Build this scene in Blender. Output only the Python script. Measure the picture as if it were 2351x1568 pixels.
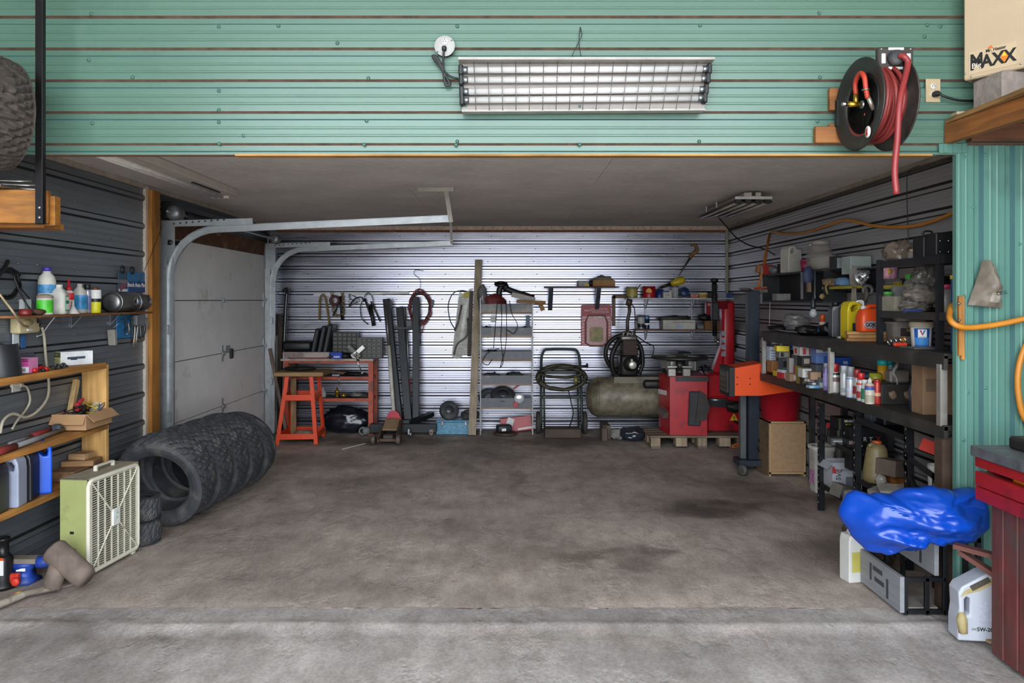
import bpy, bmesh, math, random
from mathutils import Vector, Matrix, Euler
for _o in list(bpy.data.objects): bpy.data.objects.remove(_o)
random.seed(7)
SC = bpy.context.scene
COL = SC.collection
PI = math.pi
# ---------------------------------------------------------------- camera, sky, light, exposure
F, H, CX, CY = 1750.0,1.56,1168.0,688.0           # focal length in pixels, eye height, vanishing point
cam = bpy.data.cameras.new('camera'); camo = bpy.data.objects.new('camera', cam); COL.objects.link(camo)
camo.location = (0,0, H); camo.rotation_euler = (PI/2,0,0)
cam.sensor_fit = 'HORIZONTAL'; cam.sensor_width = 36.0; cam.lens = 36.0*F/2351
cam.shift_x = (1175.5-CX)/2351; cam.shift_y = -(784-CY)/2351
cam.clip_start = 0.05
SC.camera = camo
SC.view_settings.view_transform = 'Standard'; SC.view_settings.look = 'None'
SC.view_settings.gamma = 1.0; SC.view_settings.use_curve_mapping = False
SC.view_settings.exposure = 1.5
SC.cycles.use_denoising = True
SC.cycles.max_bounces = 5; SC.cycles.diffuse_bounces = 4; SC.cycles.glossy_bounces = 3; SC.cycles.transmission_bounces = 4; SC.cycles.transparent_max_bounces = 6
SC.cycles.use_adaptive_sampling = True; SC.cycles.adaptive_threshold = 0.08
SC.cycles.sample_clamp_indirect = 6.0
SC.cycles.caustics_reflective = False; SC.cycles.caustics_refractive = False
W = bpy.data.worlds.new('sky'); SC.world = W; W.use_nodes = True
_bg = W.node_tree.nodes['Background']
_bg.inputs['Color'].default_value = (0.86,0.93,1.0,1); _bg.inputs['Strength'].default_value = 3.4
# big open doorway behind the camera: portal that guides the daylight in
DOOR_Y, DOOR_W, DOOR_H = -0.6,6.0,4.1
_pl = bpy.data.lights.new('doorway_daylight', 'AREA'); _pl.shape = 'RECTANGLE'; _pl.size = DOOR_W; _pl.size_y = DOOR_H
_po = bpy.data.objects.new('doorway_daylight', _pl); COL.objects.link(_po)
_po.location = (0, DOOR_Y, DOOR_H/2); _po.rotation_euler = (PI/2,0,0)
_pl.cycles.is_portal = True

# ---------------------------------------------------------------- places
YB = F*H/297.0            # back wall
XL = -531*YB/F            # left wall
XR = 502*YB/F             # right wall
ZC = H+168*YB/F           # ceiling of the low bay
YH = 3.72                 # green header plane
ZH = H+333*YH/F           # its lower edge
def at(px, py, Y): return Vector(((px-CX)*Y/F, Y, H-(py-CY)*Y/F))
def onx(px, py, X):       # point on a plane X = const
    Y = X*F/(px-CX); return Vector((X, Y, H-(py-CY)*Y/F))
def onfl(px, py, z=0.0):  # point on a level plane
    Y = (H-z)*F/(py-CY); return Vector(((px-CX)*Y/F, Y, z))

# ---------------------------------------------------------------- materials
def lin(c):
    if isinstance(c, str):
        c = c.lstrip('#'); c = [int(c[i:i+2],16)/255 for i in (0,2,4)]
        c = [x/12.92 if x <= 0.04045 else ((x+0.055)/1.055)**2.4 for x in c]
    return list(c[:3])
_MC = {}
def mat(hexc, rough=0.55, metal=0.0, var=0.18, scale=9.0, bump=0.0, stretch=(1,1,1), dirt=None, dirt_amt=0.5, trans=0.0, coat=0.0, alpha=1.0):
    key = (hexc, rough, metal, var, scale, bump, stretch, dirt, dirt_amt, trans, coat, alpha)
    if key in _MC: return _MC[key]
    m = bpy.data.materials.new('m_%s_%d' % (hexc.strip('#'), len(_MC))); m.use_nodes = True
    nt = m.node_tree; N = nt.nodes; L = nt.links; b = N['Principled BSDF']
    c = lin(hexc)
    b.inputs['Roughness'].default_value = rough; b.inputs['Metallic'].default_value = metal
    if trans: b.inputs['Transmission Weight'].default_value = trans
    if coat: b.inputs['Coat Weight'].default_value = coat; b.inputs['Coat Roughness'].default_value = 0.15
    if alpha < 1: b.inputs['Alpha'].default_value = alpha
    tc = N.new('ShaderNodeTexCoord'); mp = N.new('ShaderNodeMapping'); mp.inputs['Scale'].default_value = stretch
    L.new(tc.outputs['Object'], mp.inputs['Vector'])
    nz = N.new('ShaderNodeTexNoise'); nz.inputs['Scale'].default_value = scale; nz.inputs['Detail'].default_value = 3; nz.inputs['Roughness'].default_value = 0.62
    L.new(mp.outputs[0], nz.inputs['Vector'])
    cr = N.new('ShaderNodeValToRGB'); cr.color_ramp.elements[0].position = 0.3; cr.color_ramp.elements[1].position = 0.7
    cr.color_ramp.elements[0].color = [max(0, x*(1-var)) for x in c]+[1]
    cr.color_ramp.elements[1].color = [min(1, x*(1+var)) for x in c]+[1]
    L.new(nz.outputs['Fac'], cr.inputs[0]); out = cr.outputs[0]
    if dirt:
        n2 = N.new('ShaderNodeTexNoise'); n2.inputs['Scale'].default_value = scale*0.45; n2.inputs['Detail'].default_value = 4; n2.inputs['Roughness'].default_value = 0.7
        L.new(tc.outputs['Object'], n2.inputs['Vector'])
        r2 = N.new('ShaderNodeValToRGB'); r2.color_ramp.elements[0].position = 0.62-0.3*dirt_amt; r2.color_ramp.elements[1].position = 0.72
        L.new(n2.outputs['Fac'], r2.inputs[0])
        mx = N.new('ShaderNodeMixRGB'); mx.inputs[2].default_value = lin(dirt)+[1]
        L.new(r2.outputs[0], mx.inputs[0]); L.new(out, mx.inputs[1]); out = mx.outputs[0]
    L.new(out, b.inputs['Base Color'])
    if bump:
        bp = N.new('ShaderNodeBump'); bp.inputs['Strength'].default_value = min(1, bump); bp.inputs['Distance'].default_value = 0.01
        L.new(nz.outputs['Fac'], bp.inputs['Height']); L.new(bp.outputs[0], b.inputs['Normal'])
    _MC[key] = m; return m
def wood(hexc='#b5752f', axis=0, rough=0.7, dark=0.45):
    key = ('wood', hexc, axis, rough, dark)
    if key in _MC: return _MC[key]
    m = bpy.data.materials.new('m_wood_%d' % len(_MC)); m.use_nodes = True
    nt = m.node_tree; N = nt.nodes; L = nt.links; b = N['Principled BSDF']; c = lin(hexc)
    b.inputs['Roughness'].default_value = rough
    tc = N.new('ShaderNodeTexCoord'); mp = N.new('ShaderNodeMapping')
    s = [14,14,14]; s[axis] = 0.9; mp.inputs['Scale'].default_value = s
    L.new(tc.outputs['Object'], mp.inputs['Vector'])
    nz = N.new('ShaderNodeTexNoise'); nz.inputs['Scale'].default_value = 2.2; nz.inputs['Detail'].default_value = 3; nz.inputs['Distortion'].default_value = 0.6
    L.new(mp.outputs[0], nz.inputs['Vector'])
    cr = N.new('ShaderNodeValToRGB'); e = cr.color_ramp.elements
    e[0].position = 0.3; e[1].position = 0.68
    e[0].color = [x*(1-dark) for x in c]+[1]; e[1].color = [min(1, x*1.15) for x in c]+[1]
    L.new(nz.outputs['Fac'], cr.inputs[0])
    n2 = N.new('ShaderNodeTexNoise'); n2.inputs['Scale'].default_value = 5; n2.inputs['Detail'].default_value = 2
    L.new(tc.outputs['Object'], n2.inputs['Vector'])
    r2 = N.new('ShaderNodeValToRGB'); r2.color_ramp.elements[0].position = 0.3; r2.color_ramp.elements[0].color = (.72,.68,.64,1); r2.color_ramp.elements[1].position = 0.6
    L.new(n2.outputs['Fac'], r2.inputs[0])
    mx = N.new('ShaderNodeMixRGB'); mx.blend_type = 'MULTIPLY'; mx.inputs[0].default_value = 1
    L.new(cr.outputs[0], mx.inputs[1]); L.new(r2.outputs[0], mx.inputs[2]); L.new(mx.outputs[0], b.inputs['Base Color'])
    bp = N.new('ShaderNodeBump'); bp.inputs['Strength'].default_value = 0.25; bp.inputs['Distance'].default_value = 0.004
    L.new(nz.outputs['Fac'], bp.inputs['Height']); L.new(bp.outputs[0], b.inputs['Normal'])
    _MC[key] = m; return m
def plastic_film(hexc='#d8d8d8', alpha=0.35, rough=0.2):
    return mat(hexc, rough=rough, var=0.1, scale=20, bump=0.5, alpha=alpha)

# ---------------------------------------------------------------- mesh builder
class MB:
    def __init__(s): s.bm = bmesh.new(); s.mi = 0
    def _add(s, verts, faces, smooth=False, M=None):
        vs = [s.bm.verts.new(M @ Vector(v) if M else v) for v in verts]
        for f in faces:
            try:
                fc = s.bm.faces.new([vs[i] for i in f]); fc.material_index = s.mi; fc.smooth = smooth
            except ValueError: pass
        return s
    def box(s, c, d, rot=None, bev=0.0, seg=1):
        """c centre, d full size; rot Euler tuple or matrix"""
        R = Matrix() if rot is None else (rot.to_4x4() if isinstance(rot, Matrix) else Euler(rot).to_matrix().to_4x4())
        M = Matrix.Translation(c) @ R
        x, y, z = d[0]/2, d[1]/2, d[2]/2
        b = min(bev, x*.98, y*.98, z*.98)
        if b <= 0:
            v = [(-x,-y,-z),(x,-y,-z),(x,y,-z),(-x,y,-z),(-x,-y,z),(x,-y,z),(x,y,z),(-x,y,z)]
            return s._add(v,[(0,3,2,1),(4,5,6,7),(0,1,5,4),(1,2,6,5),(2,3,7,6),(3,0,4,7)], False, M)
        t = bmesh.new(); bmesh.ops.create_cube(t, size=1)
        bmesh.ops.scale(t, vec=d, verts=t.verts)
        bmesh.ops.bevel(t, geom=t.edges[:], offset=b, segments=seg, profile=0.5, affect='EDGES')
        t.verts.index_update()
        s._add([v.co[:] for v in t.verts],[[v.index for v in f.verts] for f in t.faces], seg > 1, M); t.free(); return s
    def seg(s, a, b, w, t, up=(0,0,1), bev=0.0):
        """bar from a to b, w wide and t thick"""
        a = Vector(a); b = Vector(b); x = (b-a); l = x.length; x.normalize(); up = Vector(up)
        if abs(x.dot(up)) > .98: up = Vector((0,1,0))
        y = up.cross(x).normalized(); z = x.cross(y)
        R = Matrix((x, y, z)).transposed()
        return s.box((a+b)/2,(l, w, t), R, bev)
    def tube(s, pts, r, n=8, closed=False, smooth_pts=0, caps=True, radii=None):
        P = [Vector(p) for p in pts]
        if smooth_pts and len(P) > 2: P = catmull(P, smooth_pts, closed)
        k = len(P)
        if radii and len(radii) != k:
            radii = [lerp_list(radii, i/(k-1)) for i in range(k)]
        V = []; T = []
        for i in range(k):
            a = P[(i-1) % k] if (closed or i > 0) else P[i]; b = P[(i+1) % k] if (closed or i < k-1) else P[i]
            t = (b-a); T.append(t.normalized() if t.length > 1e-9 else Vector((0,0,1)))
        up = Vector((0,0,1)) if abs(T[0].z) < .9 else Vector((1,0,0))
        nrm = T[0].cross(up).normalized()
        for i in range(k):
            if i > 0:
                q = T[i-1].rotation_difference(T[i]); nrm = (q @ nrm)
            nrm = (nrm - T[i]*nrm.dot(T[i])).normalized(); bi = T[i].cross(nrm)
            rr = radii[i] if radii else r
            for j in range(n):
                a = 2*PI*j/n; V.append(P[i]+nrm*(math.cos(a)*rr)+bi*(math.sin(a)*rr))
        Fc = []
        for i in range(k if closed else k-1):
            i2 = (i+1) % k
            for j in range(n): Fc.append((i*n+j, i*n+(j+1) % n, i2*n+(j+1) % n, i2*n+j))
        if not closed and caps: Fc.append(tuple(range(n))[::-1]); Fc.append(tuple((k-1)*n+j for j in range(n)))
        return s._add(V, Fc, True)
    def lathe(s, prof, n=24, M=None, sx=1.0, sy=1.0, pw=None):
        """prof [(r,z)...]; pw superellipse power for squarish sections"""
        V = []; Fc = []; k = len(prof)
        for (r, z) in prof:
            for j in range(n):
                a = 2*PI*j/n; ca, sa = math.cos(a), math.sin(a)
                if pw: 
                    g = (abs(ca)**pw+abs(sa)**pw)**(-1.0/pw); ca *= g; sa *= g
                V.append((r*ca*sx, r*sa*sy, z))
        for i in range(k-1):
            for j in range(n): Fc.append((i*n+j, i*n+(j+1) % n,(i+1)*n+(j+1) % n,(i+1)*n+j))
        if prof[0][0] > 1e-6: Fc.append(tuple(range(n))[::-1])
        if prof[-1][0] > 1e-6: Fc.append(tuple((k-1)*n+j for j in range(n)))
        return s._add(V, Fc, True, M)
    def cyl(s, a, b, r, n=16, r2=None):
        a = Vector(a); b = Vector(b); d = b-a; R = Vector((0,0,1)).rotation_difference(d).to_matrix().to_4x4()
        return s.lathe([(r,0),(r if r2 is None else r2, d.length)], n, Matrix.Translation(a) @ R)
    def prism(s, poly, t, M=None, smooth=False):
        """2D polygon in local XY extruded +Z by t"""
        n = len(poly); v = [(p[0], p[1],0) for p in poly]+[(p[0], p[1], t) for p in poly]
        f = [tuple(range(n))[::-1], tuple(range(n,2*n))]+[(i,(i+1) % n, n+(i+1) % n, n+i) for i in range(n)]
        return s._add(v, f, smooth, M)
    def blob(s, c, d, amp=0.15, freq=2.0, sub=3, seed=0, flat=None):
        t = bmesh.new(); bmesh.ops.create_icosphere(t, subdivisions=sub, radius=1)
        from mathutils import noise
        for v in t.verts:
            p = v.co.copy(); q = p*freq+Vector((seed*7.1, seed*3.3, seed*1.7))
            k = 1+amp*(noise.noise(q)*1.2+0.6*noise.noise(q*2.3)+0.35*noise.noise(q*5.1))
            p *= k; p.x *= d[0]/2; p.y *= d[1]/2; p.z *= d[2]/2
            if flat is not None and p.z < -d[2]/2*flat: p.z = -d[2]/2*flat
            v.co = p+Vector(c)
        t.verts.index_update()
        s._add([v.co[:] for v in t.verts],[[v.index for v in f.verts] for f in t.faces], True); t.free(); return s
    def torus(s, c, R, r, M=None, n=32, m=10, sr=1.0):
        V = []; Fc = []
        M = M or Matrix(); T = Matrix.Translation(c) @ M
        for i in range(n):
            a = 2*PI*i/n
            for j in range(m):
                b = 2*PI*j/m; rr = R+r*math.cos(b); V.append(T @ Vector((rr*math.cos(a), rr*math.sin(a), r*sr*math.sin(b))))
        for i in range(n):
            for j in range(m): Fc.append((i*m+j,((i+1) % n)*m+j,((i+1) % n)*m+(j+1) % m, i*m+(j+1) % m))
        return s._add(V, Fc, True)
    def grid(s, fn, nu, nv, smooth=True):
        V = [fn(i/nu, j/nv) for j in range(nv+1) for i in range(nu+1)]
        Fc = [(j*(nu+1)+i, j*(nu+1)+i+1,(j+1)*(nu+1)+i+1,(j+1)*(nu+1)+i) for j in range(nv) for i in range(nu)]
        return s._add(V, Fc, smooth)
    def xf(s, M): bmesh.ops.transform(s.bm, matrix=M, verts=s.bm.verts); return s
    def mesh(s, name, mats):
        me = bpy.data.meshes.new(name); bmesh.ops.recalc_face_normals(s.bm, faces=s.bm.faces) if len(s.bm.faces) < 60000 else None
        s.bm.to_mesh(me); s.bm.free()
        for m in (mats if isinstance(mats,(list, tuple)) else [mats]): me.materials.append(m)
        return me
    def part(s, name, mats, parent, label=None, world=True):
        """child mesh; with world=True the coordinates are world ones (parent Empty unrotated)"""
        if world: bmesh.ops.translate(s.bm, vec=-abs_loc(parent), verts=s.bm.verts)
        o = bpy.data.objects.new(name, s.mesh(name, mats)); COL.objects.link(o); o.parent = parent
        if label: o['label'] = label
        return o
    def thing(s, name, mats, label, cat, group=None, kind=None):
        """top-level one-mesh thing with its origin at the middle of its base"""
        vs = [v.co for v in s.bm.verts]
        lo = Vector([min(v[i] for v in vs) for i in range(3)]); hi = Vector([max(v[i] for v in vs) for i in range(3)])
        c = Vector(((lo.x+hi.x)/2,(lo.y+hi.y)/2, lo.z))
        bmesh.ops.translate(s.bm, vec=-c, verts=s.bm.verts)
        o = bpy.data.objects.new(name, s.mesh(name, mats)); COL.objects.link(o); o.location = c
        tag(o, label, cat, group, kind); return o
def abs_loc(o):
    v = Vector(o.location)
    while o.parent: o = o.parent; v = v+Vector(o.location)
    return v
def tag(o, label=None, cat=None, group=None, kind=None):
    if label: o['label'] = label
    if cat: o['category'] = cat
    if group: o['group'] = group
    if kind: o['kind'] = kind
    return o
def thing(name, label, cat, loc=(0,0,0), group=None, rz=0.0):
    o = bpy.data.objects.new(name, None); COL.objects.link(o); o.location = loc; o.empty_display_size = 0.05; o.rotation_euler = (0,0, rz)
    return tag(o, label, cat, group)
def struct(name, label=None):
    o = bpy.data.objects.new(name, None); COL.objects.link(o); o['kind'] = 'structure'
    if label: o['label'] = label
    return o
def copy_tree(o, parent=None, loc=None, rz=None, label=None):
    c = o.copy(); COL.objects.link(c); c.parent = parent
    if loc is not None: c.location = loc
    if rz is not None: c.rotation_euler = (0,0, rz)
    if label: c['label'] = label
    for ch in list(o.children): copy_tree(ch, c)
    return c
def lerp_list(a, t):
    k = t*(len(a)-1); i = min(int(k), len(a)-2); return a[i]+(a[i+1]-a[i])*(k-i)
def catmull(P, sub, closed=False):
    out = []; n = len(P)
    for i in range(n if closed else n-1):
        p0 = P[(i-1) % n] if (closed or i > 0) else P[0]*2-P[1]
        p1 = P[i]; p2 = P[(i+1) % n]
        p3 = P[(i+2) % n] if (closed or i+2 < n) else P[-1]*2-P[-2]
        for k in range(sub):
            t = k/sub
            out.append(0.5*((2*p1)+(p2-p0)*t+(2*p0-5*p1+4*p2-p3)*t*t+(3*p1-p0-3*p2+p3)*t**3))
    if not closed: out.append(P[-1])
    return out
def text(body, size, loc, parent, m, face='-y', align='CENTER', tilt=0.0, name='lettering', bold=0.0, sx=1.0, shear=0.0):
    """flat lettering standing just proud of a surface; face = way it looks, loc = world centre of the baseline"""
    cu = bpy.data.curves.new('lettering', 'FONT'); cu.body = body; cu.size = size; cu.align_x = align; cu.align_y = 'CENTER'
    cu.offset = bold; cu.extrude = 0.0004; cu.shear = shear
    t = bpy.data.objects.new('tmp', cu); COL.objects.link(t)
    bpy.context.view_layer.update()
    me = bpy.data.meshes.new_from_object(t.evaluated_get(bpy.context.evaluated_depsgraph_get()))
    bpy.data.objects.remove(t); bpy.data.curves.remove(cu)
    if isinstance(face, Matrix): R = face
    else:
        rz = {'-y': 0, '+x': PI/2, '+y': PI, '-x': -PI/2}[face] if isinstance(face, str) else face
        R = Euler((PI/2,0, rz)).to_matrix()
    R = (R @ Euler((0,0, tilt)).to_matrix()).to_4x4()
    me.transform(Matrix.Translation(Vector(loc)-abs_loc(parent)) @ R @ Matrix.Diagonal((sx,1,1,1)))
    me.materials.clear(); me.materials.append(m)
    o = bpy.data.objects.new(name, me); COL.objects.link(o); o.parent = parent
    return o
# ================================================================ the setting
def galv(tint, rough=0.34, streak=(1,1,1), lo=0.55, bump=0.35, metal=1.0):
    m = bpy.data.materials.new('galvanised_%s' % tint.strip('#')); m.use_nodes = True
    nt = m.node_tree; N = nt.nodes; L = nt.links; b = N['Principled BSDF']; c = lin(tint)
    b.inputs['Metallic'].default_value = metal
    tc = N.new('ShaderNodeTexCoord'); mp = N.new('ShaderNodeMapping'); mp.inputs['Scale'].default_value = streak
    L.new(tc.outputs['Object'], mp.inputs['Vector'])
    nz = N.new('ShaderNodeTexNoise'); nz.inputs['Scale'].default_value = 3.0; nz.inputs['Detail'].default_value = 4; nz.inputs['Roughness'].default_value = 0.6
    L.new(mp.outputs[0], nz.inputs['Vector'])
    cr = N.new('ShaderNodeValToRGB'); e = cr.color_ramp.elements; e[0].position = .3; e[1].position = .7
    e[0].color = [x*lo for x in c]+[1]; e[1].color = c+[1]
    L.new(nz.outputs['Fac'], cr.inputs[0]); L.new(cr.outputs[0], b.inputs['Base Color'])
    rr = N.new('ShaderNodeMapRange'); rr.inputs['To Min'].default_value = rough-.08; rr.inputs['To Max'].default_value = rough+.12
    L.new(nz.outputs['Fac'], rr.inputs['Value']); L.new(rr.outputs[0], b.inputs['Roughness'])
    n2 = N.new('ShaderNodeTexNoise'); n2.inputs['Scale'].default_value = 1.6; n2.inputs['Detail'].default_value = 2
    L.new(mp.outputs[0], n2.inputs['Vector'])
    bp = N.new('ShaderNodeBump'); bp.inputs['Strength'].default_value = bump; bp.inputs['Distance'].default_value = 0.03
    L.new(n2.outputs['Fac'], bp.inputs['Height']); L.new(bp.outputs[0], b.inputs['Normal'])
    return m
M_BACK = galv('#a6a5b0', 0.27,(0.35,1,3.5),0.72,0.03)
M_SIDE = galv('#82878d', 0.42,(1,0.5,3),0.75,0.12, metal=.5)
M_RIGHT = galv('#a5a3a2', 0.40,(1,0.5,3),0.78,0.12, metal=.45)
M_RIBEDGE = mat('#2a2826', 0.6,0.3, var=0.4, scale=14)  # dark reflection on the rib slopes put into the colour
M_GREEN = mat('#526f61', 0.30,0.0, var=0.07, scale=3.0, stretch=(0.3,1,2.5), dirt='#4b665c', dirt_amt=0.15)
M_GREEN_V = mat('#547a6f', 0.30,0.0, var=0.07, scale=3.0, stretch=(2.5,1,0.3), dirt='#47665d', dirt_amt=0.15)
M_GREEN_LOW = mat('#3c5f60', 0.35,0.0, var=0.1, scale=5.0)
M_BROWNLINE = mat('#5c463a', 0.8,0.0, var=0.35, scale=20)  # brown along the upper slope of each header rib
M_DUSTY = mat('#6f625a', 0.9, var=0.25)

def rib_profile(length, pitch, rib, slope, depth, minor=2, start=0.0, mh=0.0035):
    """[(s, d, tag)] along the sheet; d = recess (+) away from the room; tag marks the slopes: 1 first edge,2 second edge"""
    out = []; s = start-pitch
    while s < length:
        pan = pitch-rib
        seq = [(0,0,1),(slope, depth,0),(rib-slope, depth,2),(rib,0,0)]
        for k in range(minor):
            c = rib+pan*(k+1)/(minor+1)
            seq += [(c-.007,0,0),(c-.003,-mh,0),(c+.003,-mh,3),(c+.007,0,0)]
        out += [(s+a, d, t) for a, d, t in seq]; s += pitch
    return out
def sheet(parent, name, axis_s, s0, s1, u0, u1, plane, prof, mats, nrm, lift=0.0):
    """ribbed metal sheet: ribs run along u. axis_s 'z' (horizontal ribs) or 'x'/'y' (vertical ribs, u = z).
    plane = ('x'|'y', value); nrm = +1/-1 direction of the room along that axis"""
    P = [(max(s0, min(s1, s)), d, t) for s, d, t in prof]
    Q = [P[0]]
    for p in P[1:]:
        if p[0]-Q[-1][0] > 1e-6: Q.append(p)
        else: Q[-1] = (Q[-1][0], p[1], p[2])
    mb = MB(); pa, pv = plane
    def co(s, d, u):
        q = pv-nrm*d+nrm*lift
        if axis_s == 'z': return (q, u, s) if pa == 'x' else (u, q, s)
        return (q, s, u) if pa == 'x' else (s, q, u)
    V = []; Fc = []; mi = []
    for s, d, t in Q: V += [co(s, d, u0), co(s, d, u1)]
    vs = [mb.bm.verts.new(v) for v in V]
    for i in range(len(Q)-1):
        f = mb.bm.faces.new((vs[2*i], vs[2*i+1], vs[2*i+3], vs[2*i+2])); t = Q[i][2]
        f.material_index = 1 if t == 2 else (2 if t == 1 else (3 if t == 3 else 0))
        if f.material_index >= len(mats): f.material_index = 0
    return mb.part(name, mats, parent)

# ---- floor: two concrete slabs with a broken joint between them
def concrete(name, base, stains, seed=0.0):
    m = bpy.data.materials.new(name); m.use_nodes = True
    nt = m.node_tree; N = nt.nodes; L = nt.links; b = N['Principled BSDF']
    tc = N.new('ShaderNodeTexCoord')
    def noise(scale, det=6, rough=.6, stretch=None, dist=0):
        n = N.new('ShaderNodeTexNoise'); n.inputs['Scale'].default_value = scale; n.inputs['Detail'].default_value = det; n.inputs['Roughness'].default_value = rough; n.inputs['Distortion'].default_value = dist
        mp = N.new('ShaderNodeMapping'); mp.inputs['Location'].default_value = (seed, seed*.7,0)
        if stretch: mp.inputs['Scale'].default_value = stretch
        L.new(tc.outputs['Object'], mp.inputs['Vector']); L.new(mp.outputs[0], n.inputs['Vector']); return n.outputs['Fac']
    def ramp(x, p0, c0, p1, c1):
        r = N.new('ShaderNodeValToRGB'); r.color_ramp.elements[0].position = p0; r.color_ramp.elements[0].color = c0; r.color_ramp.elements[1].position = p1; r.color_ramp.elements[1].color = c1
        L.new(x, r.inputs[0]); return r.outputs[0]
    def mul(a, bb):
        mx = N.new('ShaderNodeMixRGB'); mx.blend_type = 'MULTIPLY'; mx.inputs[0].default_value = 1; L.new(a, mx.inputs[1]); L.new(bb, mx.inputs[2]); return mx.outputs[0]
    c = lin(base)
    col = ramp(noise(1.1,5,.62),.32,[x*.62 for x in c]+[1],.68,[x*1.22 for x in c]+[1])
    col = mul(col, ramp(noise(9,4,.7,(1,.45,1)),.3,(.74,.71,.68,1),.62,(1.06,1.05,1.04,1)))
    col = mul(col, ramp(noise(70,1,.7),.3,(.82,.82,.82,1),.65,(1.08,1.08,1.08,1)))
    # oil and water marks with their own outline
    warp = N.new('ShaderNodeTexNoise'); warp.inputs['Scale'].default_value = 2.2; warp.inputs['Detail'].default_value = 3
    L.new(tc.outputs['Object'], warp.inputs['Vector'])
    wv = N.new('ShaderNodeVectorMath'); wv.operation = 'MULTIPLY_ADD'; wv.inputs[1].default_value = (.9,.9,0); L.new(warp.outputs['Color'], wv.inputs[0])
    ob = N.new('ShaderNodeVectorMath'); ob.operation = 'SUBTRACT'; ob.inputs[1].default_value = (.45,.45,0)
    L.new(tc.outputs['Object'], ob.inputs[0]); L.new(ob.outputs[0], wv.inputs[2])
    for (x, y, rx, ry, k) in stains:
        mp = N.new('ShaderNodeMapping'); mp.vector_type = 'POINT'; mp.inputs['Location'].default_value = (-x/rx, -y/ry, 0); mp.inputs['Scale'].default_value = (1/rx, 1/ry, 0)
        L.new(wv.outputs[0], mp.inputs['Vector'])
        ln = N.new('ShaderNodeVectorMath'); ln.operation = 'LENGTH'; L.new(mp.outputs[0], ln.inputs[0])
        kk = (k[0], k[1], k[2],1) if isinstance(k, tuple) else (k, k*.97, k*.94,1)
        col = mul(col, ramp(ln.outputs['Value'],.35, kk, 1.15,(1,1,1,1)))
    L.new(col, b.inputs['Base Color'])
    L.new(ramp(noise(3,2),.35,(.62,.62,.62,1),.65,(.86,.86,.86,1)), b.inputs['Roughness'])
    hgt = N.new('ShaderNodeMath'); hgt.operation = 'ADD'
    L.new(noise(24,3,.55,(1,.5,1)), hgt.inputs[0])
    sp = ramp(noise(3.1,5,.72,(1,.55,1)),.38,(0,0,0,1),.47,(1.6,1.6,1.6,1)); L.new(sp, hgt.inputs[1])
    bp = N.new('ShaderNodeBump'); bp.inputs['Strength'].default_value = .24; bp.inputs['Distance'].default_value = .010
    L.new(hgt.outputs[0], bp.inputs['Height']); L.new(bp.outputs[0], b.inputs['Normal'])
    return m
def onf(px, py): p = onfl(px, py); return p.x, p.y
_st = []
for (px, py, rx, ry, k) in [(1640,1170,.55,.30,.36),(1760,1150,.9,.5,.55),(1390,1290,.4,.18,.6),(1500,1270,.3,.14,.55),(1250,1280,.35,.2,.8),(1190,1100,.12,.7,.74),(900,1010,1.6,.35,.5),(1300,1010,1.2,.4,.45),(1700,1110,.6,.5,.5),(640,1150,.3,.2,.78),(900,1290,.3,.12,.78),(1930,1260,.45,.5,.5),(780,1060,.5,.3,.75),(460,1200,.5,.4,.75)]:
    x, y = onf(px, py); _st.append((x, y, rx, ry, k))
_st += [onf(930,1075)+(.5,.28,(1.22,1.24,1.26)), onf(1000,1240)+(.6,.2,(1.18,1.18,1.18)), onf(1560,1390)+(.8,.2,(1.12,1.12,1.12))]
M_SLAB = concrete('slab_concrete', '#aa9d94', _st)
M_SLAB2 = concrete('apron_concrete', '#a8a19e', [onf(1400,1450)+(1.2,.12,(1.15,1.12,1.08)), onf(250,1440)+(.8,.12,.8)],3.3)
floor = struct('floor', 'worn stained concrete garage floor')
YJ = H*F/(1392-CY); YR = H*F/(1430-CY)
from mathutils import noise as _ns
def slab_rear(u, v):
    x = -3.6+7.2*u; y = YJ+(YB+.4-YJ)*v
    if v == 0: y += 0.03*_ns.noise(Vector((x*3,0,0)))+.012*_ns.noise(Vector((x*13,2,0)))
    z = 0.004*_ns.noise(Vector((x*1.3, y*1.3,5))) if v > 0 else -.004+.003*_ns.noise(Vector((x*9,0,3)))
    return (x, y, z-.003)
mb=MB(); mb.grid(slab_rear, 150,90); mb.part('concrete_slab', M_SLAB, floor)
def slab_front(u, v):
    x = -5+10*u; y = YJ-.004-(YJ-.004+DOOR_Y*-1)*(v**1.9)
    if v == 0: y += 0.03*_ns.noise(Vector((x*3,0,0)))+.012*_ns.noise(Vector((x*13,2,0)))
    k = (y-YR-.02*_ns.noise(Vector((x*1.5,3,0))))/.028; z = -.006-.014*min(1, max(0,(YR+.03-y)/.12))+.010*math.exp(-k*k)*(.6+.6*_ns.noise(Vector((x*2.3,7,0))))+.002*_ns.noise(Vector((x*7, y*7,1)))
    return (x, y, z)
mb=MB(); mb.grid(slab_front, 200,110); mb.part('concrete_slab', M_SLAB2, floor)
mb=MB(); mb.box((0, YJ, -.06),(10,.2,.04)); mb.part('joint_filler', mat('#5f574f', .9), floor)
# unseen yard outside the big doorway, added pale to bounce daylight in
mb=MB(); mb.box((0, DOOR_Y-10,-.08),(60,20,.1)); o = mb.part('bounce_yard', mat('#d8d4cc', .9, var=.12, scale=3), struct('ground', 'unseen pale gravel yard added to bounce daylight'))

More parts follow.
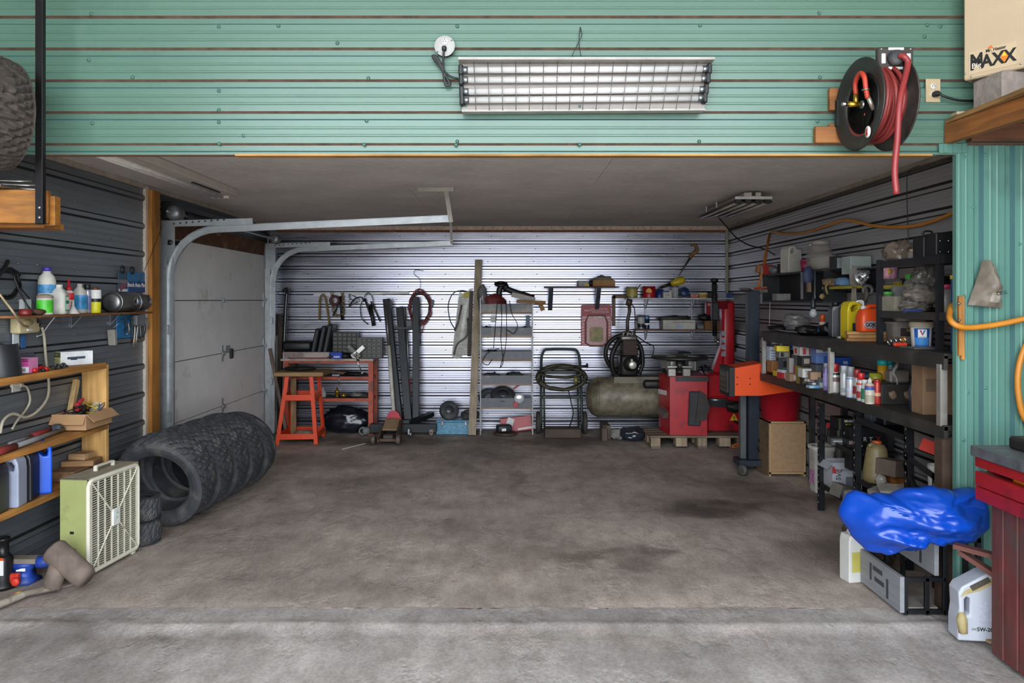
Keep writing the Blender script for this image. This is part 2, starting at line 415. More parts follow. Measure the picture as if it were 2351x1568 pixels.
# ---- back wall
GP = .1525
wb = struct('wall_back', 'galvanised ribbed metal back wall')
zr = H-(581-CY)*YB/F      # one rib edge measured in the photograph
pr = rib_profile(2.6, GP,.050,.013,.018,3, start=(zr-.050) % GP, mh=.0011)
xs = (1178-CX)*YB/F
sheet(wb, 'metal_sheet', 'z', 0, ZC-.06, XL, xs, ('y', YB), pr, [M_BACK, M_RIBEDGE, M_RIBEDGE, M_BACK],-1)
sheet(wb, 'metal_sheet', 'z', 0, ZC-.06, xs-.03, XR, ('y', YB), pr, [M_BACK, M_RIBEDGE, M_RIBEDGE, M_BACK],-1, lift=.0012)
mb=MB(); mb.box(((XL+XR)/2, YB+.06,1.3),(XR-XL+1,.06,2.8)); mb.part('backing', M_DUSTY, wb)
mb = MB()
for k in range(15):
    zz = (zr-.050) % GP + GP*k + .10
    for i in range(11):
        x = at(700+105*i+(k % 3)*4,600, YB).x
        if XL < x < XR and 0.1 < zz < ZC-.1: mb.lathe([(.007,0),(.006,.005),(0,.007)],6, Matrix.Translation((x, YB-.0015, zz)) @ Euler((PI/2,0,0)).to_matrix().to_4x4())
mb.part('screws', mat('#77777c', .4,.8), wb)['kind'] = 'stuff'
# ---- left wall (lining up to the post) and above the door
ZS = 0.2135
wl = struct('wall_left', 'dull galvanised ribbed metal left wall')
YP = onx(333,600, XL).y
z0 = H-(519-CY)*YP/F
pl_ = rib_profile(2.6, ZS,.05,.012,-.016,3, start=(z0-.03) % ZS, mh=.003)
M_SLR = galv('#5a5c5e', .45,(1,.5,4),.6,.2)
ysm = onx(62,600, XL).y
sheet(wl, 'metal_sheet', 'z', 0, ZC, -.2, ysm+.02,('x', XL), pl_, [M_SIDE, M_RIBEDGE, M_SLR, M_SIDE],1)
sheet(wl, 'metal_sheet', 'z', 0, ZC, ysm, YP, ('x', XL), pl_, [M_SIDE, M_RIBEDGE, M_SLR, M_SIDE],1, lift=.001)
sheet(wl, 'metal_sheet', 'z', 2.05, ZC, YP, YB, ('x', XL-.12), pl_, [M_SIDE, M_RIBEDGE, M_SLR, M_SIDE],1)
mb=MB(); mb.box((XL-.30,4.5,1.25),(.05,9.6,2.5)); mb.part('backing', M_DUSTY, wl)
mb = MB()
for k in range(1,11):
    for i, px in enumerate((40,85,170,255)):
        zz = (z0-.03) % ZS+ZS*k+.10; y = onx(px,600, XL).y
        if zz < ZC: mb.lathe([(.008,0),(.007,.005),(0,.007)],8, Matrix.Translation((XL+.001, y, zz)) @ Euler((0, PI/2,0)).to_matrix().to_4x4())
mb.part('screws', mat('#8a8d90', .35,.8), wl)['kind'] = 'stuff'
# ---- right wall
wr = struct('wall_right', 'galvanised ribbed metal right wall')
pr2 = rib_profile(2.6, GP,.050,.013,.018,3, start=(zr-.050) % GP, mh=.0014)
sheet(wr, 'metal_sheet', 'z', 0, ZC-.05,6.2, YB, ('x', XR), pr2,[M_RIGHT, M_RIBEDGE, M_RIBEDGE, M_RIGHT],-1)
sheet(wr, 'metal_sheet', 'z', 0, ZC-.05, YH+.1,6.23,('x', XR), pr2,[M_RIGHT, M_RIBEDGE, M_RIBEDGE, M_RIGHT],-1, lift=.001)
mb=MB(); mb.box((XR+.06,6.5,1.25),(.05,5.8,2.5)); mb.part('backing', M_DUSTY, wr)
# ---- low ceiling of grey dusty board
def osb(base):
    m = bpy.data.materials.new('ceiling_board'); m.use_nodes = True
    nt = m.node_tree; N = nt.nodes; L = nt.links; b = N['Principled BSDF']; b.inputs['Roughness'].default_value = .9
    tc = N.new('ShaderNodeTexCoord'); mp = N.new('ShaderNodeMapping'); mp.inputs['Scale'].default_value = (4,36,4); L.new(tc.outputs['Object'], mp.inputs['Vector'])
    v = N.new('ShaderNodeTexNoise'); v.inputs['Scale'].default_value = 3; v.inputs['Detail'].default_value = 4; L.new(mp.outputs[0], v.inputs['Vector'])
    n = N.new('ShaderNodeTexNoise'); n.inputs['Scale'].default_value = 2.2; n.inputs['Detail'].default_value = 8; L.new(tc.outputs['Object'], n.inputs['Vector'])
    c = lin(base); r = N.new('ShaderNodeValToRGB'); e = r.color_ramp.elements
    e[0].position = .3; e[0].color = [x*.68 for x in c]+[1]; e[1].position = .7; e[1].color = [x*.86 for x in c]+[1]; L.new(n.outputs['Fac'], r.inputs[0])
    r2 = N.new('ShaderNodeValToRGB'); r2.color_ramp.elements[0].position = .58; r2.color_ramp.elements[0].color = (0,0,0,1); r2.color_ramp.elements[1].position = .68; r2.color_ramp.elements[1].color = (.8,.8,.8,1); L.new(v.outputs['Fac'], r2.inputs[0])
    mx = N.new('ShaderNodeMixRGB'); mx.inputs[2].default_value = (c[0]*1.2, c[1]*1.2, c[2]*1.2,1); L.new(r2.outputs[0], mx.inputs[0]); L.new(r.outputs[0], mx.inputs[1]); L.new(mx.outputs[0], b.inputs['Base Color'])
    return m
M_OSB = osb('#ede4df')
ceil = struct('ceiling', 'dusty grey board ceiling of the low bay')
ys = [YH+.06,4.65,5.87,7.09,8.31, YB]
for j in range(5):
    off = .0 if j % 2 else 1.0
    xx = [XL-.13, XL+1.0+off, XL+3.44+off*.6, XR+.05]
    for i in range(3):
        mb=MB(); mb.box(((xx[i]+xx[i+1])/2,(ys[j]+ys[j+1])/2, ZC+.006),(xx[i+1]-xx[i]-.003, ys[j+1]-ys[j]-.003,.012)); mb.part('ceiling_panel', M_OSB, ceil)
mb=MB(); mb.box((0,6.6, ZC+.03),(6.2,5.4,.03)); mb.part('joist_deck', M_DUSTY, ceil)
# ---- green header across the opening
M_WOODTAN = wood('#b98a4c', 0)
wh = struct('wall_header', 'green ribbed metal header wall above the opening')
ph = rib_profile(2.6,.1555,.045,.010,.014,2, start=(H-(57-CY)*YH/F - ZH) % .1555)
ph = [(s+ZH, d, t) for s, d, t in ph]
gm = [M_GREEN, M_BROWNLINE, M_GREEN_LOW, M_GREEN]
xa, xb_ = at(500,0, YH).x, at(1997,0, YH).x
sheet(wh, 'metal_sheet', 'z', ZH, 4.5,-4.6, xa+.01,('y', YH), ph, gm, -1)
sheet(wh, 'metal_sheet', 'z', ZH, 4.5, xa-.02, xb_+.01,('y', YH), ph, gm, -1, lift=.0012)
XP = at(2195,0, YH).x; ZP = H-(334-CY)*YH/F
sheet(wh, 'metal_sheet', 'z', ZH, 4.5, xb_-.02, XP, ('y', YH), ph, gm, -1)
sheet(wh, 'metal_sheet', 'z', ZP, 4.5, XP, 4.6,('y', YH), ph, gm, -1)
mb=MB(); mb.box((0, YH+.04,(ZH+4.5)/2+.02),(9.2,.035,4.5-ZH-.04)); mb.part('beam', wood('#a8793f', 0), wh)
mb=MB(); mb.box((at(1340,0, YH).x, YH+.026, ZH-.001),(at(2150,0, YH).x-at(550,0, YH).x, .06,.010)); mb.part('bottom_plate', M_WOODTAN, wh)
mb=MB(); mb.box((at(330,0, YH).x, YH+.026, ZH+.002),(1.1,.05,.006)); mb.part('bottom_plate', mat('#8b5f45', .7, var=.2), wh)
def screw_mesh(m, r=.0065):
    s = MB(); s.lathe([(r*1.5,0),(r*1.5,.002),(r, .002),(r, .008),(r*.8,.009)],8); return s.mesh('screw', m)
_sm = screw_mesh(mat('#46685b', .45,.2))
for (px, py) in [(210,32),(205,138),(213,283),(503,62),(503,209),(503,253),(503,281),(503,330),(775,100),(846,180),(842,278),(836,332),(560,312),(1050,61),(1050,325),(1331,255),(1607,59),(1605,325),(1882,178),(1876,279),(1880,31),(2128,58),(2158,61),(2122,84),(1047,333),(1331,332),(1610,178),(305,178),(640,60)]:
    o = bpy.data.objects.new('screw', _sm); COL.objects.link(o); o.parent = wh; o.location = at(px, py, YH)+Vector((0,-.0015,0)); o.rotation_euler = (PI/2,0,0)
# ---- green side pier right of the opening (vertical ribs)
wp = struct('wall_right_pier', 'green metal wall with vertical ribs right of the opening')
pv = rib_profile(2.6,.1525,.05,.014,.018,2, start=.085)
pv = [(s+XP, d, t) for s, d, t in pv]
sheet(wp, 'metal_sheet', 'x', XP, 4.6,-.03, ZP, ('y', YH), pv, [M_GREEN_V, M_GREEN_LOW, M_GREEN_LOW, M_GREEN_V],-1)
mb=MB(); mb.box((XP+.004, YH+.015, ZP/2),(.008,.03, ZP)); mb.part('corner_flashing', M_GREEN_V, wp)
mb=MB(); mb.box(((XP+4.6)/2+.02, YH+.026, ZP/2),(4.6-XP-.04,.012, ZP)); mb.part('studs', M_WOODTAN, wp)
mb = MB()
for i in range(6):
    x0 = at(2157,340, YH-.01).x+.022*i*1.0
    mb.box((x0+.011, YH-.006-.004*(i % 2), at(2170,341, YH).z),(.024,.004,.045))
mb.part('sheet_offcut', M_GREEN_V, wp)
_sp = screw_mesh(mat('#4f7a70', .45,.2),.0055)
for (px, py) in [(2213,360),(2213,680),(2234,475),(2207,740),(2262,355),(2262,690),(2262,890),(2222,900),(2340,560),(2335,880),(2212,1010)]:
    o = bpy.data.objects.new('screw', _sp); COL.objects.link(o); o.parent = wp; o.location = at(px, py, YH)+Vector((0,-.0005,0)); o.rotation_euler = (PI/2,0,0)
# ---- tall front bay around the camera (out of frame; shapes the daylight)
fb = struct('wall_front', 'green metal walls of the tall front bay')
for x in (-4.6,4.6):
    mb=MB(); mb.box((x, (DOOR_Y+YH)/2,2.25),(.06, YH-DOOR_Y, 4.5)); mb.part('side_wall', M_GREEN_V, fb)
for sx in (-1,1):
    mb=MB(); mb.box((sx*(DOOR_W/2+4.6)/2, DOOR_Y, 2.25),(4.6-DOOR_W/2,.1,4.5)); mb.part('door_side', M_GREEN_V, fb)
mb=MB(); mb.box((0, DOOR_Y, (DOOR_H+4.5)/2),(DOOR_W, .1,4.5-DOOR_H)); mb.part('door_head', M_GREEN_V, fb)
fc = struct('ceiling_front', 'pale sheet ceiling of the tall front bay')
mb=MB(); mb.box((0,(DOOR_Y+YH)/2,4.53),(9.3, YH-DOOR_Y+.2,.06)); mb.part('ceiling_panel', mat('#cfccc6', .7), fc)
# ---- trims
def trim(name, a, b, w, t, m, label=None, up=(0,0,1)):
    mb=MB(); mb.seg(a, b, w, t, up)
    o = bpy.data.objects.new(name, mb.mesh(name, m)); COL.objects.link(o); o['kind'] = 'structure'
    if label: o['label'] = label
    return o
M_TRIM = mat('#a5988c', .75, var=.2, scale=15)
trim('trim_1', (XL+.012,3.9, ZC-.018),(XL+.012, YB, ZC-.018),.02,.036, M_TRIM, 'pale wood strip under the ceiling along the left wall')
trim('trim_2', (XR-.012,3.86, ZC-.016),(XR-.012, YB, ZC-.016),.02,.03, mat('#8d8375', .75, var=.2), 'pale strip under the ceiling along the right wall')
trim('trim_3', (XL, YB-.02, ZC-.022),(XR, YB-.02, ZC-.022),.03,.044, mat('#b49f90', .8, var=.3, scale=25), 'pale board strip along the top of the back wall')
trim('trim_4', (XL, YB-.008, ZC-.058),(XR, YB-.008, ZC-.058),.025,.03, mat('#6b4128', .8, var=.35, scale=20), 'brown wood strip along the top of the back wall')
trim('trim_5', (XR-.012, YB-.012,0),(XR-.012, YB-.012, ZC),.03,.03, mat('#8a8472', .5,.3), 'metal corner strip in the back right corner', (0,1,0))
trim('trim_6', (XL+.008, YP-.012,0),(XL+.008, YP-.012, ZC-.02),.05,.03, mat('#c4b6a8', .7), 'pale trim strip beside the wooden post', (1,0,0))
# ================================================================ kit of small things
RX90 = Euler((PI/2,0,0)).to_matrix().to_4x4()
RY90 = Euler((0, PI/2,0)).to_matrix().to_4x4()
M_BLACK = mat('#0f0f10', .5, var=.3); M_RUBBER = mat('#35363a', .7, var=.3, scale=14, dirt='#5a5550', dirt_amt=.4)
M_STEEL = mat('#8f9295', .35,.9, var=.2); M_DSTEEL = mat('#3a3b3d', .45,.7, var=.3); M_CHROME = mat('#c8c8c8', .18,1.0, var=.1)
M_WHITE = mat('#c6c4bf', .55, var=.08); M_DWHITE = mat('#c7c3ba', .6, var=.15, dirt='#8e8578', dirt_amt=.3)
M_CARD = mat('#a98457', .85, var=.12, scale=6); M_BRASS = mat('#b08a35', .35,.9, var=.15)
M_ORANGE = mat('#e0431c', .45, var=.1, dirt='#8c3a20', dirt_amt=.15); M_RED = mat('#b3141f', .4, var=.12, dirt='#6d1218', dirt_amt=.2)
M_GREASE = mat('#141312', .55,.2, var=.4, scale=18, dirt='#2c2620', dirt_amt=.35)
M_CLEAR = mat('#cfd3d3', .12, var=.1, scale=10, trans=.0, alpha=.38); M_CLOUDY = mat('#b9b5aa', .35, var=.2, scale=10, alpha=.62)
M_TXK = mat('#141414', .6, var=0); M_TXW = mat('#e6e4e0', .6, var=0); M_TXR = mat('#b01c20', .6, var=0)
def lathe_part(t, name, prof, m, n=20, M=None, sx=1, sy=1, pw=None, label=None):
    mb=MB(); mb.lathe(prof, n, M, sx, sy, pw); return mb.part(name, m, t, label, world=False)
def bottle(name, label, cat, P, body, m, cap=None, capm=None, bands=(), sx=1, sy=1, pw=None, rz=0, group=None, n=20, texts=()):
    """body/cap profiles [(r,z)]; bands [(z0,z1,material)] wrap the body"""
    t = thing(name, label, cat, P, group, rz)
    lathe_part(t, 'body', body, m, n, None, sx, sy, pw)
    if cap: lathe_part(t, 'cap', cap, capm, n)
    for (z0, z1, bm_) in bands:
        pr = []
        for z in (z0, z1):
            r = body[0][0]
            for (r0, a),(r1, b) in zip(body, body[1:]):
                if a <= z <= b and b > a: r = r0+(r1-r0)*(z-a)/(b-a)
            pr.append((r+.0012, z))
        mb = MB(); k = len(pr)
        V = []; 
        for (r, z) in pr:
            for j in range(n):
                a = 2*PI*j/n; ca, sa = math.cos(a), math.sin(a)
                if pw: g = (abs(ca)**pw+abs(sa)**pw)**(-1.0/pw); ca *= g; sa *= g
                V.append((r*ca*sx, r*sa*sy, z))
        mb._add(V, [(j, (j+1) % n, n+(j+1) % n, n+j) for j in range(n)], True); mb.part('label', bm_, t, world=False)
    for (s, sz, off, face, m2) in texts: text(s, sz, abs_loc(t)+Vector(off), t, m2, face)
    return t
def spray_can(label, P, h, r, m, capm, bands=(), group='spray cans on the middle bench shelf', caph=.30, name='spray_can', texts=()):
    ch = h*caph; b = h-ch
    return bottle(name, label, 'can', P, [(r*.93,0),(r, .006),(r, b-.022),(r*.86, b-.006),(r*.7, b)], m,
                  [(r*.84, b-.012),(r*.84, h-.004),(r*.74, h)], capm, bands, group=group, texts=texts)
def jar(label, P, h, r, m, lidm, lid_h=.022, fill=None, name='jar', cat='jar', group=None, n=20):
    t = bottle(name, label, cat, P,[(r*.92,0),(r,.01),(r, h-lid_h-.02),(r*.82, h-lid_h-.004),(r*.82, h-lid_h+.001)], m, group=group, n=n)
    lathe_part(t, 'lid', [(r*.9, h-lid_h),(r*.9, h-.002),(r*.86, h),(0, h)], lidm, n)
    if fill: lathe_part(t, 'contents', [(r*.85,.006),(r*.93,.015),(r*.93, h*fill[0]),(0, h*fill[0]+.004)], fill[1], n)
    return t
def carton(name, label, P, dims, rz=0, m=None, panels=(), texts=(), group=None, cat='box', flaps=True, tilt=None):
    """closed box: body, coloured print panels (face,u0,v0,u1,v1,material), lettering (face,string,size,u,v,material); u,v in 0..1"""
    w, d, h = dims; t = thing(name, label, cat, P, group, rz)
    if tilt: t.rotation_euler = tilt
    mb=MB(); mb.box((0,0, h/2),(w, d, h), bev=min(.002, h*.1)); mb.part('body', m or M_CARD, t, world=False)
    def fr(face, u, v):
        return {'f': Vector((-w/2+u*w, -d/2, v*h)), 'l': Vector((-w/2, d/2-u*d, v*h)), 'r': Vector((w/2,-d/2+u*d, v*h)), 't': Vector((-w/2+u*w, -d/2+v*d, h)), 'b': Vector((w/2-u*w, d/2, v*h))}[face]
    nn = {'f': Vector((0,-1,0)), 'l': Vector((-1,0,0)), 'r': Vector((1,0,0)), 't': Vector((0,0,1)), 'b': Vector((0,1,0))}
    for (fc_, u0, v0, u1, v1, pm) in panels:
        a, b, c, e = fr(fc_, u0, v0), fr(fc_, u1, v0), fr(fc_, u1, v1), fr(fc_, u0, v1); k = nn[fc_]
        mb = MB(); q = [p+k*.0009 for p in (a, b, c, e)]+[p-k*.001 for p in (a, b, c, e)]
        mb._add(q, [(0,1,2,3),(4,7,6,5),(0,4,5,1),(1,5,6,2),(2,6,7,3),(3,7,4,0)]); mb.part('print_panel', pm, t, world=False)
    for (fc_, s, sz, u, v, tm) in texts:
        face = {'f': '-y', 'l': '-x', 'r': '+x', 'b': '+y'}.get(fc_, None)
        if face is None: face = Euler((0,0,0)).to_matrix()
        text(s, sz, abs_loc(t)+fr(fc_, u, v)+nn[fc_]*.0013, t, tm, face)
    return t
def open_box(name, label, P, dims, rz=0, m=None, group=None, flap=.6, flaps='fblr', cat='box', ang=None):
    w, d, h = dims; th = .004; m = m or M_CARD
    t = thing(name, label, cat, P, group, rz); mb = MB()
    mb.box((0,0, th/2),(w, d, th)); mb.box((0,-d/2+th/2, h/2),(w, th, h)); mb.box((0, d/2-th/2, h/2),(w, th, h))
    mb.box((-w/2+th/2,0, h/2),(th, d-2*th, h)); mb.box((w/2-th/2,0, h/2),(th, d-2*th, h)); mb.part('body', m, t, world=False)
    A = {'f': 1.9, 'b': 1.1, 'l': 2.2, 'r': 2.5}
    if ang: A.update(ang)
    for k in flaps:
        a = A[k]; l = flap*(d if k in 'fb' else d)*.5
        mb = MB()
        if k in 'fb':
            s = -1 if k == 'f' else 1; p = Vector((0, s*(d/2-th/2), h)); q = p+Vector((0, s*math.sin(a)*l, math.cos(a)*l)); mb.seg(p, q, w-.004, th, up=(0,0,1) if abs(math.sin(a)) > .2 else (0,1,0))
        else:
            s = -1 if k == 'l' else 1; p = Vector((s*(w/2-th/2),0, h)); q = p+Vector((s*math.sin(a)*l, 0, math.cos(a)*l)); mb.seg(p, q, d-.004, th, up=(0,0,1))
        mb.part('flap', m, t, world=False)
    return t
def slab_hole(outer, hole, d, bev):
    """slab of thickness d in the local XZ plane with a hole through it, edges rounded"""
    bm = bmesh.new()
    for lp_ in (outer, hole):
        vs = [bm.verts.new((x,-d/2, z)) for x, z in lp_]
        for i in range(len(vs)): bm.edges.new((vs[i], vs[(i+1) % len(vs)]))
    bmesh.ops.triangle_fill(bm, use_beauty=True, use_dissolve=False, edges=bm.edges[:])
    r = bmesh.ops.extrude_face_region(bm, geom=bm.faces[:]); bmesh.ops.translate(bm, vec=(0, d, 0), verts=[g for g in r['geom'] if isinstance(g, bmesh.types.BMVert)])
    bmesh.ops.remove_doubles(bm, verts=bm.verts, dist=.0001); bmesh.ops.recalc_face_normals(bm, faces=bm.faces)
    bmesh.ops.bevel(bm, geom=[e for e in bm.edges if len(e.link_faces) == 2 and e.calc_face_angle(0) > 1.2], offset=bev, segments=3, profile=.5, affect='EDGES', clamp_overlap=True)
    for f in bm.faces: f.smooth = f.calc_area() < 4e-4
    mb=MB(); mb.bm.free(); mb.bm = bm; return mb
def jug(label, P, w, d, h, m, capm, rz=0, group=None, handle='top', bands=(), capx=-.28, name='jug', win=None, texts=()):
    """moulded jug: rounded slab body whose top is a looped carrying handle, cap at one shoulder. w along local x, d along y"""
    t = thing(name, label, 'jug', P, group, rz)
    k = 1 if capx < 0 else -1; cx = capx*w
    out = [(-.5,.03),(-.46,0),(.46,0),(.5,.03),(.5,.72),(.47,.86),(.38,.955),(.2,.985),(.0,.955),(-.08,.90),(-.14,.87),(-.42,.87),(-.48,.80),(-.5,.72)]
    hole = [(.33,.70),(.35,.80),(.27,.87),(.12,.885),(.03,.85),(.05,.79),(.2,.71)]
    slab_hole([(x*w*k, z*h) for x, z in out],[(x*w*k, z*h) for x, z in hole], d, d*.13).part('body', m, t, world=False)
    lathe_part(t, 'cap', [(d*.2, h*.865),(d*.2, h*.86+.028),(d*.16, h*.86+.031),(0, h*.86+.031)], capm, 16, Matrix.Translation((cx, 0,0)))
    for (fc_, z0, z1, f0, f1, bm_) in bands:
        mb = MB()
        if fc_ == 'f': mb.box(((f0+f1)/2*w, -d*.5+.0005,(z0+z1)/2),((f1-f0)*w, .004, z1-z0))
        else: s = 1 if fc_ == 'r' else -1; mb.box((s*(w*.5-.0005),(f0+f1)/2*d, (z0+z1)/2),(.004,(f1-f0)*d, z1-z0))
        mb.part('label', bm_, t, world=False)
    for (s, sz, off, face, m2) in texts: text(s, sz, abs_loc(t)+Vector(off), t, m2, face)
    return t
def cable(name, label, pts, r, m, cat='cable', group=None, sm=6, n=6):
    mb=MB(); mb.tube(pts, r, n, smooth_pts=sm); return mb.thing(name, m, label, cat, group)
def coil(mb, c, R, r, turns, M=None, seed=1, jit=.06, squash=1.0, n=6, per=14):
    rd = random.Random(seed); P = []; M = M or Matrix()
    for i in range(int(turns*per)+1):
        a = 2*PI*i/per; k = R*(1+jit*rd.uniform(-1,1))
        P.append(Vector(c)+(M @ Vector((k*math.cos(a), k*math.sin(a)*squash, rd.uniform(-1,1)*r*2.2))))
    mb.tube(P, r, n, smooth_pts=3); return mb
# ================================================================ left side: sectional door and its hardware
M_DOOR = mat('#dddbd9', .55, var=.05, scale=4, dirt='#b5b1ac', dirt_amt=.1)
XD = -2.80; YD0, YD1 = XD*F/(375-CX), XD*F/(606-CX)
door = struct('door_1', 'closed pale grey sectional garage door in the left wall')
SH = 2.07/4
M_GALV2 = mat('#a9acae', .38,.75, var=.15, scale=12)
for k in range(4):
    mb=MB(); mb.box((XD-.02,(YD0+YD1)/2, SH*(k+.5)),(.04, YD1-YD0, SH-.006), bev=.004); sec = mb.part('door_section', M_DOOR, door)
    if k:
        for yy in (XD*F/(510-CX), YD1-.05, YD0+.03):
            mb = MB(); z = SH*k
            mb.box((XD+.004, yy, z),(.006,.035,.16), bev=.002); mb.box((XD+.012, yy, z),(.016,.06,.045), bev=.004)
            mb.cyl((XD+.02, yy-.03, z),(XD+.02, yy+.03, z),.011,10); mb.part('hinge', M_GALV2, sec)
mb=MB(); mb.box((XD+.004, XD*F/(522-CX),1.075),(.006,.12,.06)); mb.part('maker_plate', mat('#9fa3a6', .4,.5), door)
mb=MB(); mb.box((XD+.015, XD*F/(528-CX),1.02),(.03,.05,.10), bev=.008); mb.part('latch', M_DSTEEL, door)
mb=MB(); mb.box((XD-.03,(YD0+YD1)/2,.015),(.05, YD1-YD0,.03)); mb.part('bottom_seal', M_BLACK, door)
def track(Y, xend, ztop, zend, flip):
    pts = [Vector((XD+.085, Y,.02)), Vector((XD+.085, Y,1.2)), Vector((XD+.085, Y, ztop-.40))]
    for k in range(1,9):
        a = PI/2*k/8; pts.append(Vector((XD+.085+.38*(1-math.cos(a)), Y, ztop-.40+.38*math.sin(a))))
    pts += [Vector((XD+.085+.38+(xend-XD-.465)*q, Y, ztop-.02+(zend-ztop)*q)) for q in (.33,.66,1)]
    mb = MB()                                  # rolled C channel swept along the path
    sec = [(-.028,-.012),(-.028,.014),(.028,.014),(.028,-.012),(.024,-.012),(.024,.010),(-.024,.010),(-.024,-.012)]
    V = []; 
    for i, p in enumerate(pts):
        t = (pts[min(i+1, len(pts)-1)]-pts[max(i-1,0)]).normalized(); nrm = Vector((-t.z,0, t.x)).normalized()*-1
        for (a, b) in sec: V.append(p+nrm*a+Vector((0, b*flip,0)))
    n = len(sec); k = len(pts)
    mb._add(V,[(i*n+j, i*n+(j+1) % n,(i+1)*n+(j+1) % n,(i+1)*n+j) for i in range(k-1) for j in range(n)]+[tuple(range(n)), tuple((k-1)*n+j for j in range(n))])
    mb.part('track', M_GALV2, door)
    mb = MB()                                  # wall angle, perforated top bar and flag bracket
    mb.box((XD+.03, Y-.02*flip,(ztop-.25)/2),(.07,.005, ztop-.25)); mb.box((XD+.045, Y+.01, ztop-.12),(.14,.006,.34))
    mb.seg((XD+.02, Y-.014*flip, ztop+.02),(XD+.75, Y-.014*flip, ztop+.02+(zend-ztop)*.25),.005,.05); mb.part('track_bracket', M_GALV2, door)
    mb = MB()
    for i in range(9): mb.cyl((XD+.12+.05*i, Y-.018*flip-.002, ztop+.022+.004*i),(XD+.12+.05*i, Y-.018*flip+.002, ztop+.022+.004*i),.007,8)
    mb.part('bolt_holes', M_BLACK, door)
    for zz in (.62,1.32): 
        mb=MB(); mb.box((XD+.06, Y-.012*flip, zz),(.06,.008,.075), bev=.003); mb.part('jamb_bracket', M_GALV2, door)
YT0, YT1 = 6.12,8.76
track(YT0, at(1035,0, YT0).x,2.147, at(1035,496, YT0).z,1)
track(YT1, at(1038,0, YT1).x,2.160, at(1038,554, YT1).z,1)
mb = MB(); xh = at(1030,0, YT0).x
mb.seg((xh+.02, YT0-.02, at(1037,505, YT0).z-.02),(xh-.02, YT0-.02, ZC),.035,.005, up=(0,1,0)); mb.seg((xh+.035, YT0, at(1037,505, YT0).z-.02),(xh-.005, YT0, ZC),.005,.03, up=(0,1,0))
mb.box((at(1000,0,5.97).x, 5.98, ZC-.006),(.28,.035,.008)); mb.box((at(1000,0,5.97).x, 5.965, ZC-.02),(.28,.004,.03)); mb.part('track_hanger', mat('#8b857c', .5,.5), door)
mb = MB(); xh = at(1037,0, YT1).x; mb.seg((xh, YT1, at(1038,560, YT1).z),(xh-.01, YT1, ZC),.03,.005, up=(0,1,0)); mb.part('track_hanger', mat('#8b857c', .5,.5), door)
zs = 2.25; xsft = XD+.14
mb=MB(); mb.cyl((xsft, 5.93, zs),(xsft, 8.86, zs),.0125,12); mb.part('spring_shaft', M_STEEL, door)
mb = MB(); coil_pts = []
for i in range(0,600): a = i*.9; coil_pts.append((xsft+.03*math.cos(a),6.28+i*.0016, zs+.03*math.sin(a)))
mb.tube(coil_pts, .0045,5, caps=True); mb.part('torsion_spring', M_DSTEEL, door)
for yy in (6.08,8.68):
    mb=MB(); mb.lathe([(.02,-.06),(.055,-.055),(.058,-.04),(.048,-.03),(.048,.03),(.058,.04),(.055,.05),(.03,.06)],20, Matrix.Translation((xsft, yy, zs)) @ RX90); mb.part('cable_drum', mat('#77787a', .4,.6), door)
mb=MB(); mb.box((XD+.05,6.16, zs+.03),(.10,.05,.15), bev=.01); mb.part('bearing_plate', M_BLACK, door)
for yy in (7.35,): 
    mb=MB(); mb.box((XD+.03, yy, zs-.02),(.04,.15,.13)); mb.part('spring_pad', wood('#6b4a2f', 2), door)
mb=MB(); mb.cyl((XD+.12, YD0+.02,2.02),(XD+.07, YD0-.06,2.02),.022,10); mb.part('roller', M_BLACK, door)
cablep = MB(); cablep.tube([onx(372,520, XL+.09), onx(345,590, XL+.06), onx(318,650, XL+.03)],.002,5); cablep.part('pull_cord', M_BLACK, door)
trim('trim_7', (XL+.022, YP+.06,0),(XL+.022, YP+.06, ZC-.04),.13,.07, wood('#a9712f', 2), 'orange-brown wooden post between wall lining and garage door', (1,0,0))
trim('trim_8', (XD-.01, YD0-.1,2.145),(XD-.01, YD1+.05,2.145),.03,.15, mat('#5b3b26', .85, var=.4, scale=12, dirt='#8b7560', dirt_amt=.3), 'brown stained wooden lintel board above the garage door')
trim('trim_9', (XL-.03, YD1+.04,0),(XL-.03, YD1+.04,2.2),.06,.05, mat('#77797c', .45,.7), 'grey metal angle at the far door jamb', (1,0,0))
trim('trim_10', (XL+.0, YB-.12,0),(XL+.0, YB-.12, ZC-.06),.25,.012, M_SIDE, 'galvanised corner sheet beside the garage door', (1,0,0))
for k, px in enumerate((616,628)):
    trim('trim_%d' % (11+k), at(px, 990,8.95)+Vector((0,0,.02)), at(px, 545,8.95),.02,.02, M_GALV2, 'galvanised conduit standing in the back left corner', (0,1,0))

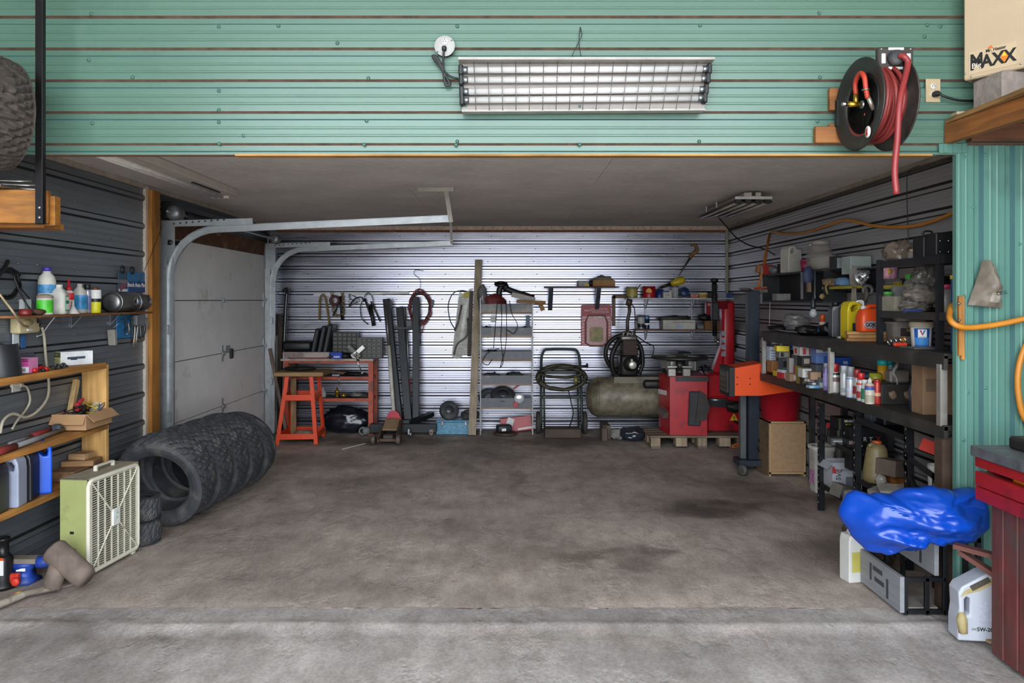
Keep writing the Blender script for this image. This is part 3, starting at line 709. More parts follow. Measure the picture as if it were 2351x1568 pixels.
# ---------------------------------------------------------------- tyres
def tyre_mesh(R=.325, w=.225, rin=.205, n=144, k=30, style='v', depth=.010):
    mb = MB(); hw = w/2
    across = [(-1,.0),(-.86,1),(-.6,1),(-.55,1),(-.3,1),(-.25,1),(-.03,1),(.03,1),(.25,1),(.3,1),(.55,1),(.6,1),(.86,1),(1,.0)]
    V = []; m = len(across)
    side = [(rin,-.78),(rin+.012,-.92),(rin+.05,-1.06),(R*.86,-1.1),(R*.945,-1.03)]
    sideb = [(r,-s) for r, s in reversed(side)]
    prof_n = len(side)+m+len(sideb)+2
    for i in range(n):
        a = 2*PI*i/n
        ring = [(r, s*hw) for r, s in side]
        for (u, g) in across:
            r = R-.016*abs(u)**3
            ph = (i/n*k + (abs(u)*1.4 if style == 'v' else u*.6)) % 1.0
            gro = ph < .27 and abs(u) > .06
            if style == 'rib': gro = (abs(abs(u)-.275) < .05 or abs(u) < .04) or (ph < .2 and abs(u) > .5)
            if abs(u) in (.03,) and style == 'v': gro = (i % 6 < 2)
            ring.append((r-(depth if gro else 0), u*hw*.97))
        ring += [(r, s*hw) for r, s in sideb]
        ring += [(rin+.02,.70*hw),(rin+.02,-.70*hw)]
        for (r, x) in ring: V.append((x, r*math.cos(a), r*math.sin(a)))
    N = len(V)//n
    Fc = [(i*N+j, i*N+(j+1) % N,((i+1) % n)*N+(j+1) % N,((i+1) % n)*N+j) for i in range(n) for j in range(N)]
    mb._add(V, Fc, False); return mb.mesh('tyre', M_RUBBER)
TY_A = tyre_mesh(); TY_B = tyre_mesh(R=.315, w=.19, k=64, style='rib', depth=.007)
def place_tyre(me, px, py, az, lean, label, mat_=None, group='tyres standing in a row by the garage door', R=.325, z=0.0, P=None):
    """px,py floor contact; az = heading of the axis from +Y; lean backwards"""
    p = P or onfl(px, py); o = bpy.data.objects.new('tyre', me); COL.objects.link(o)
    M = Euler((0,0, PI/2-az)).to_matrix().to_4x4() @ Euler((0,-lean,0)).to_matrix().to_4x4()
    low = min((M @ v.co).z for v in me.vertices)
    o.matrix_world = Matrix.Translation((p.x, p.y, z-low+.001)) @ M
    return tag(o, label, 'tyre', group)
_ty = [(5.27,-2.37, 'chunky winter tyre nearest the box fan, leaning on four others'),(5.535,-2.345, 'second chunky winter tyre behind the one nearest the fan'),
       (5.80,-2.32, 'middle winter tyre of the row of five by the garage door'),(6.065,-2.295, 'fourth tyre of the row, in front of the smooth black one')]
for i,(y, x, lb) in enumerate(_ty):
    place_tyre(TY_A,0,0,.06,.26, lb, P=Vector((x, y,0)))
place_tyre(TY_B, 0,0,.04,.26, 'darker fine-treaded tyre at the far end of the row', P=Vector((-2.26,6.33,0)))
TY_S = tyre_mesh(R=.135, w=.135, rin=.07, n=72, k=20, style='v', depth=.006)
for i, lb in enumerate(('lower of two small knobbly tyres lying behind the fan', 'upper of two small knobbly tyres lying behind the fan')):
    o = bpy.data.objects.new('tyre', TY_S); COL.objects.link(o); o.location = (-2.375,4.90,.078+.152*i); o.rotation_euler = (0, PI/2,.4*i); tag(o, lb, 'tyre', 'small tyres lying behind the fan')

# ---------------------------------------------------------------- box fan
p0 = Vector((-2.353,4.25,0)); dv = Vector((.053,.48,0)).normalized(); 
fan = thing('box_fan', 'old olive green box fan with cream slatted grille on the floor', 'fan', p0)
fan.rotation_euler = (0,0, math.atan2(dv.y, dv.x)-PI/2)   # local +y runs along the grille, local +x is the way it blows
LW, LH, LD = .485,.545,.16
M_OLIVE = mat('#959a62', .5, var=.08, scale=6, dirt='#6f6c48', dirt_amt=.25); M_CREAM = mat('#cfcab8', .5, var=.06, dirt='#8f8570', dirt_amt=.2)
mb = MB(); th = .006; z0f = .012
mb.box((-LD/2, th/2, z0f+LH/2),(LD, th, LH)); mb.box((-LD/2, LW-th/2, z0f+LH/2),(LD, th, LH)); mb.box((-LD/2, LW/2, z0f+th/2),(LD, LW, th)); mb.part('housing', M_OLIVE, fan, world=False)
mb=MB(); mb.box((-LD/2, LW/2, z0f+LH-th/2),(LD, LW, th)); mb.part('top_panel', mat('#8f8672', .8, var=.15, scale=16), fan, world=False)
mb = MB()                                   # rounded rectangular grille frame
def rrect(w, h, r, n=5):
    out = []
    for cx, cy, a0 in ((w/2-r, h/2-r,0),(-w/2+r, h/2-r, PI/2),(-w/2+r,-h/2+r, PI),(w/2-r,-h/2+r,3*PI/2)):
        for k in range(n+1): a = a0+PI/2*k/n; out.append((cx+r*math.cos(a), cy+r*math.sin(a)))
    return out
oc = (0, LW/2, z0f+LH/2)
mb.tube([(.002, oc[1]+u, oc[2]+v) for u, v in rrect(LW-.02, LH-.03,.035)],.013,8, closed=True); mb.part('grille_frame', M_CREAM, fan, world=False)
s_ = MB(); s_.box((0,0,0),(.010, LW-.05,.0036)); sme = s_.mesh('slat', M_CREAM)
for k in range(38):
    o = bpy.data.objects.new('slat', sme); COL.objects.link(o); o.parent = fan; o.location = (.004, LW/2, z0f+.03+(LH-.06)*k/37)
s_ = MB(); s_.box((0,0,0),(.008,.007, LH-.05)); sme = s_.mesh('upright_bar', M_CREAM)
for k in range(8):
    o = bpy.data.objects.new('upright_bar', sme); COL.objects.link(o); o.parent = fan; o.location = (.006,.03+(LW-.06)*k/7, z0f+LH/2)
for s in (-1,1):
    mb=MB(); mb.seg((.012, LW/2-s*(LW/2-.03), z0f+.03),(.012, LW/2+s*(LW/2-.03), z0f+LH-.03),.005,.006, up=(1,0,0)); mb.part('diagonal_bar', M_CREAM, fan, world=False)
mb=MB(); mb.box((.014, LW/2, z0f+LH/2),(.012,.07,.10), bev=.004); bdg = mb.part('badge', mat('#d8dbd4', .45), fan, world=False)
mb=MB(); mb.torus((.021, LW/2, z0f+LH/2+.01),.015,.0025, RY90,16,6); mb.part('emblem', mat('#9fb3a6', .5), bdg, world=False)
mb=MB(); mb.seg((-LD*.55, LW*.42, z0f+LH+.028),(-LD*.55, LW*.75, z0f+LH+.028),.022,.008)
for q in (.42,.75): mb.box((-LD*.55, LW*q, z0f+LH+.013),(.02,.012,.03))
mb.part('handle', M_CREAM, fan, world=False)
for q in (.1,.9):
    mb=MB(); mb.box((-.03, LW*q, .008),(.07,.03,.018), bev=.004); mb.part('foot', M_CREAM, fan, world=False)
mb = MB()
for k in range(5):
    a = 2*PI*k/5; M = Matrix.Translation((-.08, LW/2, z0f+LH/2)) @ Euler((a,0,0)).to_matrix().to_4x4() @ Euler((0,0,.5)).to_matrix().to_4x4()
    mb.prism([(-.03,.03),(.03,.03),(.05,.19),(-.05,.19)],.003, M @ Matrix.Rotation(PI/2,4, 'Y') @ Matrix.Rotation(PI/2,4, 'Z'))
mb.cyl((-.14, LW/2, z0f+LH/2),(-.05, LW/2, z0f+LH/2),.045,16); mb.part('blades', mat('#5d5f55', .5), fan, world=False)
mb = MB()
for k in range(16): mb.box((-LD+.003, LW/2, z0f+.03+.032*k),(.004, LW-.02,.008))
mb.box((-.125, LW/2, z0f+LH/2),(.004, LW-.02, LH-.02)); mb.part('guard_and_shade_sheet', mat('#11110f', .7), fan, world=False)  # dark inner sheet added to stand for shade behind the slats
mb=MB(); mb.box((-LD*.55,-.001, z0f+.245),(.022,.004,.014)); mb.part('slot', M_BLACK, fan, world=False)

# ---------------------------------------------------------------- things on the floor at the left front
t = thing('post_maul', 'heavy dusty maul with a thick round head lying against the fan', 'hammer', onfl(160,1345))
M_MAUL = mat('#6b5d54', .85, var=.25, scale=12, bump=.3)
a, b = at(122,1262,4.10), onfl(200,1330,.07); b.z = .072; a.z = max(a.z,.13)
mb = MB(); d = (b-a); R = Vector((0,0,1)).rotation_difference(d).to_matrix().to_4x4(); l = d.length
mb.lathe([(.03,-.01),(.062,0),(.068,.015),(.066, l*.3),(.07, l*.33),(.066, l*.4),(.062, l*.9),(.05, l)],18, Matrix.Translation(a) @ R); mb.part('head', M_MAUL, t)
mid = a.lerp(b,.25); low = onfl(118,1352,.03)
mb=MB(); mb.cyl(mid, low, .05,14,.045); mb.part('collar', M_MAUL, t)
mb=MB(); mb.tube([low+Vector((.02,0,.01)), onfl(60,1362,.03), onfl(-40,1405,.022)],.019,10); hd = mb.part('handle', wood('#8d8378', 0), t)
mb=MB(); mb.cyl(onfl(52,1364,.029), onfl(38,1370,.028),.0205,10); mb.part('yellow_mark', mat('#c7a52a', .6), hd)
mb=MB(); mb.lathe([(.085,0),(.09,.004),(.09,.012),(.08,.016),(0,.016)],24, Matrix.Translation(onfl(150,1338,0))); mb.thing('steel_disc', mat('#6f665e', .8, var=.2), 'flat dusty round plate on the floor under the maul', 'plate')
t = thing('anvil', 'small blue painted anvil with dusty top beside the maul', 'anvil', onfl(58,1338)); q = abs_loc(t)
M_BLUE = mat('#23439a', .45, var=.15, dirt='#4a4f60', dirt_amt=.25)
mb=MB(); mb.lathe([(.075,0),(.075,.02),(.05,.035),(.045,.07),(.07,.10),(.07,.115)],4, Matrix.Rotation(PI/4,4, 'Z') @ Matrix.Diagonal((1.1,.8,1,1))); mb.part('body', M_BLUE, t, world=False)
mb=MB(); mb.box((-.01,0,.128),(.17,.075,.028), bev=.003); mb.part('face_plate', mat('#7d7268', .7), t, world=False)
mb=MB(); mb.lathe([(.034,0),(.03,.04),(.018,.09),(.004,.12)],14, Matrix.Translation((.072,0,.115)) @ RY90); mb.part('horn', M_BLUE, t, world=False)
mb=MB(); mb.box((.0,-.0395,.085),(.05,.003,.016)); mb.part('name_badge', M_TXW, t, world=False)
t = thing('bottle_jack', 'black bottle jack with orange and white sticker at the left edge', 'jack', onfl(6,1348)); 
mb=MB(); mb.lathe([(.07,0),(.07,.02),(.052,.03),(.05,.16),(.04,.175),(.03,.18),(.03,.25),(.036,.255),(.036,.27),(0,.27)],20); mb.part('cylinder', mat('#1c1b1d', .35,.3), t, world=False)
mb=MB(); mb.box((.012,-.050,.12),(.05,.004,.08)); mb.part('sticker', M_TXW, t, world=False)
mb=MB(); mb.box((.012,-.0503,.168),(.05,.0045,.014)); mb.part('sticker_band', mat('#d9541f', .5), t, world=False)
mb=MB(); mb.lathe([(.022,0),(.024,.02),(.012,.024)],6, Matrix.Translation((.09,-.02,.04)) @ RX90); mb.box((.06,0,.05),(.06,.03,.05), bev=.005); mb.part('release_valve', mat('#c2321f', .5), t, world=False)

# ---------------------------------------------------------------- plank shelf unit on the left wall
XF = -2.60
M_PLANK = wood('#b9803f', 1); M_PLANKZ = wood('#c99b5c', 2, dark=.3)
su = thing('plank_shelf_unit', 'rough wooden plank shelving with three boards on the left wall', 'shelf', (XL, 4.5,.42))
YE = onx(245,900, XF).y
for (z, y1) in ((1.154, YE),(.76, YE+.02),(.46, YE+.05)):
    mb=MB(); mb.box(((XL+XF)/2+.004,(2.6+y1)/2, z-.019),(XF-XL-.008, y1-2.6,.038), bev=.003); mb.part('shelf_board', M_PLANK, su)
mb=MB(); mb.box(((XL+XF)/2+.012, YE-.005+.02,.82),(XF-XL-.03,.036,.64), bev=.003); mb.part('upright_plank', M_PLANKZ, su)
mb=MB(); mb.seg(onx(75,1075, XF-.1), onx(112,1010, XF-.16),.03,.02); mb.part('brace', wood('#bda78b', 1), su)
for z in (1.07,.68,.38):
    mb=MB(); mb.box((XL+.02,3.4, z),(.036,.09,.10)); mb.part('cleat', M_PLANK, su)
ws = thing('wall_shelf', 'thin brown wall shelf of bottles above the plank shelving', 'shelf', (XL, 4.8,1.45))
mb=MB(); mb.box(((XL-2.62)/2+.004,(4.08+5.62)/2,1.466),(-2.62-XL-.008,1.54,.014), bev=.002); mb.part('board', wood('#8a5a35', 1), ws)
for px in (163,252):
    y = onx(px, 720, XL).y; mb=MB(); mb.box((XL+.006, y, 1.42),(.005,.010,.08)); mb.seg((XL+.01, y, 1.39),(XL+.07, y, 1.456),.003,.006); mb.part('bracket', M_STEEL, ws)
ZT = 1.4735
def sh(px, X): return X*F/(px-CX)
G1 = 'bottles and cans on the left wall shelf'
bottle('bottle', 'tall white detergent bottle with purple cap on the left shelf', 'bottle', Vector((-2.735, sh(108,-2.735), ZT)),[(.044,0),(.048,.008),(.048,.19),(.046,.205),(.040,.225),(.022,.245),(.022,.26)], M_DWHITE,
       [(.024,.255),(.024,.28),(0,.281)], mat('#43358e', .4),[(.125,.175, mat('#3f7fae', .5, var=.5, scale=40)),(.02,.11, mat('#cfcfcb', .6))], group=G1)
bottle('tub', 'low tub with bright green label in front of the tall white bottle', 'tub', Vector((-2.665, sh(103,-2.665), ZT)),[(.040,0),(.042,.005),(.042,.10)], M_DWHITE, [(.043,.096),(.043,.108),(.02,.118),(0,.119)], mat('#8c7a6c', .7),[(.012,.085, mat('#45b02c', .45, var=.3, scale=25))], group=G1)
bottle('bottle', 'white square bottle with green and white label on the left shelf', 'bottle', Vector((-2.672, sh(136,-2.672), ZT)),[(.040,0),(.043,.006),(.043,.115),(.03,.142),(.016,.155),(.016,.165)], M_DWHITE, [(.018,.158),(.018,.176),(0,.177)], mat('#d7d2c5', .5),[], pw=5, rz=.2, group=G1)
mb = MB(); o = [x for x in COL.objects if x.get('label', '').startswith('white square bottle')][0]
mb.box((.045,-.005,.065),(.003,.05,.09)); mb.part('label', mat('#1d7a50', .5), o, world=False)
mb=MB(); mb.box((.0455,-.005,.045),(.003,.046,.035)); mb.box((.0455,-.005,.093),(.003,.046,.022)); mb.part('label_print', M_TXW, o, world=False)
bottle('bottle', 'white bottle with red print and red pointed nozzle on the left shelf', 'bottle', Vector((-2.70, sh(158,-2.70), ZT)),[(.026,0),(.028,.005),(.028,.128),(.02,.142),(.012,.146)], M_DWHITE, [(.017,.143),(.017,.16),(.01,.164),(.004,.212),(0,.213)], mat('#b3212a', .4),[(.085,.128, mat('#c22a2c', .5, var=.4, scale=50)),(.03,.075, mat('#c99a98', .5, var=.5, scale=60))], group=G1)
bottle('bottle', 'cloudy pale jug with torn blue label beside the red-nozzled bottle', 'bottle', Vector((-2.722, sh(183,-2.722), ZT)),[(.036,0),(.039,.006),(.039,.11),(.03,.145),(.014,.165),(.014,.172)], M_DWHITE, [(.016,.168),(.016,.187),(0,.188)], mat('#b7b0a3', .5),[(.025,.115, mat('#3a86b8', .5, var=.5, scale=22))], sy=1.1, pw=4, group=G1)
mb=MB(); mb.lathe([(.037,0),(.037,.004),(.008,.045),(.006,.085),(.0045,.085),(.0065,.043),(.035,.003)],20, Matrix.Translation((-2.652, sh(168,-2.652), ZT+.0005))); mb.thing('funnel', mat('#b4b0ac', .5), 'grey funnel standing upside down on the left shelf', 'funnel', None)
spray_can('slim silver and purple aerosol on the left shelf', Vector((-2.70, sh(201,-2.70), ZT)),.185,.0215, mat('#a7a4b4', .35,.5), M_BLACK, [(.02,.11, mat('#7d76a6', .4,.3, var=.3, scale=30))], group=G1, caph=.16)
bottle('can', 'yellow and white fluid can with brown cap on the left shelf', 'can', Vector((-2.672, sh(219,-2.672), ZT)),[(.031,0),(.033,.004),(.033,.15)], mat('#c9c21e', .45),[(.018,.148),(.018,.168),(0,.169)], mat('#5b3326', .5),[(.092,.149, mat('#d6d3cf', .5)),(.072,.094, M_BLACK)], group=G1)
t = thing('muffler', 'silver oval exhaust muffler lying on the left wall shelf', 'muffler', (-2.705,5.35, ZT)); M_MUF = mat('#7c7b7a', .35,.85, var=.2, scale=8)
mb=MB(); mb.lathe([(.0,-.17),(.05,-.17),(.066,-.16),(.068,.15),(.058,.17),(.045,.175),(.04,.21),(.052,.225),(.06,.24),(.06,.30),(.05,.315),(0,.316)],24, Matrix.Translation((0,0,.069)) @ RX90 @ Matrix.Rotation(PI, 4, 'X')); mb.part('body', M_MUF, t, world=False)
mb=MB(); mb.torus((0,-.14,.069),.066,.005, RX90,24,6); mb.torus((0,.13,.069),.066,.006, RX90,24,6); mb.part('seam', M_STEEL, t, world=False)
mb=MB(); mb.lathe([(.035,0),(.036,.01),(.025,.014),(0,.016)],18, Matrix.Translation((.055,.05,.075)) @ RY90); mb.part('end_cap', M_CHROME, t, world=False)
mb=MB(); mb.lathe([(.022,0),(.022,.004),(0,.005)],16, Matrix.Translation((.056,.25,.1)) @ RY90); mb.part('badge', M_DSTEEL, t, world=False)
mb=MB(); mb.lathe([(.03,0),(.033,.01),(.03,.035),(.0,.037)],14, Matrix.Translation((-2.655, sh(58,-2.655), ZT))); mb.thing('lid_tin', mat('#6f1f1d', .45), 'small dark red tin near the near end of the left shelf', 'tin')
mb=MB(); mb.blob((-2.66, sh(92,-2.66)-.03, ZT+.018),(.07,.13,.036),.15,2.5,3,3,.98); mb.thing('rusty_lump', mat('#54372c', .8, var=.3), 'brown rusty metal lump below the tall white bottle', 'scrap')
mb=MB(); mb.box((-2.73, sh(58,-2.73), ZT+.045),(.03,.10,.09),(0,0,.2), bev=.004); mb.thing('plastic_bag', M_CLEAR, 'crumpled clear bag standing behind the dark red tin', 'bag')
# parts display: blue header card, blue board with hooks below the shelf
t = thing('display_sign', 'blue card sign with white lettering above the muffler', 'sign', (-2.775,5.60,1.60))
ya, yb, yc = sh(272,-2.775), sh(293,-2.775), sh(334,-2.775)
mb=MB(); mb.box((-2.775,(yb+yc)/2,1.69),(.006, yc-yb, .155), bev=.002); mb.part('card', mat('#2b6c98', .5), t)
mb=MB(); mb.box((-2.7715,(yb+yc)/2,1.655),(.003, yc-yb-.004,.085)); mb.part('print_band', mat('#20456f', .5), t)
mb=MB(); mb.box((-2.778,(ya+yb)/2-.005,1.685),(.006, yb-ya-.01,.15), bev=.002); mb.part('side_card', mat('#375066', .5), t)
mb=MB(); mb.box((-2.7745,(ya+yb)/2-.005,1.66),(.003, yb-ya-.03,.045),(.5,0,0)); mb.part('side_print', mat('#7d4b55', .5), t)
text('Bosch Auto Parts', .042,(-2.7695,(yb+yc)/2,1.668), t, M_TXW, '+x', bold=.0004)
mb=MB(); mb.box((-2.7742,(ya+yb)/2,1.628),(.002,.12,.018)); mb.part('side_print', M_TXW, t)
for yy in (ya+.05, yb+.06):
    mb=MB(); mb.torus((-2.77, yy, 1.775),.025,.006, RY90,16,6); mb.part('hook', M_BLACK, t)
t = thing('parts_board', 'bright blue hook board hung with small parts under the left shelf', 'board', (-2.78,5.5,1.24))
y0_, y1_ = sh(268,-2.78), sh(335,-2.78)
mb=MB(); mb.box((-2.782,(y0_+y1_)/2,1.355),(.008, y1_-y0_, .19), bev=.002); mb.part('panel', mat('#2a76ad', .5, var=.25, scale=20), t)
rd = random.Random(4)
for k in range(9):
    yy = y0_+.05+(y1_-y0_-.1)*k/8; z = 1.42-.03*(k % 2)
    mb=MB(); mb.tube([(-2.778, yy, z),(-2.74, yy, z),(-2.735, yy, z+.015)],.002,5); hk = mb.part('hook', M_STEEL, t)
    mb=MB(); mb.tube([(-2.745, yy, z),(-2.742, yy+.01, z-.05),(-2.745, yy+rd.uniform(-.03,.03), z-rd.uniform(.08,.2))], rd.uniform(.003,.009),6, smooth_pts=3); mb.part('hanging_part', mat(rd.choice(['#6b6b6d', '#3a3a3c', '#8d8579', '#a7a9ab', '#4b4036']),.4,.6), hk)
mb=MB(); mb.box((-2.73, y0_+.22,1.41),(.04,.14,.09), bev=.01); mb.part('alternator_plate', M_STEEL, t)
mb=MB(); mb.box((-2.74, sh(258,-2.74),1.30),(.05,.035,.11),(.15,0,0), bev=.004); mb.thing('battery_pack', mat('#8d8880', .6), 'small grey battery hanging under the left shelf', 'battery')
mb=MB(); mb.tube([(-2.74, sh(258,-2.74),1.36),(-2.70, sh(275,-2.7),1.40),(-2.68, sh(298,-2.68),1.455)],.0025,5, smooth_pts=4); mb.thing('wire', M_STEEL, 'thin wire from the grey battery up to the shelf', 'wire')
# coil of leads at the upper left
t = thing('lead_coil', 'coil of black leads hanging on the wall above the left shelf', 'cable', (-2.75,4.2,1.5))
mb = MB(); RYm = RY90.to_3x3().to_4x4()
c0 = onx(14,650,-2.74); 
coil(mb, c0,.075,.006,5, RYm, 3,.2,1.5); mb.part('loops', M_BLACK, t)
mb=MB(); mb.tube([onx(18,600,-2.74), onx(10,615,-2.72), onx(-10,640,-2.72)],.012,8, smooth_pts=4); mb.part('plug_end', M_BLACK, t)
mb=MB(); mb.tube([onx(30,630,-2.72), onx(45,668,-2.70), onx(62,700,-2.68), onx(80,722,-2.64), onx(92,740,-2.70), onx(88,752,-2.73), onx(72,756,-2.73)],.005,6, smooth_pts=6); mb.part('lead', M_BLACK, t)
mb=MB(); mb.tube([onx(32,640,-2.73), onx(50,665,-2.74), onx(74,692,-2.75)],.004,6, smooth_pts=5); mb.part('lead', M_BLACK, t)
cable('extension_lead', 'beige extension lead hanging over the wall shelf to the power bar', [onx(-12,660,-2.70), onx(4,682,-2.68), onx(30,716,-2.60), onx(50,744,-2.66), onx(66,752,-2.735)],.006, mat('#a08d6c', .6))
t = thing('power_bar', 'beige plastic charger box under the near end of the left shelf', 'charger', onx(58,766,-2.75))
c = onx(58,745,-2.752)
mb=MB(); mb.box(c, (.06,.19,.10), bev=.012, seg=2); mb.part('case', mat('#b3a57f', .5, var=.08), t)
mb=MB(); mb.box(c+Vector((.031,.065,.018)),(.004,.016,.022)); mb.part('switch', M_BLACK, t)
mb=MB(); mb.lathe([(.035,0),(.03,.006),(0,.008)],16, Matrix.Translation(c+Vector((.03,-.02,.012))) @ RY90 @ Matrix.Diagonal((.6,1.3,1,1))); mb.part('bulge', mat('#a5966f', .5), t)
mb=MB(); mb.box(c+Vector((.032,-.01,-.03)),(.012,.05,.014), bev=.003); mb.part('plug', M_DWHITE, t)
mb=MB(); mb.box(onx(36,782,-2.775),(.006,.05,.085)); mb.thing('paper_card', mat('#c5cdd2', .7, var=.1, scale=30), 'white card with scribbled writing on the wall below the charger', 'card')
mb=MB(); mb.box(onx(53,784,-2.782),(.005,.04,.075)); mb.thing('blue_card', mat('#2f5f94', .6), 'dark blue card on the wall beside the scribbled one', 'card')
cable('drop_cable', 'thick off-white cable hanging from the charger in a loop', [onx(96,752,-2.74), onx(101,772,-2.75), onx(106,830,-2.76), onx(112,880,-2.765), onx(108,915,-2.74), onx(85,945,-2.72), onx(58,958,-2.72), onx(30,950,-2.71), onx(8,965,-2.70), onx(0,995,-2.69)],.008, mat('#a89f8c', .6), n=8)
t = thing('wall_outlet', 'white wall outlet with beige plug below the middle plank', 'outlet', onx(35,890, XL+.01))
mb=MB(); mb.box(onx(35,876, XL+.012),(.016,.075,.115), bev=.003); mb.part('plate', M_WHITE, t)
mb=MB(); mb.box(onx(42,884, XL+.045),(.05,.03,.026), bev=.006); mb.part('plug', mat('#a89f8c', .6), t)
mb=MB(); mb.tube([onx(46,884, XL+.06), onx(62,890, XL+.07), onx(69,918, XL+.06), onx(60,940, XL+.05), onx(40,965, XL+.08), onx(28,985, XL+.1)],.006,7, smooth_pts=6); mb.part('lead', mat('#a89f8c', .6), t)
mb=MB(); mb.tube([onx(128,725,-2.70), onx(110,748,-2.74), onx(96,768,-2.76), onx(84,772,-2.76)],.003,5, smooth_pts=5); mb.thing('white_string', M_WHITE, 'thin white cord looped from the shelf to the wall', 'cord')
# middle plank
ZM = 1.155
carton('carton', 'pink and white carton on the middle plank', Vector((-2.69, sh(58,-2.69), ZM)),(.09,.08,.082),.0, mat('#d8d2d6', .6),[('f', 0,.42,1,1, mat('#c14c8f', .6)),('r', 0,0,1,1, mat('#c97ba6', .6)),('f', .5,.1,.8,.32, mat('#8d8a90', .7)),('f', .5,.88,.95,.92, M_TXW),('f', .6,.78,.95,.82, M_TXW)])
t = thing('clamp_set', 'red and black clamp pieces on the middle plank beside the pink carton', 'clamp', Vector((-2.63, sh(98,-2.63), ZM)))
mb=MB(); mb.lathe([(.014,0),(.016,.012),(.014,.024),(0,.025)],14, Matrix.Translation((-.01,-.06,0))); mb.lathe([(.012,0),(.014,.012),(.012,.022),(0,.023)],14, Matrix.Translation((.0,.03,0))); mb.box((-.03,-.01,.02),(.03,.10,.02), bev=.005); mb.part('red_blocks', mat('#b21d24', .4), t, world=False)
mb=MB(); mb.box((-.035,-.02,.032),(.02,.13,.01), bev=.003); mb.lathe([(.01,0),(.012,.016),(0,.018)],12, Matrix.Translation((.01,-.01,0))); mb.part('black_bar', M_BLACK, t, world=False)
t = thing('chain_pieces', 'short length of dark chain in front of the tool carton', 'chain', Vector((-2.64, sh(136,-2.64), ZM)))
for k in range(5): mb=MB(); mb.torus((.004*(k % 2),-.06+.03*k, .012+.004*(k % 2)),.013,.005, Euler((.4*(k % 2)*3,.3,0)).to_matrix().to_4x4(),12,6); mb.part('link', M_DSTEEL, t, world=False)
carton('carton', 'white power tool carton with a rotary tool picture on the middle plank', Vector((-2.715, sh(168,-2.715), ZM)),(.09,.20,.085),-.55, mat('#d2d3d4', .55),[('f', .02,.02,.98,.98, mat('#b7b26a', .6)),('f', .1,.1,.9,.5, M_TXW),('f', .02,.6,.98,.98, M_BLACK),('r', .2,.45,.75,.62, mat('#3b4654', .5)),('r', .3,.38,.5,.5, mat('#3b4654', .5)),('f', .72,.66,.92,.92, mat('#6fc23c', .5)),('f', .2,.74,.62,.84, M_TXW)])
mb = MB()
def shield(u, v): a = -1.1+2.2*u; return Vector((.10*math.cos(a)*(1-.25*v*v), .10*math.sin(a), .17*v*(1-.0*v)))
mb.grid(shield, 14,8); mb.grid(lambda u, v: shield(u, v)*.96,14,8); mb.blob((.0,0,.09),(.15,.17,.17),.06,1.5,3,2,.95); mb.xf(Matrix.Translation((-2.705, sh(6,-2.69), ZM))); mb.thing('welding_shield', mat('#222226', .45), 'dark curved welding shield at the left edge of the middle plank', 'shield')
mb=MB(); mb.box((-2.755, sh(48,-2.755), ZM+.05),(.06,.18,.10), bev=.01); mb.thing('storage_bin', mat('#514559', .6), 'dull purple bin behind the pink carton', 'bin')
# lower plank
ZL = .7615
bx_ = open_box('cable_box', 'open cardboard box of tangled wires on the lower plank', Vector((-2.672, sh(194,-2.66), ZL)),(.21,.30,.10),.0, mat('#a47f5a', .85, var=.1), flap=.45, flaps='fr', ang={'f': 2.6, 'r': 2.3})
rd = random.Random(11)
for k in range(12):
    cx_, cy_ = rd.uniform(-.06,.06), rd.uniform(-.10,.10); mb = MB()
    pts = [Vector((-2.672+cx_+rd.uniform(-.05,.05), sh(194,-2.66)+cy_+rd.uniform(-.08,.08), ZL+.08+rd.uniform(0,.06))) for _ in range(6)]
    for p in pts: p.x = max(-2.76, min(-2.585, p.x))
    mb.tube(pts, rd.uniform(.0025,.005),5, smooth_pts=4); mb.thing('loose_wire', mat(rd.choice(['#17171a', '#17171a', '#202024', '#8e2523', '#26305c', '#b39a2e']),.5), 'thin tangled wire in the cardboard box on the lower plank', 'wire', 'tangled wires in the cardboard box')
mb=MB(); mb.seg(Vector((-2.72, sh(158,-2.72), ZL+.05)), onx(176,872,-2.72),.03,.03); mb.thing('wooden_stick', wood('#b99a68', 2), 'pale wooden handle sticking out of the wire box', 'stick')
mb=MB(); mb.box(Vector((-2.655, sh(222,-2.66), ZL+.105)),(.05,.10,.05),(.45,.2,0), bev=.003); mb.thing('white_block', M_DWHITE, 'white plastic box lying on the wires in the cardboard box', 'box')
mb=MB(); mb.box(Vector((-2.68, sh(186,-2.68), ZL+.165)),(.02,.045,.02),(.4,.4,0), bev=.003); mb.box(Vector((-2.69, sh(182,-2.68), ZL+.13)),(.03,.04,.06),(.2,0,.2), bev=.006); mb.thing('red_connector', mat('#a52b33', .5), 'small red and dark connector on top of the wire tangle', 'plug')
mb=MB(); mb.box(Vector((-2.70, sh(131,-2.70), ZL+.03)),(.05,.045,.05), bev=.01); mb.thing('mains_adapter', mat('#3a4048', .5), 'dark grey mains adapter beside the wire box', 'adapter')
t = thing('bolt_cutter', 'long tool with grey tube and worn red grips on the lower plank', 'tool', Vector((-2.66,4.3, ZL)))
mb=MB(); mb.cyl(Vector((-2.63, sh(30,-2.63), ZL+.016)), Vector((-2.69, sh(145,-2.69), ZL+.016)),.014,12); mb.part('tube', mat('#8a8a8d', .45,.4), t)
mb=MB(); mb.cyl(Vector((-2.628, sh(34,-2.628), ZL+.019)), Vector((-2.60, sh(-30,-2.60), ZL+.02)),.019,12); mb.part('grip', mat('#8e2f2c', .6, dirt='#6d4a44'), t)
mb=MB(); mb.cyl(Vector((-2.72, sh(74,-2.72), ZL+.02)), Vector((-2.745, sh(126,-2.745), ZL+.02)),.017,12); mb.part('grip', mat('#7d1f22', .6, dirt='#4f2826'), t)
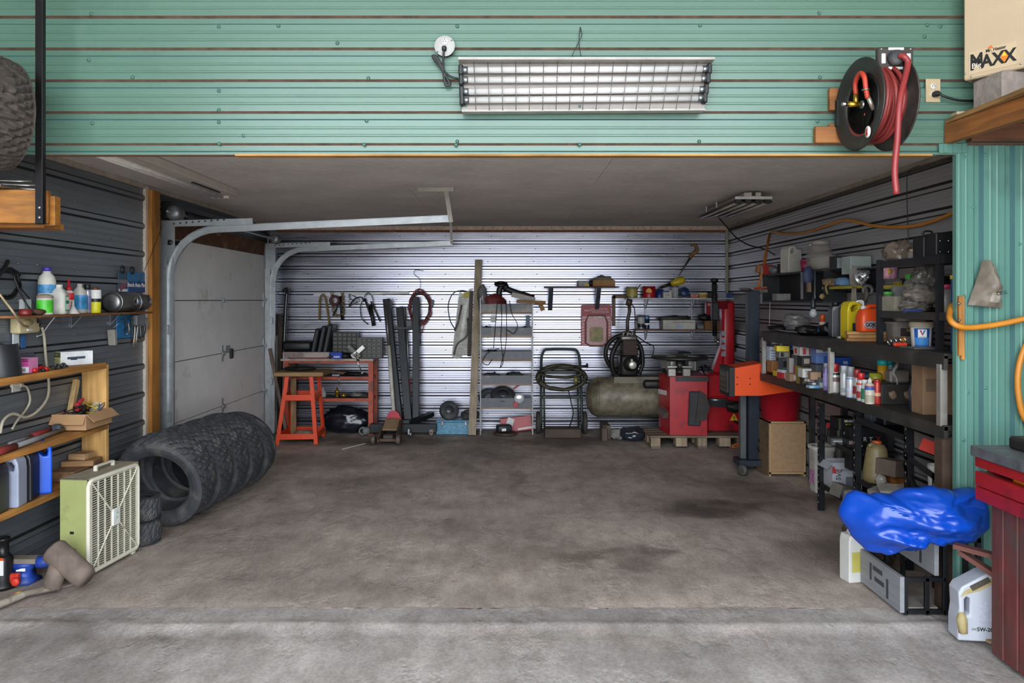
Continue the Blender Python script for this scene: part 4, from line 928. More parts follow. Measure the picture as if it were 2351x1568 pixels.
mb=MB(); mb.cyl(Vector((-2.71, sh(20,-2.71), ZL+.016)), Vector((-2.72, sh(76,-2.72), ZL+.018)),.011,10); mb.part('tube', mat('#8a8a8d', .45,.4), t)
# bottom plank: jugs
ZB = .4615
jug('bright blue plastic jug at the end of the bottom plank', Vector((-2.69,4.345, ZB)),.15,.14,.305, mat('#0f52c9', .28, var=.06), mat('#0f52c9', .3), rz=.55, capx=-.30, group='jugs on the bottom plank')
jug('black jug between the grey jug and the blue jug', Vector((-2.685,4.185, ZB)),.16,.12,.275, mat('#1e1f24', .35, var=.15), M_BLACK, rz=.2, capx=-.28, group='jugs on the bottom plank')
j = jug('translucent grey jug with dark green label on the bottom plank', Vector((-2.665,4.055, ZB)),.15,.10,.275, mat('#8e93a6', .35, var=.08), M_DWHITE, rz=.15, capx=-.3, group='jugs on the bottom plank', bands=[('f', .02,.18,-.40,.05, M_BLACK),('f', .11,.18,-.38,.0, mat('#1f6b4d', .5, var=.4, scale=40))])
jug('black jug cut by the left edge of the photograph on the bottom plank', Vector((-2.685,3.925, ZB)),.16,.11,.265, mat('#1c1a20', .35, var=.15), M_BLACK, rz=.1, capx=-.28, group='jugs on the bottom plank')
mb=MB(); mb.box(Vector((-2.695, sh(150,-2.695)+.12, ZB+.03)),(.16,.34,.06), bev=.004); mb.thing('wood_block', wood('#8d6a4c', 1), 'lowest long wood block on the bottom plank behind the fan', 'wood block', 'wood blocks on the bottom plank')
mb=MB(); mb.box(Vector((-2.69, sh(188,-2.69), ZB+.078)),(.19,.15,.034),(0,0,.15), bev=.003); mb.thing('wood_block', wood('#a07852', 0), 'wide flat wood offcut in the middle of the small block pile', 'wood block', 'wood blocks on the bottom plank')
mb=MB(); mb.box(Vector((-2.695, sh(188,-2.695), ZB+.115)),(.11,.11,.038),(0,0,-.1), bev=.003); mb.thing('wood_block', wood('#b08a63', 0), 'smallest wood offcut on top of the block pile', 'wood block', 'wood blocks on the bottom plank')
# ---------------------------------------------------------------- hanging tyre loft at the upper left
YLo = 3.55
t = thing('tyre_loft', 'orange-brown timber rack hung from a black steel rod, upper left', 'rack', at(0,515, YLo))
be = at(118,517, YLo)
mb=MB(); mb.seg(Vector((be.x-.02, YLo+.02, be.z+.085)), Vector((-3.4, YLo-.22, be.z+.085)),.04,.155, bev=.003); mb.part('beam', wood('#97601f', 0), t)
mb=MB(); mb.box(Vector((be.x-.03, YLo+.05, be.z+.07)),(.06,.05,.14), bev=.003); mb.part('end_block', wood('#97601f', 0), t)
mb=MB(); mb.box(Vector((-2.85, YLo+.14, be.z+.01)),(1.3,.16,.03)); mb.part('rear_board', wood('#a5682a', 0), t)
rx = at(93,0, YLo-.04).x
mb=MB(); mb.box(Vector((rx, YLo-.04,(be.z+4.5)/2)),(.034,.03,4.5-be.z), bev=.003); mb.part('hanger_rod', mat('#151213', .4,.4), t)
for zz in (.03,.075): mb=MB(); mb.lathe([(.008,0),(.008,.006),(0,.007)],8, Matrix.Translation((rx+.005, YLo-.055, be.z+zz)) @ RX90); mb.part('bolt', M_STEEL, t)
mb = MB()
for k in range(3): mb.tube([(-3.3, YLo-.02-.04*k, be.z+.19+.014*k),(-2.6, YLo+.02-.02*k, be.z+.188+.012*k),(rx-.055-.03*k, YLo+.08, be.z+.175+.02*k)],.006,8, smooth_pts=4)
mb.box((-2.75, YLo+.05, be.z+.172),(.9,.3,.012)); mb.part('steel_strips', mat('#9a938c', .3,.9), t)
TY_L = tyre_mesh(R=.265, w=.22, k=40, rin=.17, style='v', depth=.012)
o = bpy.data.objects.new('tyre', TY_L); COL.objects.link(o); o.data = TY_L.copy(); o.data.materials.clear(); o.data.materials.append(mat('#3a322c', .85, var=.3, scale=12, dirt='#221e1b', dirt_amt=.4))
M = Euler((0,0,1.05)).to_matrix().to_4x4(); o.matrix_world = Matrix.Translation((at(-58,0, YLo-.2).x, YLo-.18, be.z+.222+.262)) @ M
tag(o, 'dusty worn tyre up on the timber rack at the upper left', 'tyre')
# ================================================================ along the back wall
def onb(px, py, off=0.0): return at(px, py, YB-off)
def frame_box(mb, a, b): 
    a = Vector(a); b = Vector(b); return mb.box((a+b)/2,[abs(b[i]-a[i]) for i in range(3)])
# ---- small orange stand
t = thing('tool_stand', 'small bright orange metal stand with two trays and a board top', 'stand', (at(690,0,8.4).x, 8.42,0))
M_OR2 = mat('#d9461f', .42, var=.08, dirt='#7d4a35', dirt_amt=.12)
tp = [(at(655,0,8.25).x,8.27),(at(716,0,8.25).x,8.27),(at(735,0,8.62).x,8.60),(at(672,0,8.62).x,8.60)]
ft = [onfl(632,1022), onfl(729,1020), onfl(749,1000), onfl(664,1001)]
ft = [(p.x, p.y) for p in ft]; ft[2] = (ft[2][0],8.70); ft[3] = (ft[3][0],8.70)
def leg_pt(i, z): k = z/.735; return Vector((ft[i][0]+(tp[i][0]-ft[i][0])*k, ft[i][1]+(tp[i][1]-ft[i][1])*k, z))
for i in range(4):
    mb = MB(); d = .02
    sx = 1 if i in (0,3) else -1; sy = 1 if i in (0,1) else -1
    mb.seg(leg_pt(i, 0)+Vector((sx*.018,0,0)), leg_pt(i, .735)+Vector((sx*.014,0,0)),.004,.042, up=(1,0,0)); mb.seg(leg_pt(i, 0)+Vector((0, sy*.018,0)), leg_pt(i, .735)+Vector((0, sy*.016,0)),.038,.004, up=(1,0,0)); mb.part('leg', M_OR2, t)
for zt, hh in ((.50,.06),(.085,.06)):
    P4 = [leg_pt(i, zt) for i in range(4)]; mb = MB()
    for a, b in ((0,1),(1,2),(2,3),(3,0)): mb.seg(P4[a], P4[b],.004, hh)
    lo = [p-Vector((0,0, hh/2-.004)) for p in P4]; mb._add(lo+[p+Vector((0,0,.003)) for p in lo],[(0,1,2,3),(7,6,5,4)]); mb.part('tray', M_OR2, t)
mb=MB(); mb.box(((tp[0][0]+tp[1][0])/2+.01,8.43,.755),(.53,.46,.045), bev=.006); mb.part('top_board', wood('#97794f', 0), t)
mb=MB(); mb.box((tp[0][0]+.12,8.43,.81),(.03,.3,.42-.35), bev=.003); 
mb=MB(); mb.box((leg_pt(0,.3).x+.07,8.5,.36),(.06,.02,.66)); mb.part('back_board', wood('#8d6d47', 2), t)
mb=MB(); mb.blob((at(690,0,8.45).x, 8.45,.80),(.34,.28,.06),.12,2,3,5,.5); mb.thing('black_tray', M_GREASE, 'greasy black tray on top of the small orange stand', 'tray')
mb=MB(); mb.blob((at(697,0,8.4).x, 8.45,.09),(.22,.16,.05),.2,2,3,8,.6); mb.thing('rag', mat('#7f7768', .9), 'pale rag in the lower tray of the orange stand', 'rag')
# ---- orange workbench
YW0, YW1 = 8.80,9.10
bl, br = at(652,0, YW0).x, at(852,0, YW0).x
wbn = thing('workbench', 'orange steel workbench with white-edged top in the back left corner', 'workbench', ((bl+br)/2,8.95,0))
M_OR3 = mat('#a8452a', .55, var=.2, scale=14, dirt='#4b3a30', dirt_amt=.3)
for x in (bl+.03, br):
    for y in (YW0, YW1-.03):
        mb=MB(); mb.box((x, y, .43),(.055,.055,.86)); mb.part('leg', M_OR3, wbn)
mb=MB(); mb.box(((bl+br)/2,(YW0+YW1)/2+.005,.868),(br-bl+.06, YW1-YW0+.08,.022)); mb.part('worktop', mat('#a79f93', .6, dirt='#4f4740', dirt_amt=.5), wbn)
for z in (.845,.655,.405):
    mb=MB(); mb.box(((bl+br)/2, YW0-.005, z),(br-bl, .03,.035)); mb.box((br, (YW0+YW1)/2, z),(.03, YW1-YW0,.035)); mb.part('rail', M_OR3, wbn)
for z in (.672,.42):
    mb=MB(); mb.box(((bl+br)/2,(YW0+YW1)/2, z),(br-bl-.02, YW1-YW0,.014)); mb.part('shelf', M_GREASE, wbn)
ZW = .8795
def bx(px, Y): return at(px, 0, Y).x
# cases and bags on the bench
mb=MB(); mb.box((bx(685,8.95),8.97, ZW+.10+.04),(.34,.24,.11), bev=.03, seg=2); mb.thing('soft_bag', M_BLACK, 'black soft bag lying on the workbench above the other bag', 'bag')
mb=MB(); mb.box((bx(690,8.95),8.97, ZW+.045),(.36,.26,.085), bev=.025, seg=2); mb.thing('soft_bag', mat('#141416', .6), 'lower black bag flat on the workbench top', 'bag')
for k, (px, hh, tl, lb) in enumerate([(727,.34,.2, 'black upright case leaning left on the workbench'),(741,.37,.2, 'middle black upright case on the workbench'),(754,.39,.2, 'black upright case beside the left drawer cabinet')]):
    t = thing('tool_case', lb, 'case', (bx(px, 8.97)-.03,8.97, ZW), 'upright cases on the workbench'); t.rotation_euler = (0, tl, 0)
    mb=MB(); mb.box((0,0, hh/2+.01),(.055,.24, hh), bev=.012); mb.part('shell', mat('#17181b', .5), t, world=False)
    mb=MB(); mb.box((.0,-.122, hh/2),(.006,.006, hh*.9)); mb.part('seam', mat('#2c333c', .4), t, world=False)
def drawer_cab(label, x0, x1, z0, z1, nx, nz, Y, m, dm):
    t = thing('drawer_cabinet', label, 'cabinet', ((x0+x1)/2, Y, z0), 'small parts cabinets on the workbench')
    mb=MB(); mb.box(((x0+x1)/2, Y+.055,(z0+z1)/2),(x1-x0,.11, z1-z0)); mb.part('frame', m, t)
    dw, dh = (x1-x0-.012)/nx,(z1-z0-.012)/nz
    s = MB(); s.box((0,0,0),(dw-.008,.02, dh-.012), bev=.003); s.box((0,-.014,0),(dw*.3,.012,.006)); me = s.mesh('drawer', dm)
    for i in range(nx):
        for j in range(nz):
            o = bpy.data.objects.new('drawer', me); COL.objects.link(o); o.parent = t; o.location = Vector((x0+.006+dw*(i+.5), Y-.004, z0+.006+dh*(j+.5)))-abs_loc(t)
M_DRW = mat('#4a4742', .4, var=.3, scale=18); M_CABF = mat('#1b1a19', .5)
drawer_cab('larger black cabinet of small clear drawers on the workbench', bx(764,8.95), bx(820,8.95), ZW, ZW+.30,5,6,8.95, M_CABF, M_DRW)
drawer_cab('smaller grey-framed cabinet of clear drawers at the bench end', bx(820,8.9), bx(877,8.9), ZW, ZW+.235,5,5,8.90, mat('#55534f', .5), M_DRW)
carton('carton', 'long pale carton with dark red print at the front of the workbench', Vector((bx(704,8.82),8.83, ZW)),(.53,.10,.075),.03, mat('#9c8f88', .7),[('f', .02,.1,.45,.9, mat('#7c6a66', .7, var=.4, scale=40)),('f', .1,.0,.98,.2, mat('#6d2422', .6))])
carton('carton', 'bright blue carton on the workbench beside the long pale one', Vector((bx(774,8.85),8.84, ZW)),(.14,.09,.075),-.1, mat('#22409f', .5),[('f', .1,.15,.85,.4, mat('#b9c1dc', .6, var=.4, scale=60))])
t = thing('steel_clamp', 'shiny angled steel clamp hanging over the bench edge', 'clamp', (bx(817,8.8),8.80, ZW)); M_ALU = mat('#8b8a86', .35,.7)
mb=MB(); mb.seg((-.09,-.0,.15),(.05,-.02,.02),.02,.045); mb.seg((.09,-.0,.14),(-.04,-.02,.02),.02,.045); mb.box((0,-.02,.015),(.13,.03,.03),(0,.7,0), bev=.005); mb.part('jaws', M_ALU, t, world=False)
mb=MB(); mb.tube([(.0,-.03,.04),(.03,-.045,-.04),(.08,-.05,-.15)],.006,8); mb.torus((.085,-.05,-.16),.010,.004, RX90,14,6); mb.part('wrench', M_CHROME, t, world=False)
mb=MB(); mb.cyl((0,-.03,.045),(0,-.06,.045),.016,12); mb.part('pivot', M_CHROME, t, world=False)
mb=MB(); mb.blob((bx(790,8.85),8.87, ZW+.03),(.16,.14,.07),.3,2,3,4,.85); mb.thing('greasy_part', M_GREASE, 'greasy dark lump behind the blue carton on the bench', 'scrap')
mb=MB(); mb.blob((bx(755,8.8),8.83, ZW+.02),(.14,.09,.05),.25,2,3,9,.8); mb.thing('grinder_head', M_GREASE, 'small dark tool head under the blue carton on the bench edge', 'tool')
# bench shelves
mb=MB(); mb.box((bx(680,8.9),8.92,.679+.05),(.30,.22,.09), bev=.03, seg=2); mb.thing('plastic_case', mat('#2c2d30', .5), 'dark grey tool case on the upper bench shelf', 'case')
mb=MB(); mb.box((bx(797,8.9),8.94,.70),(.30,.14,.03),(.0,.12,.1), bev=.003); mb.thing('wood_board', wood('#5b3d2a', 0), 'reddish brown board on the upper bench shelf', 'board')
mb=MB(); mb.box((bx(774,8.85),8.80,.69),(.09,.05,.022), bev=.003); mb.tube([(bx(779,8.8),8.785,.69),(bx(779,8.8),8.78,.58)],.008,8); mb.thing('clamp_bar', M_STEEL, 'pale steel clamp hanging from the upper bench shelf', 'clamp')
mb=MB(); mb.blob((bx(742,8.85),8.9,.715),(.10,.10,.07),.25,2.5,3,6,.9); mb.thing('chrome_part', M_CHROME, 'shiny chrome fitting on the upper bench shelf', 'scrap')
mb=MB(); mb.blob((bx(815,8.85),8.86,.70),(.24,.12,.045),.3,2.5,3,7,.8); mb.thing('greasy_tools', M_GREASE, 'heap of greasy metal on the right of the upper bench shelf', 'scrap')
bottle('glass_bottle', 'small clear glass bottle on the lower bench shelf', 'bottle', Vector((bx(741,8.85),8.86,.4275)),[(.035,0),(.037,.01),(.037,.05),(.02,.08),(.011,.10),(.011,.12)], M_CLEAR, [(.013,.118),(.013,.132),(0,.133)], M_STEEL)
bottle('brass_valve', 'upright brass valve on the lower bench shelf', 'valve', Vector((bx(774,8.85),8.85,.4275)),[(.02,0),(.024,.01),(.018,.05),(.026,.06),(.026,.075),(.012,.085),(.012,.11),(0,.115)], M_BRASS, n=10)
mb=MB(); mb.cyl((bx(783,8.85),8.84,.447),(bx(796,8.85),8.86,.447),.018,10); mb.cyl((bx(789,8.85),8.85,.447),(bx(789,8.85),8.85,.475),.01,8); mb.thing('brass_fitting', M_BRASS, 'brass pipe fitting lying beside the upright valve', 'fitting')
mb=MB(); mb.seg((bx(765,8.9),8.95,.44),(bx(845,8.9),8.9,.455),.10,.02); mb.thing('steel_bar', M_GREASE, 'dark flat bar on the lower bench shelf', 'bar')
mb=MB(); mb.blob((bx(818,8.85),8.87,.455),(.14,.12,.055),.3,2.5,3,12,.9); mb.thing('cable_clutter', mat('#6b675f', .6), 'grey bundle on the right of the lower bench shelf', 'scrap')
mb=MB(); mb.blob((bx(797,8.95),8.93,.155),(.56,.30,.33),.16,1.6,4,2,.92); mb.thing('bin_bag', mat('#15171f', .22, var=.3, bump=.8, scale=7), 'glossy black plastic bag under the workbench', 'bag')
t = thing('pipe_elbow', 'grey plastic pipe elbow on the floor under the workbench', 'pipe', (bx(828,8.7),8.72,0))
mb=MB(); mb.torus((.02,.02,.055),.04,.012, RX90,20,8,2.5); mb.tube([(.02,.0,.055),(.10,.06,.055)],.045,14); mb.part('pipe', mat('#6a6a6a', .6), t, world=False)
# ---- leaning things in the corner
mb=MB(); mb.tube([onb(646,985,.12)+Vector((0,0,.01)), onb(652,800,.1), onb(657,690,.09), onb(660,672,.09), onb(657,664,.12), onb(652,668,.15)],.022,10, smooth_pts=5); mb.thing('exhaust_pipe', mat('#4c4d50', .35,.8), 'tall dark exhaust pipe with bent top leaning in the corner', 'pipe')
for k, (x0, x1, w, c, lb) in enumerate([(630,632,.06, '#8a857c', 'pale weathered board leaning in the back left corner'),(642,643,.05, '#4b3b31', 'dark reddish board standing behind the pale one')]):
    mb = MB(); p = onb(x0,990,.22-.1*k); p.z = .003; mb.seg(p, onb(x1,770-50*k, .14-.06*k),.02, w, up=(1,0,0)); mb.thing('leaning_board', wood(c, 2), lb, 'board')
mb = MB(); p = at(659,992,8.72); p.z = .012; mb.seg(p, at(619,800,8.74),.035,.02, up=(0,1,0)); mb.thing('wooden_pole', wood('#6e5b50', 2), 'long brown wooden stick leaning across the corner', 'stick')
# ---- hanging rail with straps
t = thing('hook_rail', 'thin white rail of hooks on the back wall above the workbench', 'rail', onb(835,676,.01)); 
mb=MB(); mb.seg(onb(720,676,.015), onb(938,672,.015),.012,.03); mb.part('rail', mat('#b8b6b4', .5,.3), t)
for px in (742,765,786,803,842,880,925):
    mb=MB(); mb.tube([onb(px, 676,.02), onb(px, 678,.05), onb(px, 674,.06)],.003,5); mb.part('hook', M_STEEL, t)
mb=MB(); mb.tube([onb(733,735,.04), onb(734,690,.05), onb(741,676,.055), onb(748,690,.05), onb(756,745,.04)],.011,6, smooth_pts=5); mb.thing('strap', mat('#7d6430', .8), 'ochre webbing strap on the hook rail', 'strap')
mb=MB(); mb.torus(onb(768,690,.06),.05,.016, RX90,20,8); mb.thing('hose_ring', mat('#4d231d', .6), 'small dark red ring of hose on the hook rail', 'hose')
t = thing('chain', 'pale rusty chain hanging in a loop on the hook rail', 'chain', onb(778,730,.05))
cp = catmull([onb(762,674,.06), onb(763,700,.05), onb(768,722,.045), onb(780,725,.045), onb(788,718,.045), onb(787,690,.05), onb(786,673,.06)],4)
for k, p in enumerate(cp): mb=MB(); mb.torus(p, .016,.0055, Euler((PI/2,.7*(k % 2),1.2*(k % 2))).to_matrix().to_4x4(),10,5); mb.part('link', mat('#8f7a5c', .5,.5), t)
mb=MB(); mb.tube([onb(782,680,.05), onb(783,705,.05), onb(786,735,.04)],.016,8); mb.thing('bar_tool', M_BLACK, 'short black bar hanging inside the chain loop', 'tool')
mb=MB(); mb.tube([onb(777,695,.05), onb(771,712,.05), onb(764,725,.04)],.009,8); mb.thing('pry_tool', M_BLACK, 'thin black tool hanging beside the chain', 'tool')
mb = MB()
for k in range(5): 
    rd = random.Random(k); mb.tube([onb(802,675,.05)]+[onb(802+rd.uniform(-4,22),685+8*i,.04) for i in range(3)],.003,5, smooth_pts=4)
mb.thing('wire_bunch', mat('#5d564e', .6), 'bunch of thin wires hanging on the rail', 'wire')
mb=MB(); mb.tube([onb(801,705,.04), onb(812,688,.05), onb(828,682,.05), onb(836,692,.04)],.008,7, smooth_pts=5); mb.thing('rubber_hose', M_BLACK, 'short black rubber hose curved over the rail', 'hose')
t = thing('grease_gun', 'black hand pump with hose loop hanging on the rail', 'tool', onb(850,745,.05))
mb=MB(); mb.tube([onb(837,685,.06), onb(846,712,.055), onb(851,725,.05)],.010,8); mb.tube([onb(849,700,.055), onb(856,735,.05), onb(858,748,.05)],.022,10); mb.part('barrel', M_BLACK, t)
mb=MB(); mb.tube([onb(838,684,.06), onb(828,700,.05), onb(830,730,.045), onb(845,745,.04)],.005,6, smooth_pts=5); mb.tube([onb(836,682,.06), onb(845,672,.06), onb(855,684,.06), onb(860,715,.05)],.005,6, smooth_pts=5); mb.part('hose', M_BLACK, t)
mb=MB(); mb.tube([onb(851,692,.06), onb(862,715,.055), onb(873,738,.05)],.009,8); mb.part('lever', mat('#3b3a37', .4), t)
# ---- dark posts, jack handle
M_NAVY = mat('#12151a', .5,.2, var=.25, dirt='#221f1d', dirt_amt=.25)
eng = thing('engine_hoist', 'folded dark navy engine hoist with three upright posts', 'hoist', onfl(925,985))
for (xa, ya, xb2, yb2, w, o1, o2) in [(917,972,888,687,.085,.42,.18),(938,965,918,705,.085,.34,.12),(955,960,955,682,.075,.30,.14)]:
    a = onb(xa, ya, o1); b = onb(xb2, yb2, o2); a.z = max(a.z, .10); mb=MB(); mb.seg(a, b, w, w, up=(0,1,0), bev=.004); mb.part('post', M_NAVY, eng)
mb=MB(); mb.seg(Vector((bx(850,8.7),8.72,.095)), Vector((bx(1002,8.7),8.72,.095)),.09,.10, bev=.004); mb.part('base_beam', M_NAVY, eng)
mb=MB(); mb.seg(Vector((bx(945,8.8),8.72,.15)), Vector((bx(990,8.95),9.0,.21)),.08,.05); mb.seg(Vector((bx(900,8.8),8.76,.16)), Vector((bx(955,8.95),8.8,.16)),.12,.04); mb.part('leg_beam', M_NAVY, eng)
mb = MB(); a = onb(898,752,.2); b = onb(955,754,.2); mb.seg(a, b, .02,.02); mb.part('pin_bar', M_BLACK, eng)
mb=MB(); mb.lathe([(.028,-.012),(.03,0),(.028,.012)],16, Matrix.Translation((bx(990,8.68),8.68,.03)) @ RY90); mb.box((bx(990,8.68),8.69,.05),(.04,.03,.06)); mb.part('caster', mat('#7c6f68', .5,.4), eng)
mb=MB(); mb.box(onb(939,745,.12),(.06,.02,.10)); mb.part('lock_plate', M_DSTEEL, eng)
mb=MB(); mb.tube([onb(931,705,.10), onb(936,800,.14), onb(941,930,.22)],.008,8); mb.part('ram_rod', M_STEEL, eng)
mb=MB(); mb.cyl(onb(938,870,.25), onb(941,945,.28),.018,12); mb.part('ram', mat('#a4121d', .35), eng)
# cable coil with hanger
t = thing('jumper_cables', 'coiled red and black jumper cables hung from a bent wire', 'cable', onb(965,760,.05))
for k, (m, R) in enumerate([(mat('#7c2c25', .5),.135),(M_BLACK, .115),(mat('#6b2a25', .5),.125)]):
    mb = MB(); coil(mb, onb(964,706,.07+.018*k), R, .0055,3, RX90,5+k, .10,1.5, per=16); mb.part('loops', m, t)
mb=MB(); mb.tube([onb(972,618+4,.03), onb(953,620,.05), onb(951,630,.05), onb(963,640,.05), onb(965,655,.06), onb(962,670,.06)],.003,5, smooth_pts=3); mb.part('hanger_wire', M_DSTEEL, t)
mb=MB(); mb.box(onb(990,697,.07),(.05,.03,.09),(0,.2,0), bev=.006); mb.part('clip', mat('#5a5a5c', .5), t)
mb=MB(); mb.tube([onb(975,740,.08), onb(968,765,.07)],.006,6); mb.part('lead', mat('#7c2c25', .5), t)
cable('black_chain', 'thin black chain hanging beside the dark post', [onb(963,690,.11), onb(964,740,.11), onb(965,790,.10)],.006, M_BLACK, 'chain', sm=3)
# ---- floor jack
J = onfl(888,1022); t = thing('floor_jack', 'rusty trolley jack with red handle socket and long white handle', 'jack', J); M_RUST = mat('#57463a', .7,.3, var=.3, scale=14)
Yj = J.y
mb = MB()
for s in (-1,1):
    xw = .13 if s > 0 else -.13
    poly = [(0,.03),(.10,.02),(.52,.04),(.60,.13),(.45,.20),(.12,.12),(0,.06)]
    mb.prism(poly,.014, Matrix.Translation((xw*.72-.007,0,0)) @ Matrix(((0,0,1,0),(1,0,0,0),(0,1,0,0),(0,0,0,1))))
mb.box((0,.06,.045),(.20,.03,.03)); mb.box((0,.33,.16),(.17,.26,.02),(.25,0,0)); mb.part('frame', M_RUST, t, world=False)
mb=MB(); mb.box((0,.30,.175),(.16,.28,.012),(.30,0,0), bev=.003); mb.part('cover_plate', mat('#8a7357', .7, var=.2), t, world=False)
for x in (-.15,.12):
    mb=MB(); mb.lathe([(.05,-.022),(.055,-.012),(.055,.012),(.05,.022)],18, Matrix.Translation((x, .03,.055)) @ RY90); mb.part('front_wheel', mat('#5a4f48', .6,.3), t, world=False)
mb=MB(); mb.lathe([(.03,-.012),(.036,0),(.03,.012)],14, Matrix.Translation((.20,.45,.036)) @ RY90); mb.box((.18,.44,.07),(.02,.04,.06)); mb.part('rear_caster', M_STEEL, t, world=False)
mb=MB(); mb.box((0,.12,.075),(.11,.10,.045), bev=.008); mb.part('saddle', mat('#3a302b', .6), t, world=False)
mb=MB(); mb.prism([(-.09,0),(.09,0),(.06,.07),(.025,.10),(-.025,.10),(-.06,.07)],.05, Matrix.Translation((0,.52,.20)) @ RX90); mb.part('handle_socket', mat('#a81f30', .4), t, world=False)
hb = Vector((0,.50,.25)); he = at(886,700,8.95)-J
mb=MB(); mb.cyl(hb, hb.lerp(he, .62),.022,14); mb.part('handle', mat('#b9b5ab', .5, var=.12, dirt='#8a8070', dirt_amt=.2), t, world=False)
mb=MB(); mb.cyl(hb.lerp(he, .62), he, .019,14); mb.part('handle_grip', mat('#6f6c68', .4,.6), t, world=False)
mb = MB(); a = onfl(786,1031,.004); b = onfl(838,1018,.004); mb.seg(a, b, .012,.006); mb.thing('white_stick', M_WHITE, 'thin white stick lying on the floor beside the jack', 'stick')
# ---- blue toolbox and two wheels
t = thing('toolbox', 'pale blue hammered metal toolbox on the floor', 'toolbox', (bx(1040,8.85),8.9,0)); M_TB = mat('#4f7d95', .45,.2, var=.3, scale=40, bump=.2)
mb=MB(); mb.box((0,0,.07),(.385,.17,.14), bev=.005); mb.part('body', M_TB, t, world=False)
mb=MB(); mb.box((0,0,.153),(.39,.175,.028), bev=.008); mb.part('lid', M_TB, t, world=False)
for x in (-.12,.15):
    mb=MB(); mb.box((x, -.09,.13),(.03,.012,.05), bev=.004); mb.part('latch', M_CHROME, t, world=False)
def small_wheel(P, rot, R, w, label):
    t = thing('cart_wheel', label, 'wheel', P); t.rotation_euler = rot
    mb=MB(); mb.lathe([(R*.45,-w*.4),(R*.8,-w*.5),(R*.97,-w*.32),(R, 0),(R*.97, w*.32),(R*.8, w*.5),(R*.45, w*.4)],28); mb.part('tyre', M_RUBBER, t, world=False)
    mb=MB(); mb.lathe([(.012,-w*.48),(R*.44,-w*.42),(R*.46,-w*.2),(R*.46, w*.2),(R*.44, w*.42),(.012, w*.48)],20); mb.part('rim', mat('#55565a', .4,.6), t, world=False)
    return t
small_wheel(Vector((bx(1031,8.9),8.9,.168+.098)),(PI/2-.6,.55,0),.115,.075, 'small black rubber wheel tilted on the blue toolbox')
small_wheel(Vector((bx(1079,8.9),8.93,.168+.043)),(.12,0,0),.11,.075, 'small wheel lying flat on the toolbox behind the timber')
# ---- narrow tray rack
XA, XB = bx(1104,8.95), bx(1222,8.95); ya_, yb_ = 8.80,9.06
rk = thing('tray_rack', 'narrow steel rack of five grey trays against the back wall', 'rack', ((XA+XB)/2,8.93,0))
M_RACK = mat('#8c8b88', .5,.4, var=.2); M_TRAY = mat('#55565a', .5,.3, var=.15, dirt='#7d7468', dirt_amt=.2)
for x in (XA, XB):
    for y in (ya_, yb_):
        mb=MB(); mb.box((x, y, .79),(.012,.012,1.58)); mb.part('upright', M_RACK, rk)
TR = []
for (yt, ybm) in ((698,716),(752,770),(807,825),(862,880),(914,934)):
    zt = H-(yt-CY)*ya_/F; zb_ = H-(ybm-CY)*ya_/F; TR.append((zb_, zt))
    mb=MB(); mb.box(((XA+XB)/2, ya_,(zt+zb_)/2),(XB-XA,.006, zt-zb_)); mb.box(((XA+XB)/2, yb_,(zt+zb_)/2),(XB-XA,.006, zt-zb_)); mb.box(((XA+XB)/2,(ya_+yb_)/2, zb_+.004),(XB-XA, yb_-ya_,.006))
    tr = mb.part('tray', M_TRAY, rk)
    mb=MB(); mb.box(((XA+XB)/2, ya_+.004, zb_-.012),(XB-XA, .012,.022)); mb.part('rail', wood('#a08a74', 0), tr)
rd = random.Random(21)
def tray_item(name, label, cat, px, k, size, m, amp=.2, seed=1, dy=0):
    z = TR[k][0]+.008; mb=MB(); mb.blob((bx(px,8.92),8.93+dy, z+size[2]*.42), size, amp,2.2,3, seed,.84); return mb.thing(name, m, label, cat)
tray_item('wrapped_part', 'dull red part wrapped in clear plastic on the top tray', 'bag', 1135,0,(.26,.18,.22), mat('#6a2a2c', .35, var=.4, scale=12),.2,3)
tray_item('plastic_bag', 'grey clear plastic bag at the left of the top tray', 'bag', 1108,0,(.12,.14,.34), mat('#6f6d6e', .25, var=.3),.25,4)
t = thing('drive_belt', 'black rubber boot and hose on top of the tray rack', 'hose', onb(1155,665,.25))
mb=MB(); mb.tube([onb(1147,690,.24), onb(1146,668,.25), onb(1152,657,.25), onb(1160,655,.25), onb(1162,668,.24)],.035,10, smooth_pts=4); mb.tube([onb(1160,662,.25), onb(1180,670,.24), onb(1200,676,.24), onb(1225,684,.22)],.035,10, smooth_pts=4); mb.part('hose', M_BLACK, t)
mb=MB(); mb.torus(onb(1150,652,.25),.06,.02, Euler((.3,0,0)).to_matrix().to_4x4(),18,8); mb.part('boot_ring', M_BLACK, t)
mb=MB(); mb.seg(onb(1175,676,.30), onb(1228,688,.28),.05,.05); mb.thing('white_strip', mat('#a39c92', .6), 'worn white plastic strip on the top tray', 'strip')
mb=MB(); mb.seg(onb(1186,692,.36), onb(1252,694,.36),.20,.035); mb.seg(onb(1240,697,.37), onb(1247,713,.37),.05,.02, up=(0,1,0)); mb.thing('cardboard_strip', mat('#8a6642', .85), 'torn cardboard flap sticking out right of the top tray', 'cardboard')
for k, pts in enumerate([[(1142,690),(1138,740),(1133,800)],[(1150,690),(1152,730),(1150,780),(1155,830),(1148,845)],[(1162,690),(1163,760),(1160,800),(1148,845)],[(1170,690),(1175,720),(1188,745),(1180,765),(1165,758)],[(1146,800),(1120,810),(1108,830),(1120,838),(1130,825)]]):
    cable('wiring_lead', ['black lead hanging at the left over the tray rack', 'long wavy black lead down the middle of the tray rack', 'straight black lead falling past the second tray', 'black lead looping at the right of the second tray', 'thin black wire drooping from the third tray'][k],[onb(x, y, .41+.01*k) for x, y in pts],.005, M_BLACK, group='leads hanging over the tray rack')
